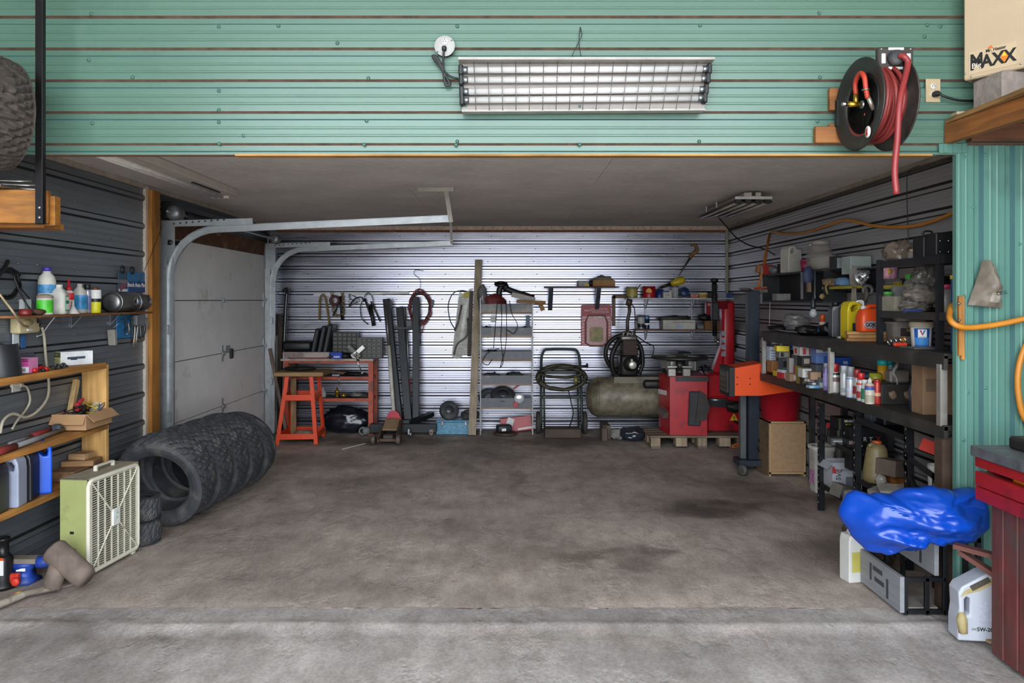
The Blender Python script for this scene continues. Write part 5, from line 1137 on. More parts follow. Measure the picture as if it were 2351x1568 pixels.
for k, (px, kk, sz, c, lb) in enumerate([(1118,1,(.13,.16,.10), '#1a1a1b', 'dark tangled leads on the second tray, left'),(1148,1,(.16,.16,.09), '#2b2422', 'black lump with red bits on the second tray'),(1204,1,(.08,.12,.10), '#26282b', 'dark connector at the right of the second tray'),
    (1125,2,(.18,.18,.10), '#1c1c1c', 'black harness heaped at the left of the third tray'),(1180,2,(.26,.16,.06), '#241f1d', 'flat dark harness along the third tray'),
    (1128,3,(.2,.18,.12), '#3a3b3d', 'dark grey moulding on the fourth tray'),(1182,3,(.2,.16,.12), '#3c4341', 'greenish grey plastic bag on the fourth tray')]):
    tray_item('harness', lb, 'wiring', px, kk, sz, mat(c, .45, var=.4, scale=14),.35,30+k)
mb=MB(); mb.box(onb(1132,732,.2),(.06,.03,.07), bev=.004); mb.thing('white_connector', M_DWHITE, 'off-white plug on the second tray', 'plug')
mb=MB(); mb.box(onb(1212,738,.15),(.045,.03,.14), bev=.004); mb.thing('blue_grey_block', mat('#4a5a66', .5), 'blue-grey block at the right end of the second tray', 'block')
small_wheel(Vector((bx(1155,8.93),8.93, TR[4][0]+.11)),(.55,.1,0),.145,.10, 'black rubber tyre lying tilted in the lowest tray')
mb=MB(); mb.torus((bx(1122,8.93),8.97, TR[4][0]+.075),.09,.035, Euler((1.1,.4,0)).to_matrix().to_4x4(),20,8); mb.thing('rubber_ring', M_RUBBER, 'dark rubber ring behind the tyre in the lowest tray', 'ring')
t = thing('head_lamp', 'round glass lamp hanging at the front of the lowest tray', 'lamp', onb(1192,925,.45))
mb=MB(); mb.lathe([(.035,.03),(.055,.012),(.06,0),(.055,-.006),(.03,-.012),(0,-.014)],20, Matrix.Translation(onb(1192,915,.43)) @ RX90 @ Matrix.Rotation(PI, 4, 'X')); mb.part('lens', mat('#c9ccce', .15,.3), t)
mb=MB(); mb.box(onb(1184,928,.43),(.05,.02,.05)); mb.part('bracket', mat('#a32a30', .5), t)
mb=MB(); mb.seg(onb(1178,893,.3), onb(1195,882,.3),.02,.02); mb.thing('red_rod', mat('#8d2025', .5), 'short red rod leaning in the lowest tray', 'rod')
t = thing('warning_triangle', 'red and white folded warning board under the tray rack', 'sign', (bx(1185,9.0),9.0,0))
mb=MB(); mb.box((0,0,.09),(.37,.02,.17),(-.2,-.12,0), bev=.004); mb.part('board', mat('#9d1c28', .45), t, world=False)
mb=MB(); mb.box((-.07,-.022,.12),(.08,.006,.09),(-.2,.35,0)); mb.box((.12,-.025,.05),(.2,.006,.02),(-.2,-.15,0)); mb.part('stripe', M_WHITE, t, world=False)
mb=MB(); mb.box((bx(1157,8.8),8.82,.075),(.17,.12,.08),(0,0,.3), bev=.02, seg=2); mb.thing('power_supply', mat('#2a2829', .5), 'dark grey box with white sticker under the tray rack', 'box')
mb=MB(); mb.box((bx(1157,8.75),8.755,.065),(.05,.004,.03),(0,0,.3)); mb.thing('sticker', M_TXW, 'white sticker on the dark box under the tray rack', 'sticker')
mb=MB(); mb.torus((bx(1160,8.8),8.8,.018),.12,.018, None, 28,8); mb.thing('rusty_ring', mat('#4c3a33', .7,.3), 'rusty toothed ring on the floor under the tray rack', 'ring')
# 2x4 leaning in front
mb = MB(); a = at(1084,981,8.70); a.z = 0.004; b = at(1099,597,9.09); mb.seg(a+Vector((0,0,.012)), b, .085,.04, up=(0,1,0)); mb.thing('timber_stud', wood('#9c8c76', 2, dark=.25), 'pale grey timber stud leaning against the tray rack', 'timber')
# hanging parts bag
t = thing('parts_bag', 'long clear plastic bag of trim hanging on the back wall', 'bag', onb(1060,820,.05))
mb=MB(); mb.grid(lambda u, v: onb(1054+(1085-1054)*u+(1037-1054)*v*(1-u)+(1075-1085)*v*u, 668+150*v+6*math.sin(u*5),.05+.03*math.sin(u*PI)*math.sin(v*PI)),10,16); mb.part('film', mat('#b5b2a5', .25, var=.25, scale=14, bump=.6, alpha=.8), t)
mb=MB(); mb.tube([onb(1060,700,.07), onb(1052,740,.07), onb(1044,760,.07)],.012,6); mb.tube([onb(1074,730,.07), onb(1072,770,.08), onb(1050,790,.07), onb(1042,815,.06)],.012,6, smooth_pts=4); mb.part('trim_strips', mat('#55524c', .5), t)
mb=MB(); mb.box(onb(1071,677,.09),(.07,.01,.06)); mb.part('label', mat('#b7a541', .6), t)
mb=MB(); mb.seg(onb(1082,668,.06), onb(1077,818,.06),.012,.045, up=(1,0,0)); mb.thing('brown_strip', mat('#3a2a25', .6), 'dark brown strip hanging behind the timber stud', 'strip')
cable('hoop_wire', 'springy black wire hoop on the wall left of the parts bag', [onb(1085,672,.03), onb(1060,667,.03), onb(1040,674,.03), onb(1029,700,.03), onb(1033,735,.03), onb(1047,760,.03)],.006, M_BLACK, 'wire')
# ---- hand truck with hose
HT = bx(1287,8.9); t = thing('hand_truck', 'dark green hand truck parked against the back wall', 'hand truck', (HT, 8.9,0)); M_HT = mat('#27302b', .45,.3, var=.2)
xl, xr = bx(1242,8.95), bx(1333,8.95)
mb=MB(); mb.tube([(xl-.005,8.80,.06),(xl, 8.90,.5),(xl+.005,9.0,.82),(xl+.03,9.01,.94),(xl+.09,9.01,.97),(xr-.09,9.01,.97),(xr-.03,9.01,.94),(xr-.005,9.0,.82),(xr, 8.90,.5),(xr+.005,8.80,.06)],.016,10, smooth_pts=4); mb.part('frame', M_HT, t)
for xx in (xl+.035, xr-.035): mb=MB(); mb.tube([(xx, 8.82,.06),(xx, 8.97,.70)],.011,8); mb.part('rail', M_HT, t)
for z, y in ((.42,8.9),(.70,8.97)): mb=MB(); mb.box(((xl+xr)/2, y, z),(xr-xl, .012,.03)); mb.part('cross_bar', M_HT, t)
mb=MB(); mb.box(((xl+xr)/2,8.70,.05),(xr-xl-.06,.22,.10), bev=.004); mb.part('toe_plate', mat('#4a3d33', .7,.3), t)
for xx in (xl-.035, xr+.04): mb=MB(); mb.lathe([(.10,-.025),(.125,-.02),(.13,0),(.125,.02),(.10,.025)],24, Matrix.Translation((xx, 8.86,.131)) @ RY90); mb.part('wheel', mat('#3a332f', .75), t)
mb = MB(); coil(mb, ((xl+xr)/2,8.80,.66),.27,.018,4, RX90,2,.07,.52, n=8); mb.thing('air_hose', mat('#35301f', .55, var=.25), 'coiled dark olive hose hung on the hand truck', 'hose')
mb = MB(); coil(mb, ((xl+xr)/2-.01,8.76,.72),.24,.016,2, RX90,8,.06,.22, n=8); mb.thing('air_hose', mat('#2c2a1e', .55), 'thin dark hose across the top of the hand truck coil', 'hose')
t = thing('hose_gun', 'hose end fitting with dark trigger sticking out right of the hand truck', 'fitting', (bx(1345,8.7),8.72,.7)); mb=MB(); mb.cyl((bx(1318,8.7),8.73,.79),(bx(1348,8.7),8.71,.80),.014,8); mb.blob((bx(1348,8.7),8.71,.805),(.03,.05,.06),.2,2,2,3); mb.part('trigger', M_DSTEEL, t)
mb=MB(); mb.cyl((bx(1318,8.7),8.72,.64),(bx(1326,8.7),8.72,.64),.05,14); mb.part('regulator', mat('#7d7440', .4,.4), t)
cable('hanging_lead', 'black lead drooping from the hand truck hose to the floor', [(bx(1305,8.75),8.75,.52),(bx(1312,8.75),8.75,.36),(bx(1316,8.75),8.75,.25),(bx(1308,8.72),8.68,.13),(bx(1303,8.7),8.62,.11)],.008, M_BLACK)
# ---- small bracket shelf
t = thing('bracket_shelf', 'thin brown wall shelf on two dark brackets, back wall centre', 'shelf', onb(1335,662,.12))
zsf = onb(0,658,.2).z; mb=MB(); mb.box(((bx(1250,9.05)+bx(1418,9.05))/2, YB-.15, zsf-.006),(bx(1418,9.05)-bx(1250,9.05),.28,.014)); mb.part('board', wood('#5b3525', 0), t)
for px in (1264,1372):
    mb = MB(); x = onb(px,0,.1).x
    mb.prism([(0,0),(.25,0),(.24,-.02),(.02,-.26),(0,-.27)],.05, Matrix.Translation((x-.025, YB-.012, zsf-.014)) @ Matrix(((0,0,1,0),(-1,0,0,0),(0,1,0,0),(0,0,0,1)))); mb.part('bracket', mat('#4a4d55', .45,.3), t)
open_box('cardboard_tray', 'open cardboard box of crumpled paper on the small wall shelf', Vector((bx(1385,9.03), YB-.15, zsf+.0015)),(.26,.18,.075),0, mat('#8f6a41', .85), flaps='')
mb=MB(); mb.blob((bx(1385,9.03), YB-.15, zsf+.075),(.24,.16,.11),.35,2.5,3,14); mb.thing('paper_bag', mat('#6d6458', .9, bump=.5), 'crumpled brown paper bag in the cardboard box on the wall shelf', 'bag')
carton('carton', 'grey white parts carton on the small wall shelf', Vector((bx(1340,9.03), YB-.12, zsf+.0015)),(.13,.10,.07),.05, mat('#8e8b88', .6),[('f', .55,.05,.95,.5, mat('#b3a03c', .6))])
mb=MB(); mb.blob((bx(1358,9.03), YB-.14, zsf+.04),(.08,.10,.08),.3,2,3,5,.95); mb.thing('black_part', M_BLACK, 'dark rubber part between the two boxes on the wall shelf', 'part')
# ---- red gasket package
t = thing('filter_pack', 'red and white transmission filter card pack hanging on the wall', 'package', onb(1370,795,.02))
W0 = at(1369,747, YB-.03); wpk, hpk = (1403-1334)*YB/F,(795-701)*YB/F
mb=MB(); mb.prism(rrect(wpk, hpk, .02,4),.008, Matrix.Translation(W0+Vector((0,.004,0))) @ RX90); mb.part('card', mat('#8e3038', .5, var=.1), t)
M_PK = mat('#b98f8f', .5, var=.25, scale=60)
mb=MB(); mb.prism(rrect(wpk*.96, hpk*.70,.015,4),.003, Matrix.Translation(W0+Vector((0,-.0045,-hpk*.13))) @ RX90); mb.part('hatched_print', M_PK, t)
mb = MB()
for k in range(9): 
    for s in (-1,1): mb.seg(W0+Vector((s*wpk*.40-.03,-.009,-hpk*.45+k*.036)), W0+Vector((s*wpk*.40+.03,-.009,-hpk*.42+k*.036)),.003,.007)
mb.part('red_stripes', M_TXR, t)['kind'] = 'stuff'
mb=MB(); mb.tube([W0+Vector((u*wpk*.36,-.012,-hpk*.10+v*hpk*.36)) for u, v in [(-1,-.9),(-1,.5),(-.75,.95),(.75,.95),(1,.5),(1,-.9),(.6,-1.1),(-.6,-1.1)]],.011,7, closed=True); mb.part('gasket', mat('#6e4a44', .7), t)
mb=MB(); mb.prism(rrect(wpk*.44, hpk*.36,.03,4),.02, Matrix.Translation(W0+Vector((0,-.006,-hpk*.22))) @ RX90); mb.part('filter', mat('#7d6f3f', .5, var=.4, scale=14), t)
text('NAPA', .028, W0+Vector((-wpk*.30,-.0062, hpk*.36)), t, mat('#c9a8a8', .6), '-y', bold=.0005)
text('AUTOMATIC', .036, W0+Vector((wpk*.10,-.0062, hpk*.39)), t, mat('#c9a8a8', .6), '-y')
text('TRANSMISSION', .030, W0+Vector((wpk*.12,-.0062, hpk*.325)), t, mat('#c9a8a8', .6), '-y')
text('FILTER', .03, W0+Vector((wpk*.06,-.0088, hpk*.20)), t, mat('#d9d5d5', .6), '-y')
# steel square
t = thing('framing_square', 'rusty brown steel square hanging on the back wall', 'square', onb(1408,750,.02)); mb=MB(); mb.box(onb(1409,714,.02),(.042,.006,.36)); mb.box(onb(1424,681,.02),(.18,.006,.04)); mb.part('blade', mat('#5b4331', .6,.4), t)
# ---- white shelf with tins
ZS1 = at(0,684, YB-.25).z
t = thing('white_shelf', 'long white shelf of tins on the back wall right', 'shelf', onb(1560,690,.12))
xa_, xb2_ = bx(1440,9.0), bx(1690,9.0)
mb=MB(); mb.box(((xa_+xb2_)/2, YB-.14, ZS1-.008),(xb2_-xa_, .26,.016)); mb.part('board', mat('#a9a9ab', .5), t)
for px in (1484,1591):
    x = onb(px, 0,.1).x; mb=MB(); mb.box((x, YB-.03, ZS1-.23),(.018,.014,.44)); mb.seg((x, YB-.04, ZS1-.12),(x, YB-.2, ZS1-.018),.012,.02); mb.part('bracket', mat('#8f9092', .4,.4), t)
ZS2 = at(0,756, YB-.2).z
t2 = thing('lower_shelf', 'narrow brown shelf below the white shelf of tins', 'shelf', onb(1555,765,.1))
mb=MB(); mb.box(((bx(1457,9.05)+bx(1690,9.05))/2, YB-.12, ZS2-.008),(bx(1690,9.05)-bx(1457,9.05),.22,.016)); mb.part('board', wood('#63402b', 0), t2)
for px in (1484,1592): mb=MB(); mb.seg((onb(px, 0,.1).x, YB-.02, ZS2-.13),(onb(px, 0,.1).x, YB-.16, ZS2-.018),.012,.018); mb.part('bracket', mat('#8f9092', .4,.4), t2)
G2 = 'tins and boxes on the white shelf'; z1 = ZS1+.0005; yS = YB-.14
def sx(px): return at(px, 0, yS).x
bottle('tin', 'open tin jar with yellow sides at the left of the white shelf', 'tin', Vector((sx(1451), yS, z1)),[(.065,0),(.066,.005),(.066,.125),(.062,.13),(.06,.12),(.06,.01),(0,.01)], mat('#767452', .4,.4), group=G2, bands=[(.02,.11, mat('#9a8d45', .5, var=.4, scale=12))])
mb=MB(); mb.seg(Vector((sx(1463), yS, z1+.10)), Vector((sx(1470), yS-.02, z1+.16)),.01,.01); mb.thing('paint_stirrer', M_DSTEEL, 'thin dark stick poking out of the open tin', 'stick')
bottle('tin', 'red coffee tin with yellow emblem on the white shelf', 'tin', Vector((sx(1490), yS, z1)),[(.074,0),(.075,.004),(.075,.128)], mat('#9a1420', .4),[(.076,.126),(.076,.137),(0,.138)], mat('#7c1018', .4), group=G2)
o = [x for x in COL.objects if x.get('label', '') == 'red coffee tin with yellow emblem on the white shelf'][0]
mb=MB(); mb.prism([(-.03,-.02),(.03,-.025),(.035,.0),(.02,.02),(0,.03),(-.02,.02),(-.035,.0)],.004, Matrix.Translation((-.015,-.0735,.085)) @ RX90); mb.part('emblem', mat('#c79a2f', .5), o, world=False)
bottle('tin', 'dark blue tin behind the white carton on the white shelf', 'tin', Vector((sx(1516), yS+.05, z1)),[(.05,0),(.051,.005),(.051,.10)], mat('#1e2a63', .4), group=G2)
carton('carton', 'small white carton with plain print on the white shelf', Vector((sx(1530), yS-.03, z1)),(.10,.07,.085),0, mat('#a7a19a', .6),[('f', .0,.78,.7,1, mat('#27356e', .5)),('f', .25,.25,.75,.5, mat('#8c827c', .6))], group=G2)
jar('tall clear screw jar on the white shelf below the yellow lamp', Vector((sx(1549), yS-.02, z1)),.145,.042, M_CLEAR, mat('#6c6c6c', .4,.5),.02,(.5, mat('#4b4640', .6,.3)), group=G2)
mb=MB(); mb.lathe([(.0,0),(.04,.002),(.056,.02),(.058,.04),(.05,.06),(0,.062)],20, Matrix.Translation((sx(1570), yS, z1+.058)) @ Euler((1.2,0,0)).to_matrix().to_4x4()); mb.thing('hose_reel', mat('#1f315c', .45, var=.5, scale=18), 'round dark blue plastic reel on the white shelf', 'reel')
carton('carton', 'low red and white carton on the white shelf', Vector((sx(1592), yS-.02, z1)),(.085,.06,.05),0, mat('#9a8a86', .6),[('f', 0,0,1,.35, mat('#8e2b2b', .5)),('f', .2,.45,.8,.8, mat('#a7413c', .6))], group=G2)
bottle('tub', 'yellow margarine tub on the white shelf', 'tub', Vector((sx(1613), yS-.02, z1)),[(.05,0),(.058,.05)], mat('#c1b14b', .5),[(.060,.048),(.060,.06),(0,.061)], mat('#c9c2a8', .5),[(.012,.04, mat('#a9773f', .5, var=.5, scale=30))], group=G2)
mb=MB(); mb.box((sx(1630), yS+.03, z1+.035),(.07,.06,.07), bev=.008); mb.thing('black_box', M_BLACK, 'small black box beside the margarine tub', 'box')
carton('carton', 'long pale carton with blue end at the right of the white shelf', Vector((sx(1662), yS+.0, z1)),(.17,.07,.055),0, mat('#8e8d90', .6),[('f', .6,0,1,1, mat('#26397c', .5))], group=G2)
# yellow trouble lamp and cane
t = thing('trouble_lamp', 'yellow caged work lamp with black handle lying on the jars', 'lamp', Vector((sx(1555), yS-.03, z1+.147)))
mb=MB(); mb.lathe([(.02,-.09),(.036,-.06),(.046,-.01),(.046,.05),(.036,.08),(.0,.09)],16, Matrix.Translation((0,0,.047)) @ Euler((0, PI/2-.3,0)).to_matrix().to_4x4()); mb.part('shade', mat('#b39a16', .4), t, world=False)
mb=MB(); mb.cyl((-.07,0,.022),(-.21,.0,-.028),.017,12); mb.part('handle', M_BLACK, t, world=False)
mb=MB(); mb.torus((.11,0,.055),.022,.003, RX90,14,5); mb.part('hook', M_STEEL, t, world=False)
mb=MB(); mb.tube([(-.21,0,-.03),(-.25,.02,-.06),(-.27,.03,-.12)],.005,6, smooth_pts=4); mb.part('lead', M_BLACK, t, world=False)
t = thing('hooked_saw', 'tapered dark blade with curved tan handle leaning up the wall', 'saw', onb(1560,634,.05))
a = onb(1559,633,.05); b = onb(1586,590,.03); mb=MB(); mb.tube([a, b],.008,6, radii=[.003,.014]); mb.part('blade', mat('#4e4138', .5,.4), t)
mb=MB(); mb.tube([onb(1584,592,.03), onb(1591,583,.03), onb(1600,576,.03), onb(1600,568,.03), onb(1595,562,.03), onb(1587,563,.03)],.02,8, smooth_pts=4, radii=[.022,.024,.022,.02,.02,.014]); mb.part('handle', wood('#8a6136', 0), t)
# lower shelf things
z2 = ZS2+.0005; yS2 = YB-.12
def sx2(px): return at(px, 0, yS2).x
bottle('tin', 'silver tin can at the left of the lower wall shelf', 'tin', Vector((sx2(1472), yS2, z2)),[(.04,0),(.041,.004),(.041,.165)], mat('#8b9096', .3,.6), group='tins on the lower wall shelf', bands=[(.02,.06, M_BLACK),(.07,.14, mat('#a9a9a7', .5))])
bottle('tin', 'dark blue tin can on the lower wall shelf beside the silver one', 'tin', Vector((sx2(1485), yS2-.01, z2)),[(.029,0),(.03,.004),(.03,.16)], mat('#1f2a3c', .35,.3), group='tins on the lower wall shelf', bands=[(.12,.15, mat('#3e6c9a', .4)),(.05,.07, M_TXW)])
carton('carton', 'long white carton heaped with dark scrap on the lower wall shelf', Vector((sx2(1555), yS2-.02, z2)),(.38,.16,.11),0, mat('#a39e94', .65),[('f', .42,.12,.62,.5, mat('#8a93ad', .6)),('f', .25,.68,.95,.78, mat('#84807a', .6))])
mb=MB(); mb.blob((sx2(1548), yS2-.02, z2+.125),(.38,.13,.07),.4,3,3,6,.5); mb.thing('scrap_heap', mat('#2b2723', .6, var=.5, scale=18), 'dark heap of small parts on the long white carton', 'scrap')
carton('carton', 'plain brown cardboard carton on the lower wall shelf', Vector((sx2(1637), yS2-.03, z2)),(.24,.14,.10),0, mat('#7d5830', .85))
mb=MB(); mb.box((sx2(1605), yS2-.05, z2+.03),(.07,.05,.055),(0,0,.2), bev=.005); mb.thing('small_package', mat('#6b7076', .5, var=.5, scale=30), 'small grey printed package beside the brown carton', 'package')
t = thing('red_charger', 'red and black tool battery charger on the brown carton', 'charger', Vector((sx2(1628), yS2-.03, z2+.1005)))
mb=MB(); mb.box((0,0,.14),(.10,.09,.16), bev=.01); mb.part('case', mat('#8c1622', .4), t, world=False)
mb=MB(); mb.box((-.01,-.047,.19),(.05,.005,.03)); mb.part('label', mat('#b98a86', .5), t, world=False)
mb=MB(); mb.blob((-.06,0,.035),(.16,.10,.09),.3,2,3,3,.75); mb.part('holder', M_BLACK, t, world=False)
# ---- air compressor
t = thing('air_compressor', 'large grimy air compressor with long horizontal tank', 'compressor', (bx(1440,8.7),8.72,0)); M_TANK = mat('#7a7260', .5,.2, var=.35, scale=9, dirt='#3a2a1e', dirt_amt=.6); M_IRON = mat('#242120', .5,.5, var=.4, scale=14)
Yt = 8.72; xt0, xt1 = bx(1345, Yt), bx(1545, Yt); zt = at(0,911, Yt).z; rt = 46*Yt/F
mb = MB(); L_ = xt1-xt0
mb.lathe([(0,0),(rt*.5,.015),(rt*.85,.06),(rt, .13),(rt, L_-.13),(rt*.85, L_-.06),(rt*.5, L_-.015),(0, L_)],36, Matrix.Translation((xt0, Yt, zt)) @ RY90); mb.part('tank', M_TANK, t)
mb=MB(); mb.torus((xt0+.13, Yt, zt), rt+.001,.004, RY90,36,6); mb.part('weld_seam', M_TANK, t)
mb=MB(); mb.box((bx(1487, Yt), Yt-rt*.86, zt+.09),(.30,.012,.06),(-.35,0,0)); dp = mb.part('data_plate', mat('#77776a', .4,.4), t)
for px in (1388,1540):
    mb=MB(); mb.box((bx(px, Yt), Yt-.05,.075),(.09,.30,.15), bev=.004); mb.part('foot', mat('#5f5146', .7), t)
zdk = at(0,862, Yt).z
mb=MB(); mb.box(((bx(1405, Yt)+bx(1532, Yt))/2, Yt, zdk-.02),(bx(1532, Yt)-bx(1405, Yt),.34,.03)); mb.box(((bx(1405, Yt)+bx(1532, Yt))/2, Yt-.17, zdk-.035),(bx(1532, Yt)-bx(1405, Yt),.01,.07)); mb.part('deck', mat('#6a6454', .6,.3, dirt='#2d2a25', dirt_amt=.5), t)
mb=MB(); mb.box((bx(1500, Yt), Yt-.19, zt+rt*.72),(.30,.06,.10), bev=.03, seg=2); mb.part('motor_cover', M_IRON, t)
xp = bx(1442, Yt); zp = zdk
mb=MB(); mb.box((xp, Yt, zp+.12),(.20,.22,.24), bev=.03, seg=2); mb.lathe([(.085,0),(.085,.02)],20, Matrix.Translation((xp+.01, Yt-.10, zp+.14)) @ RX90); mb.part('crankcase', M_IRON, t)
mb=MB(); mb.lathe([(.045,0),(.045,.03),(.03,.035),(0,.036)],16, Matrix.Translation((xp+.03, Yt-.115, zp+.13)) @ RX90); mb.tube([(xp+.025, Yt-.13, zp+.15),(xp+.02, Yt-.13, zp+.20)],.016,8); mb.part('oil_gauge', mat('#b3b0a6', .3,.4), t)
mb = MB()
for k in range(7): mb.box((xp+.01, Yt, zp+.255+.022*k),(.19-.005*k,.19,.010), bev=.003)
mb.box((xp+.01, Yt, zp+.32),(.15,.15,.16)); mb.part('cylinder_fins', mat('#3d2f29', .55,.5), t)
mb=MB(); mb.box((xp, Yt, zp+.43),(.19,.16,.06), bev=.02, seg=2)
for k in range(3): mb.tube([(xp-.07+.05*k, Yt-.06, zp+.44),(xp-.06+.05*k, Yt-.07, zp+.49),(xp-.03+.05*k, Yt-.04, zp+.50)],.018,8, smooth_pts=3)
mb.part('head', mat('#77706a', .4,.6, var=.3), t)
xf_ = bx(1428, Yt+.15); fwz = zp+.20
mb=MB(); mb.torus((xf_+.02, Yt+.16, fwz+.04),.21,.025, RX90,36,8)
for k in range(5): a = 2*PI*k/5+.3; mb.seg((xf_+.02, Yt+.16, fwz+.04),(xf_+.02+.2*math.cos(a), Yt+.16, fwz+.04+.2*math.sin(a)),.03,.05, up=(0,1,0))
mb.part('flywheel', M_IRON, t)
mb=MB(); mb.tube([(xp-.04, Yt-.02, zp+.46),(xp-.14, Yt-.06, zp+.36),(xp-.20, Yt-.08, zp+.20),(xp-.17, Yt-.06, zp+.03),(xp-.10, Yt-.05, zp-.02)],.028,10, smooth_pts=5); mb.tube([(xp+.08, Yt-.02, zp+.40),(xp+.14, Yt-.05, zp+.32),(xp+.16, Yt-.05, zp+.15),(xp+.12, Yt-.05, zp+.02)],.022,10, smooth_pts=5); mb.part('manifold_pipe', M_IRON, t)
mb=MB(); mb.tube([(xp-.005, Yt+.02, zp+.46),(xp-.002, Yt+.03, zp+.62),(bx(1447, Yt), Yt+.05, at(0,715, Yt).z),(bx(1446, Yt), Yt+.05, at(0,700, Yt).z)],.020,10); mb.tube([(bx(1452, Yt), Yt+.05, at(0,695, Yt).z),(bx(1440, Yt), Yt+.05, at(0,692, Yt).z)],.038,10); mb.part('riser_pipe', mat('#4d3f37', .5,.4), t)
# motor and guard
mb=MB(); mb.lathe([(0,0),(.10,.01),(.13,.04),(.13,.26),(.10,.30),(0,.31)],24, Matrix.Translation((bx(1548, Yt), Yt+.22, zdk+.10)) @ RX90); mb.lathe([(.10,0),(.10,.012),(.07,.014),(.07,.0),(.04,.0),(.04,.014),(0,.016)],24, Matrix.Translation((bx(1541, Yt), Yt-.09, zdk+.10)) @ RX90); mb.part('motor', mat('#3a3936', .5,.4, dirt='#22201e', dirt_amt=.4), t)
mb=MB(); mb.box((bx(1569, Yt), Yt+.02, zdk+.24),(.14,.16,.07), bev=.01); mb.part('switch_box', M_IRON, t)
cable('air_line', 'thin black air line from the compressor head along the wall', [(xp+.03, Yt, zp+.50),(bx(1480,9.0),8.95, at(0,785,9).z),(bx(1500,9.0),9.0, at(0,795,9).z),(bx(1500,9.0),9.02, at(0,815,9).z)],.006, M_BLACK)
cable('rubber_lead', 'black cord rising from the compressor pump to the shelf', [(xp+.07, Yt-.05, zp+.40),(bx(1458, Yt), Yt, at(0,750, Yt).z),(bx(1457, Yt), Yt+.05, at(0,705, Yt).z),(bx(1440, Yt), Yt+.1, at(0,700, Yt).z)],.006, M_BLACK)
mb=MB(); mb.blob((bx(1452,8.5),8.44,.075),(.30,.2,.155),.2,1.8,4,4,.92); mb.thing('plastic_sack', mat('#262830', .18, var=.4, bump=.9, scale=9), 'glossy dark plastic sack on the floor before the tank', 'bag')
mb=MB(); mb.blob((bx(1415,8.55),8.50,.06),(.16,.16,.12),.35,2.5,3,9,.9); mb.thing('newspaper', mat('#7b7872', .8, var=.3, scale=30), 'crumpled grey paper left of the plastic sack', 'paper')
mb=MB(); mb.box((bx(1388,8.4),8.42,.075),(.07,.07,.15),(0,0,.1), bev=.01); mb.thing('chock_block', wood('#5a4a40', 2), 'dark wooden block standing before the tank end', 'block')
# ---- pallet and tyre changer
PL = onfl(1532,1030); YPa = PL.y; t = thing('pallet', 'worn wooden pallet under the red tyre machine', 'pallet', (bx(1620, YPa), YPa+.4,0)); M_PAL = wood('#7e7060', 0, dark=.3)
x0p, x1p = bx(1530, YPa), bx(1722, YPa)
for k in range(4): mb=MB(); mb.box(((x0p-.0+x1p)/2-.06, YPa+.08+.14*k, .120),(x1p-x0p+.22,.125,.02), bev=.002); mb.part('deck_board', M_PAL, t)
for xx in (x0p-.11,(x0p+x1p)/2-.06, x1p-.02):
    for k in range(3): mb=MB(); mb.box((xx, YPa+.07+.22*k, .065),(.10,.13,.09), bev=.003); mb.part('block', wood('#a08c74', 2), t)
    mb=MB(); mb.box((xx, YPa+.29,.010),(.10,.58,.018)); mb.part('base_board', M_PAL, t)
for xx in (x0p+.16, x1p-.26): mb=MB(); mb.box((xx, YPa+.07,.065),(.12,.13,.09), bev=.003); mb.part('block', wood('#a9957c', 2), t)
ZPa = .131
t = thing('tyre_changer', 'red tyre changing machine with tall column and black arm', 'tyre machine', (bx(1600,8.1),8.25, ZPa)); M_TCR = mat('#a50f1c', .35, var=.1, dirt='#55101a', dirt_amt=.25)
ztop = at(0,862,8.1).z
fa = bx(1538,8.05); fb_ = bx(1622,8.05); fl = bx(1516,8.35)
body = [(fa,8.05),(fb_,8.02),(bx(1623,8.1),8.30),(bx(1610,8.4),8.44),(fl,8.44),(fl,8.33)]
mb=MB(); mb.prism(body, ztop-ZPa, Matrix.Translation((0,0, ZPa))); mb.part('cabinet', M_TCR, t)
mb=MB(); mb.prism([(x*1.0+(.0), y) for x, y in [(fa+.06,8.03),(fb_+.01,8.005),(fb_+.01,8.06),(fa+.06,8.08)]],.05, Matrix.Translation((0,0, ztop-.055))); mb.part('top_trim', M_BLACK, t)
mb=MB(); mb.box(((fa+fb_)/2+.03,8.038, ZPa+(ztop-ZPa)*.46),(.004,.006,(ztop-ZPa)*.9)); mb.part('seam', mat('#5a0a12', .5), t)
mb = MB(); xr0, xr1 = bx(1622,8.25), bx(1720,8.25)
mb.box(((xr0+xr1)/2,8.42, ZPa+.20),(xr1-xr0,.42,.38), bev=.01); mb.part('side_cabinet', M_TCR, t)
mb=MB(); mb.box(((xr0+xr1)/2,8.42, at(0,895,8.2).z+.02),(xr1-xr0,.40,.30), bev=.02); mb.part('column_base', M_TCR, t)
mb=MB(); mb.seg((xr0-.02,8.16, at(0,924,8.15).z),(xr1,8.14, at(0,932,8.15).z),.06,.07); mb.blob(((xr0+xr1)/2+.05,8.12, at(0,935,8.1).z),(.22,.10,.12),.3,2,3,3); mb.part('bead_breaker_arm', M_GREASE, t)
mb=MB(); mb.cyl((xr0,8.14, at(0,919,8.1).z),(bx(1672,8.1),8.14, at(0,920,8.1).z),.018,10); mb.part('breaker_rod', M_STEEL, t)
mb=MB(); mb.prism([(-.06,0),(.05,.02),(.09,.16),(.05,.28),(-.02,.33)],.02, Matrix.Translation((bx(1609,7.98),7.98, at(0,968,7.98).z)) @ RX90); mb.part('breaker_blade', mat('#4a4341', .4,.6), t)
mb=MB(); mb.box((bx(1595,8.0),7.995, at(0,938,8).z),(.13,.03,.36),(0,.04,0), bev=.01); mb.part('rubber_pad', mat('#2d2d30', .6, bump=.4), t)
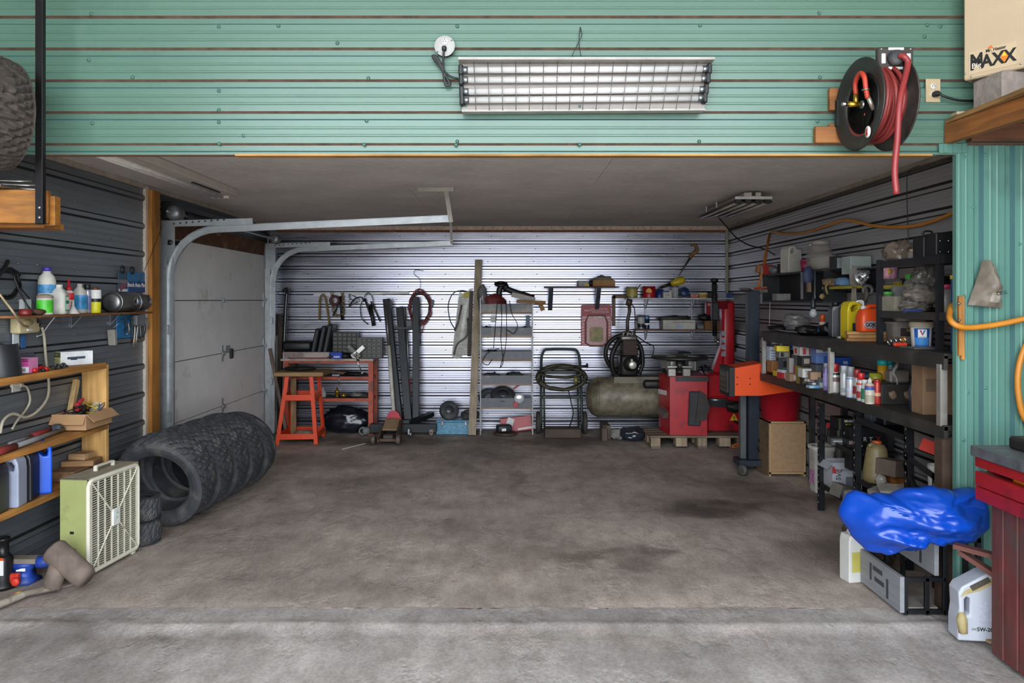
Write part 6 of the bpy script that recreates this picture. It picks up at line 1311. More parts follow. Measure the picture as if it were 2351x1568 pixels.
mb=MB(); mb.seg((bx(1518,8.25),8.22, at(0,940,8.2).z),(bx(1530,8.2),8.10, at(0,950,8.2).z),.12,.07); mb.part('pedal', mat('#6d5f5c', .5,.4), t)
# turntable
tc_ = Vector((bx(1562,8.25),8.28, ztop)); mb=MB(); mb.lathe([(.10,0),(.10,.05),(.06,.06),(.06,.16),(.30,.165),(.31,.18),(.30,.195),(0,.195)],28, Matrix.Translation(tc_)); mb.part('turntable', mat('#3d3b38', .45,.6), t)
for k in range(4):
    a = PI/4+PI/2*k; p = tc_+Vector((.17*math.cos(a),.17*math.sin(a),.10)); mb=MB(); mb.box(p, (.09,.07,.11),(0,0, a), bev=.008); mb.box(p+Vector((0,0,.095)),(.11,.05,.02),(0,0, a)); mb.part('jaw', mat('#a5a29e', .3,.8), t)
for px, py in ((1542,855),(1576,855)):
    mb = MB(); p = at(px, py, 8.0); mb.box(p, (.085,.05,.085), bev=.008); mb.box(p+Vector((.0,0,.06)),(.10,.06,.015)); mb.part('clamp', mat('#b0aca6', .3,.8), t)
# column
cxl = bx(1671,8.42); mb = MB(); ztc = at(0,692,8.42).z
mb.box((cxl, 8.45,(ztc+.7)/2),(.135,.16, ztc-.7), bev=.03, seg=2); mb.prism([(-.22,.62),(-.07,1.05),(-.05,.62)],.10, Matrix.Translation((cxl, 8.52,0)) @ RX90); mb.part('column', M_TCR, t)
mb = MB()
for k, c in enumerate(((.0),(.1),(.2),(.3))): mb.box((cxl-.062,8.372, at(0,765,8.4).z-c*.75),(.045,.006,.055))
mb.part('warning_stickers', mat('#9a98a0', .5, var=.6, scale=12), t)['kind'] = 'stuff'
xar = bx(1641,8.3); mb=MB(); mb.cyl((xar,8.30, at(0,770,8.3).z),(xar-.005,8.30, at(0,648,8.3).z),.026,14); mb.box((xar,8.30, at(0,715,8.3).z),(.075,.08,.20), bev=.01)
for k in range(8): mb.torus((xar-.003,8.30, at(0,655+5*k,8.3).z),.03,.007, None,16,6)
mb.lathe([(.038,0),(.045,.03),(.03,.045)],14, Matrix.Translation((xar-.005,8.30, at(0,648,8.3).z))); mb.part('tool_shaft', M_BLACK, t)
mb=MB(); mb.seg((xar, 8.30, at(0,700,8.3).z),(cxl, 8.42, at(0,700,8.4).z),.07,.09); mb.part('swing_arm', mat('#7d1822', .4), t)
mb=MB(); mb.tube([(xar, 8.30, at(0,770,8.3).z),(xar+.01,8.27, at(0,780,8.3).z),(xar+.03,8.25, at(0,784,8.3).z)],.02,8, smooth_pts=3); mb.lathe([(.022,-.012),(.022,.012)],12, Matrix.Translation((xar+.02,8.25, at(0,784,8.3).z)) @ RY90); mb.part('mount_head', M_CHROME, t)
mb=MB(); mb.tube([at(1617,838,8.4), at(1632,850,8.35), at(1648,868,8.3)],.012,7); mb.tube([at(1610,840,8.4), at(1622,870,8.3)],.010,7); mb.part('levers', M_BLACK, t)
tri = at(1685,958,8.205)
mb=MB(); mb.prism([(-.045,-.035),(.045,-.035),(0,.045)],.003, Matrix.Translation(tri) @ RX90); ws_ = mb.part('warning_sign', mat('#d7a81a', .5), t)
mb=MB(); mb.prism([(.006,.022),(-.012,-.004),(0,-.002),(-.006,-.026),(.013,.004),(.001,.003)],.002, Matrix.Translation(tri+Vector((0,-.003,0))) @ RX90); mb.part('lightning_bolt', M_TXK, ws_)
mb = MB(); p = at(1665,888,8.16); mb.box(p, (.035,.004,.075)); mb.part('yellow_sticker', mat('#b5a01e', .5), t)
mb=MB(); mb.box(p+Vector((0,-.001,.03)),(.03,.004,.025)); mb.part('green_sticker', mat('#8ec23a', .5), t)
q_ = Vector((fl, 8.33, at(0,897,8.2).z)).lerp(Vector((fa, 8.05, at(0,905,8.2).z)),.5)+Vector((-.006,-.006,0)); mb=MB(); mb.seg(q_+Vector((-.045,.12,.0)), q_+Vector((.045,-.12,.0)),.004,.05); mb.part('name_sticker', mat('#b9a9ab', .5, var=.4, scale=40), t)
cable('power_lead', 'black power lead from the yellow warning triangle to the pallet', [tri+Vector((.0,-.01,-.04)), at(1700,975,8.1), at(1718,985,8.05)],.012, M_BLACK)
mb = MB(); coil(mb, onfl(1690,1022,.02),.10,.006,3, None, 3,.2,.5); mb.thing('cord_coil', mat('#b5622a', .6), 'orange extension cord coiled on the floor by the pallet', 'cord')
mb = MB(); a = at(1694,840,9.0); b = at(1716,762,9.1); mb.seg(a, b, .03,.02); mb.thing('orange_lath', wood('#9b5a2a', 2), 'thin orange lath leaning in the back right corner', 'stick')
t = thing('wall_poster', 'small white and orange price sheets on the right wall corner', 'poster', at(1693,800,9.0)); mb=MB(); mb.box((XR-.022,8.97,1.08),(.004,.18,.26)); mb.part('sheet', mat('#a5a3a0', .7, var=.2, scale=30), t)
# ================================================================ right side: long bench along the right wall
XB0 = 2.17
def rp(px, X, z=0.0): return Vector((X, X*F/(px-CX), z))
def zat(py, Y): return H-(py-CY)*Y/F
BY0, BY1 = 3.80,6.58
ZT1, ZT2 = 1.29,.931
lb = thing('long_bench', 'long grimy dark workbench with a shelf along the right wall', 'workbench', (2.4,5.2,0))
M_BTOP = mat('#2b2825', .6,.1, var=.35, scale=8, dirt='#45403a', dirt_amt=.35); M_LEGW = mat('#8e8a84', .5,.3, var=.2, dirt='#6b6258', dirt_amt=.3)
mb=MB(); mb.box(((XB0+XR)/2,(BY0+BY1)/2, ZT1-.012),(XR-XB0-.004, BY1-BY0,.024)); mb.part('worktop', M_BTOP, lb)
mb=MB(); mb.box((XB0+.01,(BY0+BY1)/2, ZT1-.045),(.02, BY1-BY0,.07)); mb.part('front_rail', M_BTOP, lb)
mb=MB(); mb.box(((XB0+XR)/2,(BY0+BY1)/2, ZT2-.012),(XR-XB0-.004, BY1-BY0,.024)); mb.part('shelf', M_BTOP, lb)
mb=MB(); mb.box((XB0+.01,(BY0+BY1)/2, ZT2-.035),(.02, BY1-BY0,.06)); mb.part('shelf_rail', M_BTOP, lb)
for px, w, m in ((1750,.03, M_LEGW),(1904,.032, mat('#a19b94', .5,.2)),(2167,.036, mat('#a7a29a', .35,.6))):
    y = rp(px, XB0).y; mb=MB(); mb.box((XB0+.012, max(y, 3.84),(ZT1+ZT2)/2-.03),(w, w, ZT1-ZT2-.05)); mb.part('leg', m, lb)
for y, m, w in ((3.86, mat('#4d3c31', .7,.4, var=.3),.07),):
    mb=MB(); mb.box((XB0+.04, y, ZT2/2-.03),(w, w, ZT2-.06)); mb.part('leg', m, lb)
mb=MB(); mb.lathe([(.014,0),(.014,.006),(0,.008)],10, Matrix.Translation((XB0+.03,3.822, ZT2-.05)) @ RX90); mb.part('bolt', M_STEEL, lb)
for y in (BY1-.05,5.9,5.2,3.9): mb=MB(); mb.box((XR-.04, y, .44),(.04,.04,.88)); mb.part('leg', M_DSTEEL, lb)
# ---- perforated angle rack below
XK = 2.30
rk2 = thing('angle_rack', 'black perforated angle iron racking under the long bench', 'rack', (2.45,5.0,0)); M_ANG = mat('#26272a', .45,.5, var=.25)
ph_ = MB(); ph_.box((0,0,0),(.003,.008,.012)); pme = ph_.mesh('punched_hole', mat('#7a7a7c', .5))
def post(y, z0, z1, x=XK, holes=True):
    mb=MB(); mb.box((x, y, (z0+z1)/2),(.004,.038, z1-z0)); mb.box((x+.018, y-.018,(z0+z1)/2),(.036,.004, z1-z0)); p = mb.part('post', M_ANG, rk2)
    if holes:
        z = z0+.06
        while z < z1-.03:
            o = bpy.data.objects.new('punched_hole', pme); COL.objects.link(o); o.parent = p; o.location = Vector((x-.002, y, z))-abs_loc(p); z += .05
Y1, Y2, Y3 = rp(1880, XK).y, rp(1962, XK).y, rp(2080, XK).y
post(Y1,0, zat(925, Y1)); post(Y2,0, zat(945, Y2)); post(Y3,0, zat(968, Y3)); post(Y1,0,.76, XR-.03, False); post(Y3,0,.8, XR-.03, False); post(4.12,0,.62)
def rail(ya, za, yb, zb, x=XK): mb = MB(); mb.seg((x, ya, za), (x, yb, zb), .004, .036); mb.seg((x+.015, ya, za-.016), (x+.015, yb, zb-.016), .03, .004); mb.part('rail', M_ANG, rk2)
rail(Y1,.55, Y2,.53); rail(Y1,.20, Y2,.18); rail(Y2,.775, Y3,.755); rail(Y3+.03,.66,4.1,.60); rail(Y2,.375, Y3,.355); rail(Y3+.03,.61,4.2,.36)
for (a, b, z) in ((Y1, Y2,.53),(Y1, Y2,.175),(Y2, Y3,.36),(Y2, Y3,.745),(Y3,3.95,.34)):
    mb=MB(); mb.box(((XK+XR)/2,(a+b)/2, z),(XR-XK-.01, abs(b-a),.006)); mb.part('shelf_plate', M_ANG, rk2)
# ---- black shelf unit on the bench
XS = 2.25
su2 = thing('shelf_unit', 'black steel shelf unit standing on the near end of the bench', 'shelf', (2.4,4.3, ZT1)); M_SU = mat('#17171a', .45,.3, var=.2)
ya2, yb2 = 3.93, rp(2020, XS).y
for y in (ya2+.05, yb2):
    for x in (XS,2.55):
        mb=MB(); mb.box((x, y, (ZT1+1.80)/2),(.03,.03,1.80-ZT1)); mb.part('post', M_SU, su2)
for z, m in ((1.775, M_SU),(1.478, mat('#2b2826', .6))):
    mb=MB(); mb.box(((XS+2.56)/2,(ya2+yb2)/2, z),(2.57-XS, yb2-ya2,.012)); mb.part('shelf_plate', m, su2)
    mb=MB(); mb.box((XS-.005,(ya2+yb2)/2, z-.005),(.012, yb2-ya2+.02,.042)); mb.box(((XS+2.56)/2, ya2, z-.005),(2.57-XS, .012,.042)); mb.part('shelf_rail', m, su2)
# ---- black wall cabinet further along
XC0 = 2.44
wc = thing('open_cabinet', 'black open-fronted wall cabinet of tools above the bench', 'cabinet', (2.54,6.4,1.54)); yc0, yc1 = rp(1888, XC0).y, rp(1748, XC0).y
mb=MB(); mb.box(((XC0+XR)/2,(yc0+yc1)/2,1.79),(XR-XC0-.004, yc1-yc0,.016)); mb.part('top_board', mat('#2a2826', .6), wc)
mb=MB(); mb.box(((XC0+XR)/2,(yc0+yc1)/2,1.545),(XR-XC0-.004, yc1-yc0,.016)); mb.part('bottom_board', mat('#222021', .6), wc)
mb=MB(); mb.box((XR-.022,(yc0+yc1)/2,1.667),(.012, yc1-yc0,.23)); mb.part('back_board', M_BLACK, wc)
for y in (yc0, yc1-.01, rp(1842, XC0).y): mb=MB(); mb.box(((XC0+XR)/2, y, 1.667),(XR-XC0-.02,.014,.23)); mb.part('divider', M_BLACK, wc)
mb=MB(); mb.box((XC0+.0, yc1-.004,1.70),(.016,.016,.34)); mb.part('corner_angle', mat('#8e8f92', .4,.6), wc)
def R3(px, X, z): return rp(px, X, z)
# on top of the cabinet
zt_ = 1.7985
carton('carton', 'red carton at the far end on top of the black wall cabinet', R3(1762,2.52, zt_),(.13,.10,.10),.1, mat('#96221d', .5),[('f', .75,0,1,1, mat('#9aa3b3', .5))])
mb=MB(); mb.blob(R3(1776,2.55, zt_+.045),(.08,.10,.09),.3,2,3,4,.95); mb.thing('printed_bag', mat('#77797c', .5, var=.5, scale=20), 'crinkled grey printed packet beside the red carton', 'packet')
jug('cloudy white plastic jug on top of the black wall cabinet', R3(1816,2.53, zt_),.14,.12,.245, mat('#a9a49b', .4, var=.12), mat('#b8b2a5', .5), rz=.3, capx=.2)
mb=MB(); mb.box(R3(1797,2.56, zt_+.05),(.05,.16,.10), bev=.008); mb.thing('black_radio', M_BLACK, 'dark box behind the cloudy white jug', 'box')
bottle('pot', 'magenta plastic pot between the white jug and the clear jars', 'pot', R3(1850,2.53, zt_),[(.035,0),(.045,.09)], mat('#8c2545', .45),[(.047,.085),(.047,.10),(0,.101)], mat('#8c2545', .45))
M_GLZ = mat('#9a948d', .15, var=.15, scale=8, alpha=.42)
jar('large empty clear jar standing upright at the end of the cabinet top', R3(1884,2.53, zt_+.0),.235,.082, M_GLZ, mat('#8d867c', .4, alpha=.8),.03, group='clear jars on the black cabinet')
t = thing('jar', 'clear jar lying on its side before the tall jar', 'jar', R3(1893,2.47, zt_), 'clear jars on the black cabinet')
lathe_part(t, 'body', [(.055,-.09),(.062,-.08),(.062,.06),(.048,.08),(.048,.10)], M_GLZ, 20, Matrix.Translation((0,0,.063)) @ Euler((PI/2,0,.6)).to_matrix().to_4x4())
bottle('bottle', 'tall cloudy bottle between the pot and the big clear jar', 'bottle', R3(1862,2.52, zt_),[(.035,0),(.038,.01),(.038,.14),(.03,.18),(.012,.20),(.012,.215)], M_GLZ, [(.014,.21),(.014,.225),(0,.226)], M_DWHITE)
# cabinet contents
zi = 1.5535
carton('toolbox', 'orange-red flat tool case with black label in the wall cabinet', R3(1774,2.56, zi),(.19,.06,.19),.12, mat('#a83318', .45),[('f', .2,.55,.72,.95, M_BLACK),('f', .25,.3,.7,.42, mat('#5d1d10', .5))], cat='case')
open_box('clear_tub', 'small clear plastic tub in the wall cabinet', R3(1794,2.46, zi),(.13,.09,.06),.1, mat('#8d8a84', .2, alpha=.6), flaps='', cat='tub')
t = thing('brush', 'dark blue oval brush hanging on the front of the wall cabinet', 'brush', R3(1856,2.42,1.64)); y_ = rp(1856,2.42).y
mb=MB(); mb.blob((2.42, y_, 1.755),(.09,.05,.15),.05,1.5,3,2); mb.part('pad', mat('#2a3350', .7), t); mb=MB(); mb.seg((2.42, y_, 1.70),(2.42, y_-.01,1.62),.03,.03); mb.part('handle', wood('#6e5a45', 2), t)
mb=MB(); mb.seg((2.435, rp(1841,2.435).y, 1.79),(2.435, rp(1841,2.435).y, 1.565),.02,.006, up=(0,1,0)); mb.thing('steel_rule', mat('#8a8a8b', .4,.7), 'narrow steel strip hanging left of the blue brush', 'rule')
mb=MB(); mb.tube([R3(1871,2.42,1.79), R3(1871,2.42,1.56), R3(1866,2.40,1.50)],.007,7); mb.thing('thin_rod', M_STEEL, 'thin steel rod hanging right of the blue brush', 'rod')
t = thing('lamp_bulb', 'clear light bulb in a dark holder hanging under the cabinet', 'bulb', R3(1867,2.38,1.42)); q = abs_loc(t)
lathe_part(t, 'glass', [(0,0),(.02,.008),(.03,.03),(.022,.055),(.014,.07)], M_CLEAR, 16); lathe_part(t, 'socket', [(.017,.068),(.019,.08),(.019,.14),(.006,.16),(.006,.21)], M_DSTEEL, 12)
mb=MB(); mb.tube([R3(1900,2.42,1.60), R3(1896,2.41,1.66), R3(1908,2.43,1.70)],.008,7, smooth_pts=4); mb.lathe([(.02,0),(.022,.008),(0,.01)],12, Matrix.Translation(R3(1887,2.40,1.585)) @ RX90); mb.thing('wooden_spool', wood('#8c7448', 0), 'tan wooden knob hanging on a loop at the cabinet end', 'knob')
carton('dark_shelf_box', 'black box with grey screen on the right end of the wall shelf', R3(1930,2.52,1.785),(.13,.10,.105),.0, M_BLACK, [('f', .12,.12,.6,.85, mat('#7b7f84', .5))])
carton('carton', 'pale green grey metal box behind the white valve', R3(1966,2.54,1.745),(.16,.12,.13),.1, mat('#8d9590', .5),[('f', .05,.35,.95,.45, mat('#6b7370', .5))])
# small ledge of yellow level, tools
t = thing('wall_ledge', 'dark wall ledge carrying a yellow level between cabinet and shelf unit', 'ledge', R3(1940,2.57,1.60)); ye0, ye1 = rp(1995,2.52).y, rp(1888,2.52).y
mb=MB(); mb.box((2.57,(ye0+ye1)/2,1.785-.006),(.13, ye1-ye0,.012)); mb.part('upper_board', M_BLACK, t); mb=MB(); mb.box((2.58,(ye0+ye1)/2,1.635),(.11, ye1-ye0,.012)); mb.part('lower_board', M_BLACK, t)
mb=MB(); mb.box((XR-.02,(ye0+ye1)/2,1.71),(.01, ye1-ye0,.16)); mb.part('back_board', M_BLACK, t)
mb=MB(); mb.seg(R3(1890,2.50,1.652), R3(1986,2.50,1.652),.02,.022); mb.thing('spirit_level', mat('#b3a23a', .5), 'yellow bar level on the wall ledge behind the wood pieces', 'level')
mb=MB(); mb.seg(R3(2027,2.54,1.645), R3(2090,2.54,1.645),.02,.024); mb.thing('yellow_bar', mat('#b5a53c', .5), 'yellow bar seen through the black shelf unit', 'bar')
t = thing('valve_part', 'bright cast metal flange part on the wall ledge', 'part', R3(1978,2.46,1.655)); mb=MB(); mb.lathe([(.05,0),(.05,.012),(.035,.014),(.035,.05),(.02,.052),(.02,.07),(0,.072)],18, Euler((1.1,.2,.3)).to_matrix().to_4x4()); mb.xf(Matrix.Translation((0,.03,.05))); mb.part('flange', mat('#b9b9ba', .35,.6), t, world=False)
mb=MB(); mb.cyl((-.025,-.02,.06),(-.025,-.06,.045),.012,10); mb.cyl((.02,-.02,.07),(.02,-.06,.055),.012,10); mb.part('stud', mat('#8c8580', .3,.8), t, world=False)
mb=MB(); mb.prism([(0,0),(.07,-.02),(.10,.10),(.03,.14),(-.01,.10)],.004, Matrix.Translation(R3(1952,2.46,1.665)) @ RX90); mb.thing('metal_plate', mat('#8c867e', .5,.4), 'bent grey metal plate leaning beside the flange', 'plate')
mb=MB(); mb.blob(R3(1936,2.47,1.69),(.13,.10,.07),.2,2,3,8,.8); mb.thing('blue_cloth', mat('#4f6b86', .8), 'dusty blue pouch on the wall ledge', 'pouch')
mb=MB(); mb.blob(R3(1912,2.48,1.69),(.17,.12,.07),.3,2,3,9,.7); mb.thing('leather_glove', mat('#6f5a47', .9), 'brown leather glove on the left of the wall ledge', 'glove')
mb = MB()
for k in range(4): mb.tube([R3(1958+k*2,2.46,1.65), R3(1956+k*3,2.44,1.58), R3(1955+k*4,2.43,1.50)],.006,6, smooth_pts=3)
mb.thing('string_hank', mat('#857a6a', .9), 'grey hank of string hanging from the wall ledge', 'string')
mb=MB(); mb.torus(R3(1992,2.45,1.625),.03,.012, RX90,18,8); mb.thing('rubber_grommet', mat('#4a4742', .5), 'ring hanging at the right end of the wall ledge', 'ring')
mb=MB(); mb.tube([R3(1984,2.44,1.66), R3(1990,2.43,1.60), R3(1986,2.43,1.55)],.014,8, smooth_pts=3); mb.thing('hanging_pouch', mat('#4a4138', .7), 'narrow brown strap hanging below the flange', 'strap')
# ---- on the bench top
zb1 = ZT1+.0005
jug('black oil jug with blue label on the bench top', R3(1927,2.36, zb1),.13,.12,.26, mat('#1b1c22', .4, var=.15), M_BLACK, rz=-.2, capx=-.2, bands=[('f', .04,.16,-.05,.42, mat('#4d7fb0', .5, var=.3, scale=30))])
jug('yellow jug with large looped handle beside the orange soap', R3(1964,2.40, zb1),.17,.10,.265, mat('#c2ab1c', .4, var=.1), M_DWHITE, rz=.1, capx=.25, bands=[('f', .0,.11,-.30,.2, mat('#2b3038', .5))])
t = thing('soap_bottle', 'orange hand soap bottle with white pump and silver label on the bench', 'soap', R3(1994,2.345, zb1+.062), None, .08); M_GJ = mat('#d34a1c', .4, var=.06)
mb=MB(); mb.lathe([(.47,0),(.5,.01),(.5,.085),(.49,.10),(.40,.135),(.30,.15)],28, Matrix.Diagonal((.14,.10,1,1)), pw=6); mb.part('body', M_GJ, t, world=False)
mb=MB(); mb.tube([(.055,0,.10),(.062,0,.15),(.045,0,.165),(.0,0,.163),(-.02,0,.14)],.014,8, smooth_pts=4); mb.part('handle', M_GJ, t, world=False)
mb=MB(); mb.lathe([(.018,.145),(.018,.165),(.006,.168),(.005,.19)],12, Matrix.Translation((-.035,0,0))); mb.tube([(-.035,0,.19),(-.045,0,.20),(-.075,0,.197),(-.082,0,.19)],.006,7, smooth_pts=3); mb.part('pump', M_WHITE, t, world=False)
mb=MB(); mb.lathe([(.5,0),(.5,.003),(0,.0031)],24, Matrix.Translation((-.010,-.0505,.045)) @ RX90 @ Matrix.Diagonal((.105,.048,1,1))); lab = mb.part('label', mat('#9a949a', .5), t, world=False)
text('GOJO', .031, abs_loc(t)+Vector((-.010,-.0545,.045)), t, M_TXK, '-y', bold=.0012)
for k, (px, X, L2, w, z, c, lb_) in enumerate([(1980,2.30,.19,.07,.010, '#9a6a37', 'lowest board of the small wood stack under the orange soap'),(1983,2.315,.20,.08,.031, '#a87a43', 'middle board of the small wood stack under the orange soap'),(1980,2.33,.22,.08,.051, '#b98d52', 'top board of the small wood stack under the orange soap')]):
    p = R3(px, X, zb1+z); mb=MB(); mb.seg(p+Vector((-.10,.02,0)), p+Vector((.18,-.05,0)), w, .020, bev=.002); mb.thing('wood_strip', wood(c, 0), lb_, 'wood strip', 'wood strips on the bench')
mb=MB(); mb.cyl(R3(1922,2.24, zb1+.012), R3(1932,2.26, zb1+.012),.011,10); mb.thing('bolt_end', mat('#8d8a84', .4,.5), 'small pale bolt at the left of the wood strips', 'bolt')
t = thing('frying_pan', 'shiny black oil drain pan lying on the bench top', 'pan', R3(1873,2.32, zb1)); lathe_part(t, 'pan', [(.11,0),(.135,.022),(.14,.024),(.13,.02),(.105,.006),(0,.006)], mat('#121213', .2,.2),28)
t = thing('air_filter', 'round chrome air filter under clear plastic on the bench', 'filter', R3(1830,2.42, zb1)); lathe_part(t, 'ring', [(.085,0),(.09,.005),(.09,.05),(.085,.055),(0,.056)], mat('#8b8f92', .2,.8),28)
mb=MB(); mb.blob((0,.02,.075),(.22,.20,.14),.25,2.5,4,5,.55); mb.part('film', mat('#777471', .2, bump=.8, scale=14, alpha=.5), t, world=False)
mb=MB(); mb.tube([R3(1775,2.30, zb1+.012), R3(1812,2.25, zb1+.012), R3(1850,2.24, zb1+.02)],.009,8, smooth_pts=3); mb.thing('wrench', mat('#857f78', .35,.7), 'long steel wrench near the bench front edge', 'wrench')
mb=MB(); mb.blob(R3(1852,2.38, zb1+.03),(.20,.16,.07),.35,2.5,3,6,.8); mb.thing('tool_heap', M_GREASE, 'heap of dark tools behind the drain pan', 'scrap')
mb=MB(); mb.blob(R3(1785,2.36, zb1+.02),(.16,.2,.045),.35,2.5,3,7,.8); mb.thing('tool_heap', M_GREASE, 'flat dark clutter at the far end of the bench top', 'scrap')
spray_can('small aerosol with orange cap and white band at the back of the bench', R3(1888,2.52, zb1),.15,.026, mat('#b9b4ad', .5), mat('#c9541f', .45),[(.045,.07, mat('#b9541f', .5))], group=None, caph=.35)
mb=MB(); mb.blob(R3(1902,2.46, zb1+.045),(.14,.12,.09),.25,2,3,6,.9); mb.thing('black_bag', M_BLACK, 'black cloth lump beside the black oil jug', 'bag')
carton('carton', 'small cyan carton half hidden by the black lump', R3(1887,2.44, zb1),(.05,.05,.05),0, mat('#2f86b8', .5))
cable('white_lead', 'white cord running across the back of the bench', [R3(1925,2.58,1.60), R3(1912,2.56,1.48), R3(1905,2.5,1.36), R3(1893,2.42, zb1+.01)],.005, M_DWHITE)
cable('grey_string', 'thin pale string hanging left under the wall cabinet', [R3(1768,2.50,1.545), R3(1767,2.50,1.42), R3(1766,2.50, zb1+.005)],.003, M_DWHITE)
# tubs at the near end of the bench
t = thing('clear_bucket', 'cloudy square tub with dark label at the near end of the bench', 'tub', R3(2066,2.36, zb1)); 
mb=MB(); mb.lathe([(.46,0),(.5,.005),(.53,.125),(.56,.128),(.56,.135),(.5,.136),(.47,.01),(0,.008)],24, Matrix.Diagonal((.125,.11,1,1)), pw=7); mb.part('body', mat('#77706a', .3, var=.2, alpha=.85), t, world=False)
mb=MB(); mb.box((.015,-.0585,.075),(.08,.004,.05)); mb.part('label', mat('#26211e', .5), t, world=False); mb=MB(); mb.box((-.012,-.0585,.035),(.03,.004,.03)); mb.part('label_corner', mat('#b97a1f', .5), t, world=False)
text('Zip', .02, abs_loc(t)+Vector((.02,-.0612,.088)), t, mat('#b98a3f', .5), '-y')
mb=MB(); mb.blob((.01,0,.16),(.09,.08,.07),.3,2.5,3,4); mb.part('contents', M_GLZ, t, world=False)
t = thing('grease_pail', 'white pail with blue label and red and blue V emblem', 'pail', R3(2116,2.36, zb1))
lathe_part(t, 'body', [(.05,0),(.052,.004),(.06,.122)], M_DWHITE, 24); lathe_part(t, 'lid', [(.063,.112),(.065,.118),(.065,.14),(.06,.144),(0,.144)], mat('#a3957f', .7, var=.2),24)
def wrap(t, r0, r1, z0, z1, a0, a1, m, name='label', n=10):
    mb = MB(); V = [(r*math.cos(a0+(a1-a0)*k/n), r*math.sin(a0+(a1-a0)*k/n), z) for r, z in ((r0, z0),(r1, z1)) for k in range(n+1)]
    mb._add(V,[(k, k+1, n+2+k, n+1+k) for k in range(n)], True); return mb.part(name, m, t, world=False)
wrap(t, .0535,.0605,.006,.108,-2.75,-1.35, mat('#1f4f9a', .5)); wrap(t, .0545,.0598,.012,.055,-2.7,-1.45, mat('#3d86c9', .5), 'label_band'); wrap(t, .0535,.0605,.006,.108,-1.05,.2, mat('#1f2f6e', .5))
vb = R3(2116,2.36, zb1)+Vector((-.026,-.056,.078))
mb=MB(); mb.box(vb-R3(2116,2.36, zb1),(.044,.003,.046),(0,0,-.42)); mb.part('emblem_field', M_TXW, t, world=False)
Mv = Euler((PI/2,0,-.42)).to_matrix().to_4x4()
mb=MB(); mb.prism([(-.016,.016),(-.006,.016),(.0,-.004),(.0,-.016)],.002, Matrix.Translation((-.026,-.058,.081)) @ Mv); mb.part('emblem_left', M_TXR, t, world=False)
mb=MB(); mb.prism([(.016,.016),(.006,.016),(.0,-.004),(.0,-.016)],.002, Matrix.Translation((-.026,-.058,.081)) @ Mv); mb.part('emblem_right', mat('#2a62b5', .5), t, world=False)
text('Valvoline', .011, vb+Vector((0,-.0025,-.019)), t, mat('#1f2f6e', .5), Euler((PI/2,0,-.42)).to_matrix())
t = thing('hose_clamps', 'bunch of steel hose clamps with an orange clip at the bench edge', 'clamps', R3(2058,2.25, zb1))
for k in range(4): mb=MB(); mb.torus((-.035+.025*k, .01,.026),.024,.004, Euler((0, PI/2-.3,.2*k)).to_matrix().to_4x4(),18,5); mb.part('clamp', M_CHROME, t, world=False)
mb=MB(); mb.box((.0,-.045,.012),(.075,.02,.022), bev=.005); mb.part('clip', mat('#c23a1d', .4), t, world=False)
mb=MB(); mb.box(R3(2120,2.27, zb1+.006),(.18,.16,.010), bev=.002); mb.thing('steel_sheet', mat('#6b6966', .4,.6), 'flat steel sheet under the white pail', 'plate')
carton('carton', 'dark printed carton behind the orange soap bottle', R3(2026,2.47, zb1),(.15,.08,.15),.1, mat('#3b3a3d', .5),[('f', .55,.2,.95,.85, mat('#8d3a36', .5)),('f', .1,.2,.45,.85, mat('#4b6f74', .5))])
# things in the black shelf unit
zm = 1.4845
jar('clear jar with green lid standing in the shelf unit', R3(2035,2.33, zm),.125,.043, M_GLZ, mat('#4a9a3c', .45),.022, group='green-lidded jars')
jar('large clear jar with green lid at the back of the shelf unit', R3(2106,2.47, zm+.03),.20,.075, M_GLZ, mat('#4a9a3c', .45),.032,(.45, mat('#a5a49c', .6)), group='green-lidded jars')
mb=MB(); mb.box(R3(2106,2.47, zm+.015),(.15,.15,.028), bev=.004); mb.thing('black_case', M_BLACK, 'flat black case under the large green-lidded jar', 'case')
open_box('clear_box', 'cloudy plastic parts box in the shelf unit', R3(2057,2.31, zm),(.10,.12,.095),.1, mat('#8a8274', .35, var=.2, alpha=.9), flaps='', cat='box')
carton('blister_pack', 'small grey hanging blister pack behind the parts box', R3(2064,2.42, zm+.05),(.085,.03,.11),0, mat('#767573', .3, alpha=.8), cat='package')
for k, (px, X, sz, z, c, lb_) in enumerate([(2100,2.32,(.16,.12,.08),.04, '#67625b', 'clear bag of fittings at the front of the shelf unit'),(2115,2.36,(.19,.14,.12),.10, '#7a6f66', 'crumpled plastic bag heaped in the shelf unit'),(2128,2.45,(.15,.12,.20),.20, '#6b655e', 'tall crumpled bag at the back of the shelf unit')]):
    mb=MB(); mb.blob(R3(px, X, zm+z), sz, .3,2.4,4,40+k, .9); mb.thing('plastic_bag', mat(c, .18, var=.4, bump=.9, scale=16, alpha=.6), lb_, 'bag', 'plastic bags in the shelf unit')
mb=MB(); mb.box(R3(2096,2.285, zm+.012),(.10,.02,.02)); mb.thing('blue_strip', mat('#2f3d6e', .5), 'dark blue strip at the front of the shelf unit', 'strip')
bottle('tub', 'pink striped tub with yellow flower on the ledge behind the shelf unit', 'tub', R3(2041,2.58,1.70),[(.05,0),(.055,.085)], mat('#c0879a', .5, var=.4, scale=40),[(.057,.08),(.057,.09),(0,.091)], mat('#b98a9a', .5), n=20)
o = [x for x in COL.objects if x.get('label', '').startswith('pink striped')][0]
mb=MB(); mb.lathe([(.018,0),(.018,.004),(0,.0045)],10, Matrix.Translation((-.02,-.0485,.05)) @ RX90); mb.part('flower', mat('#c9a336', .5), o, world=False)
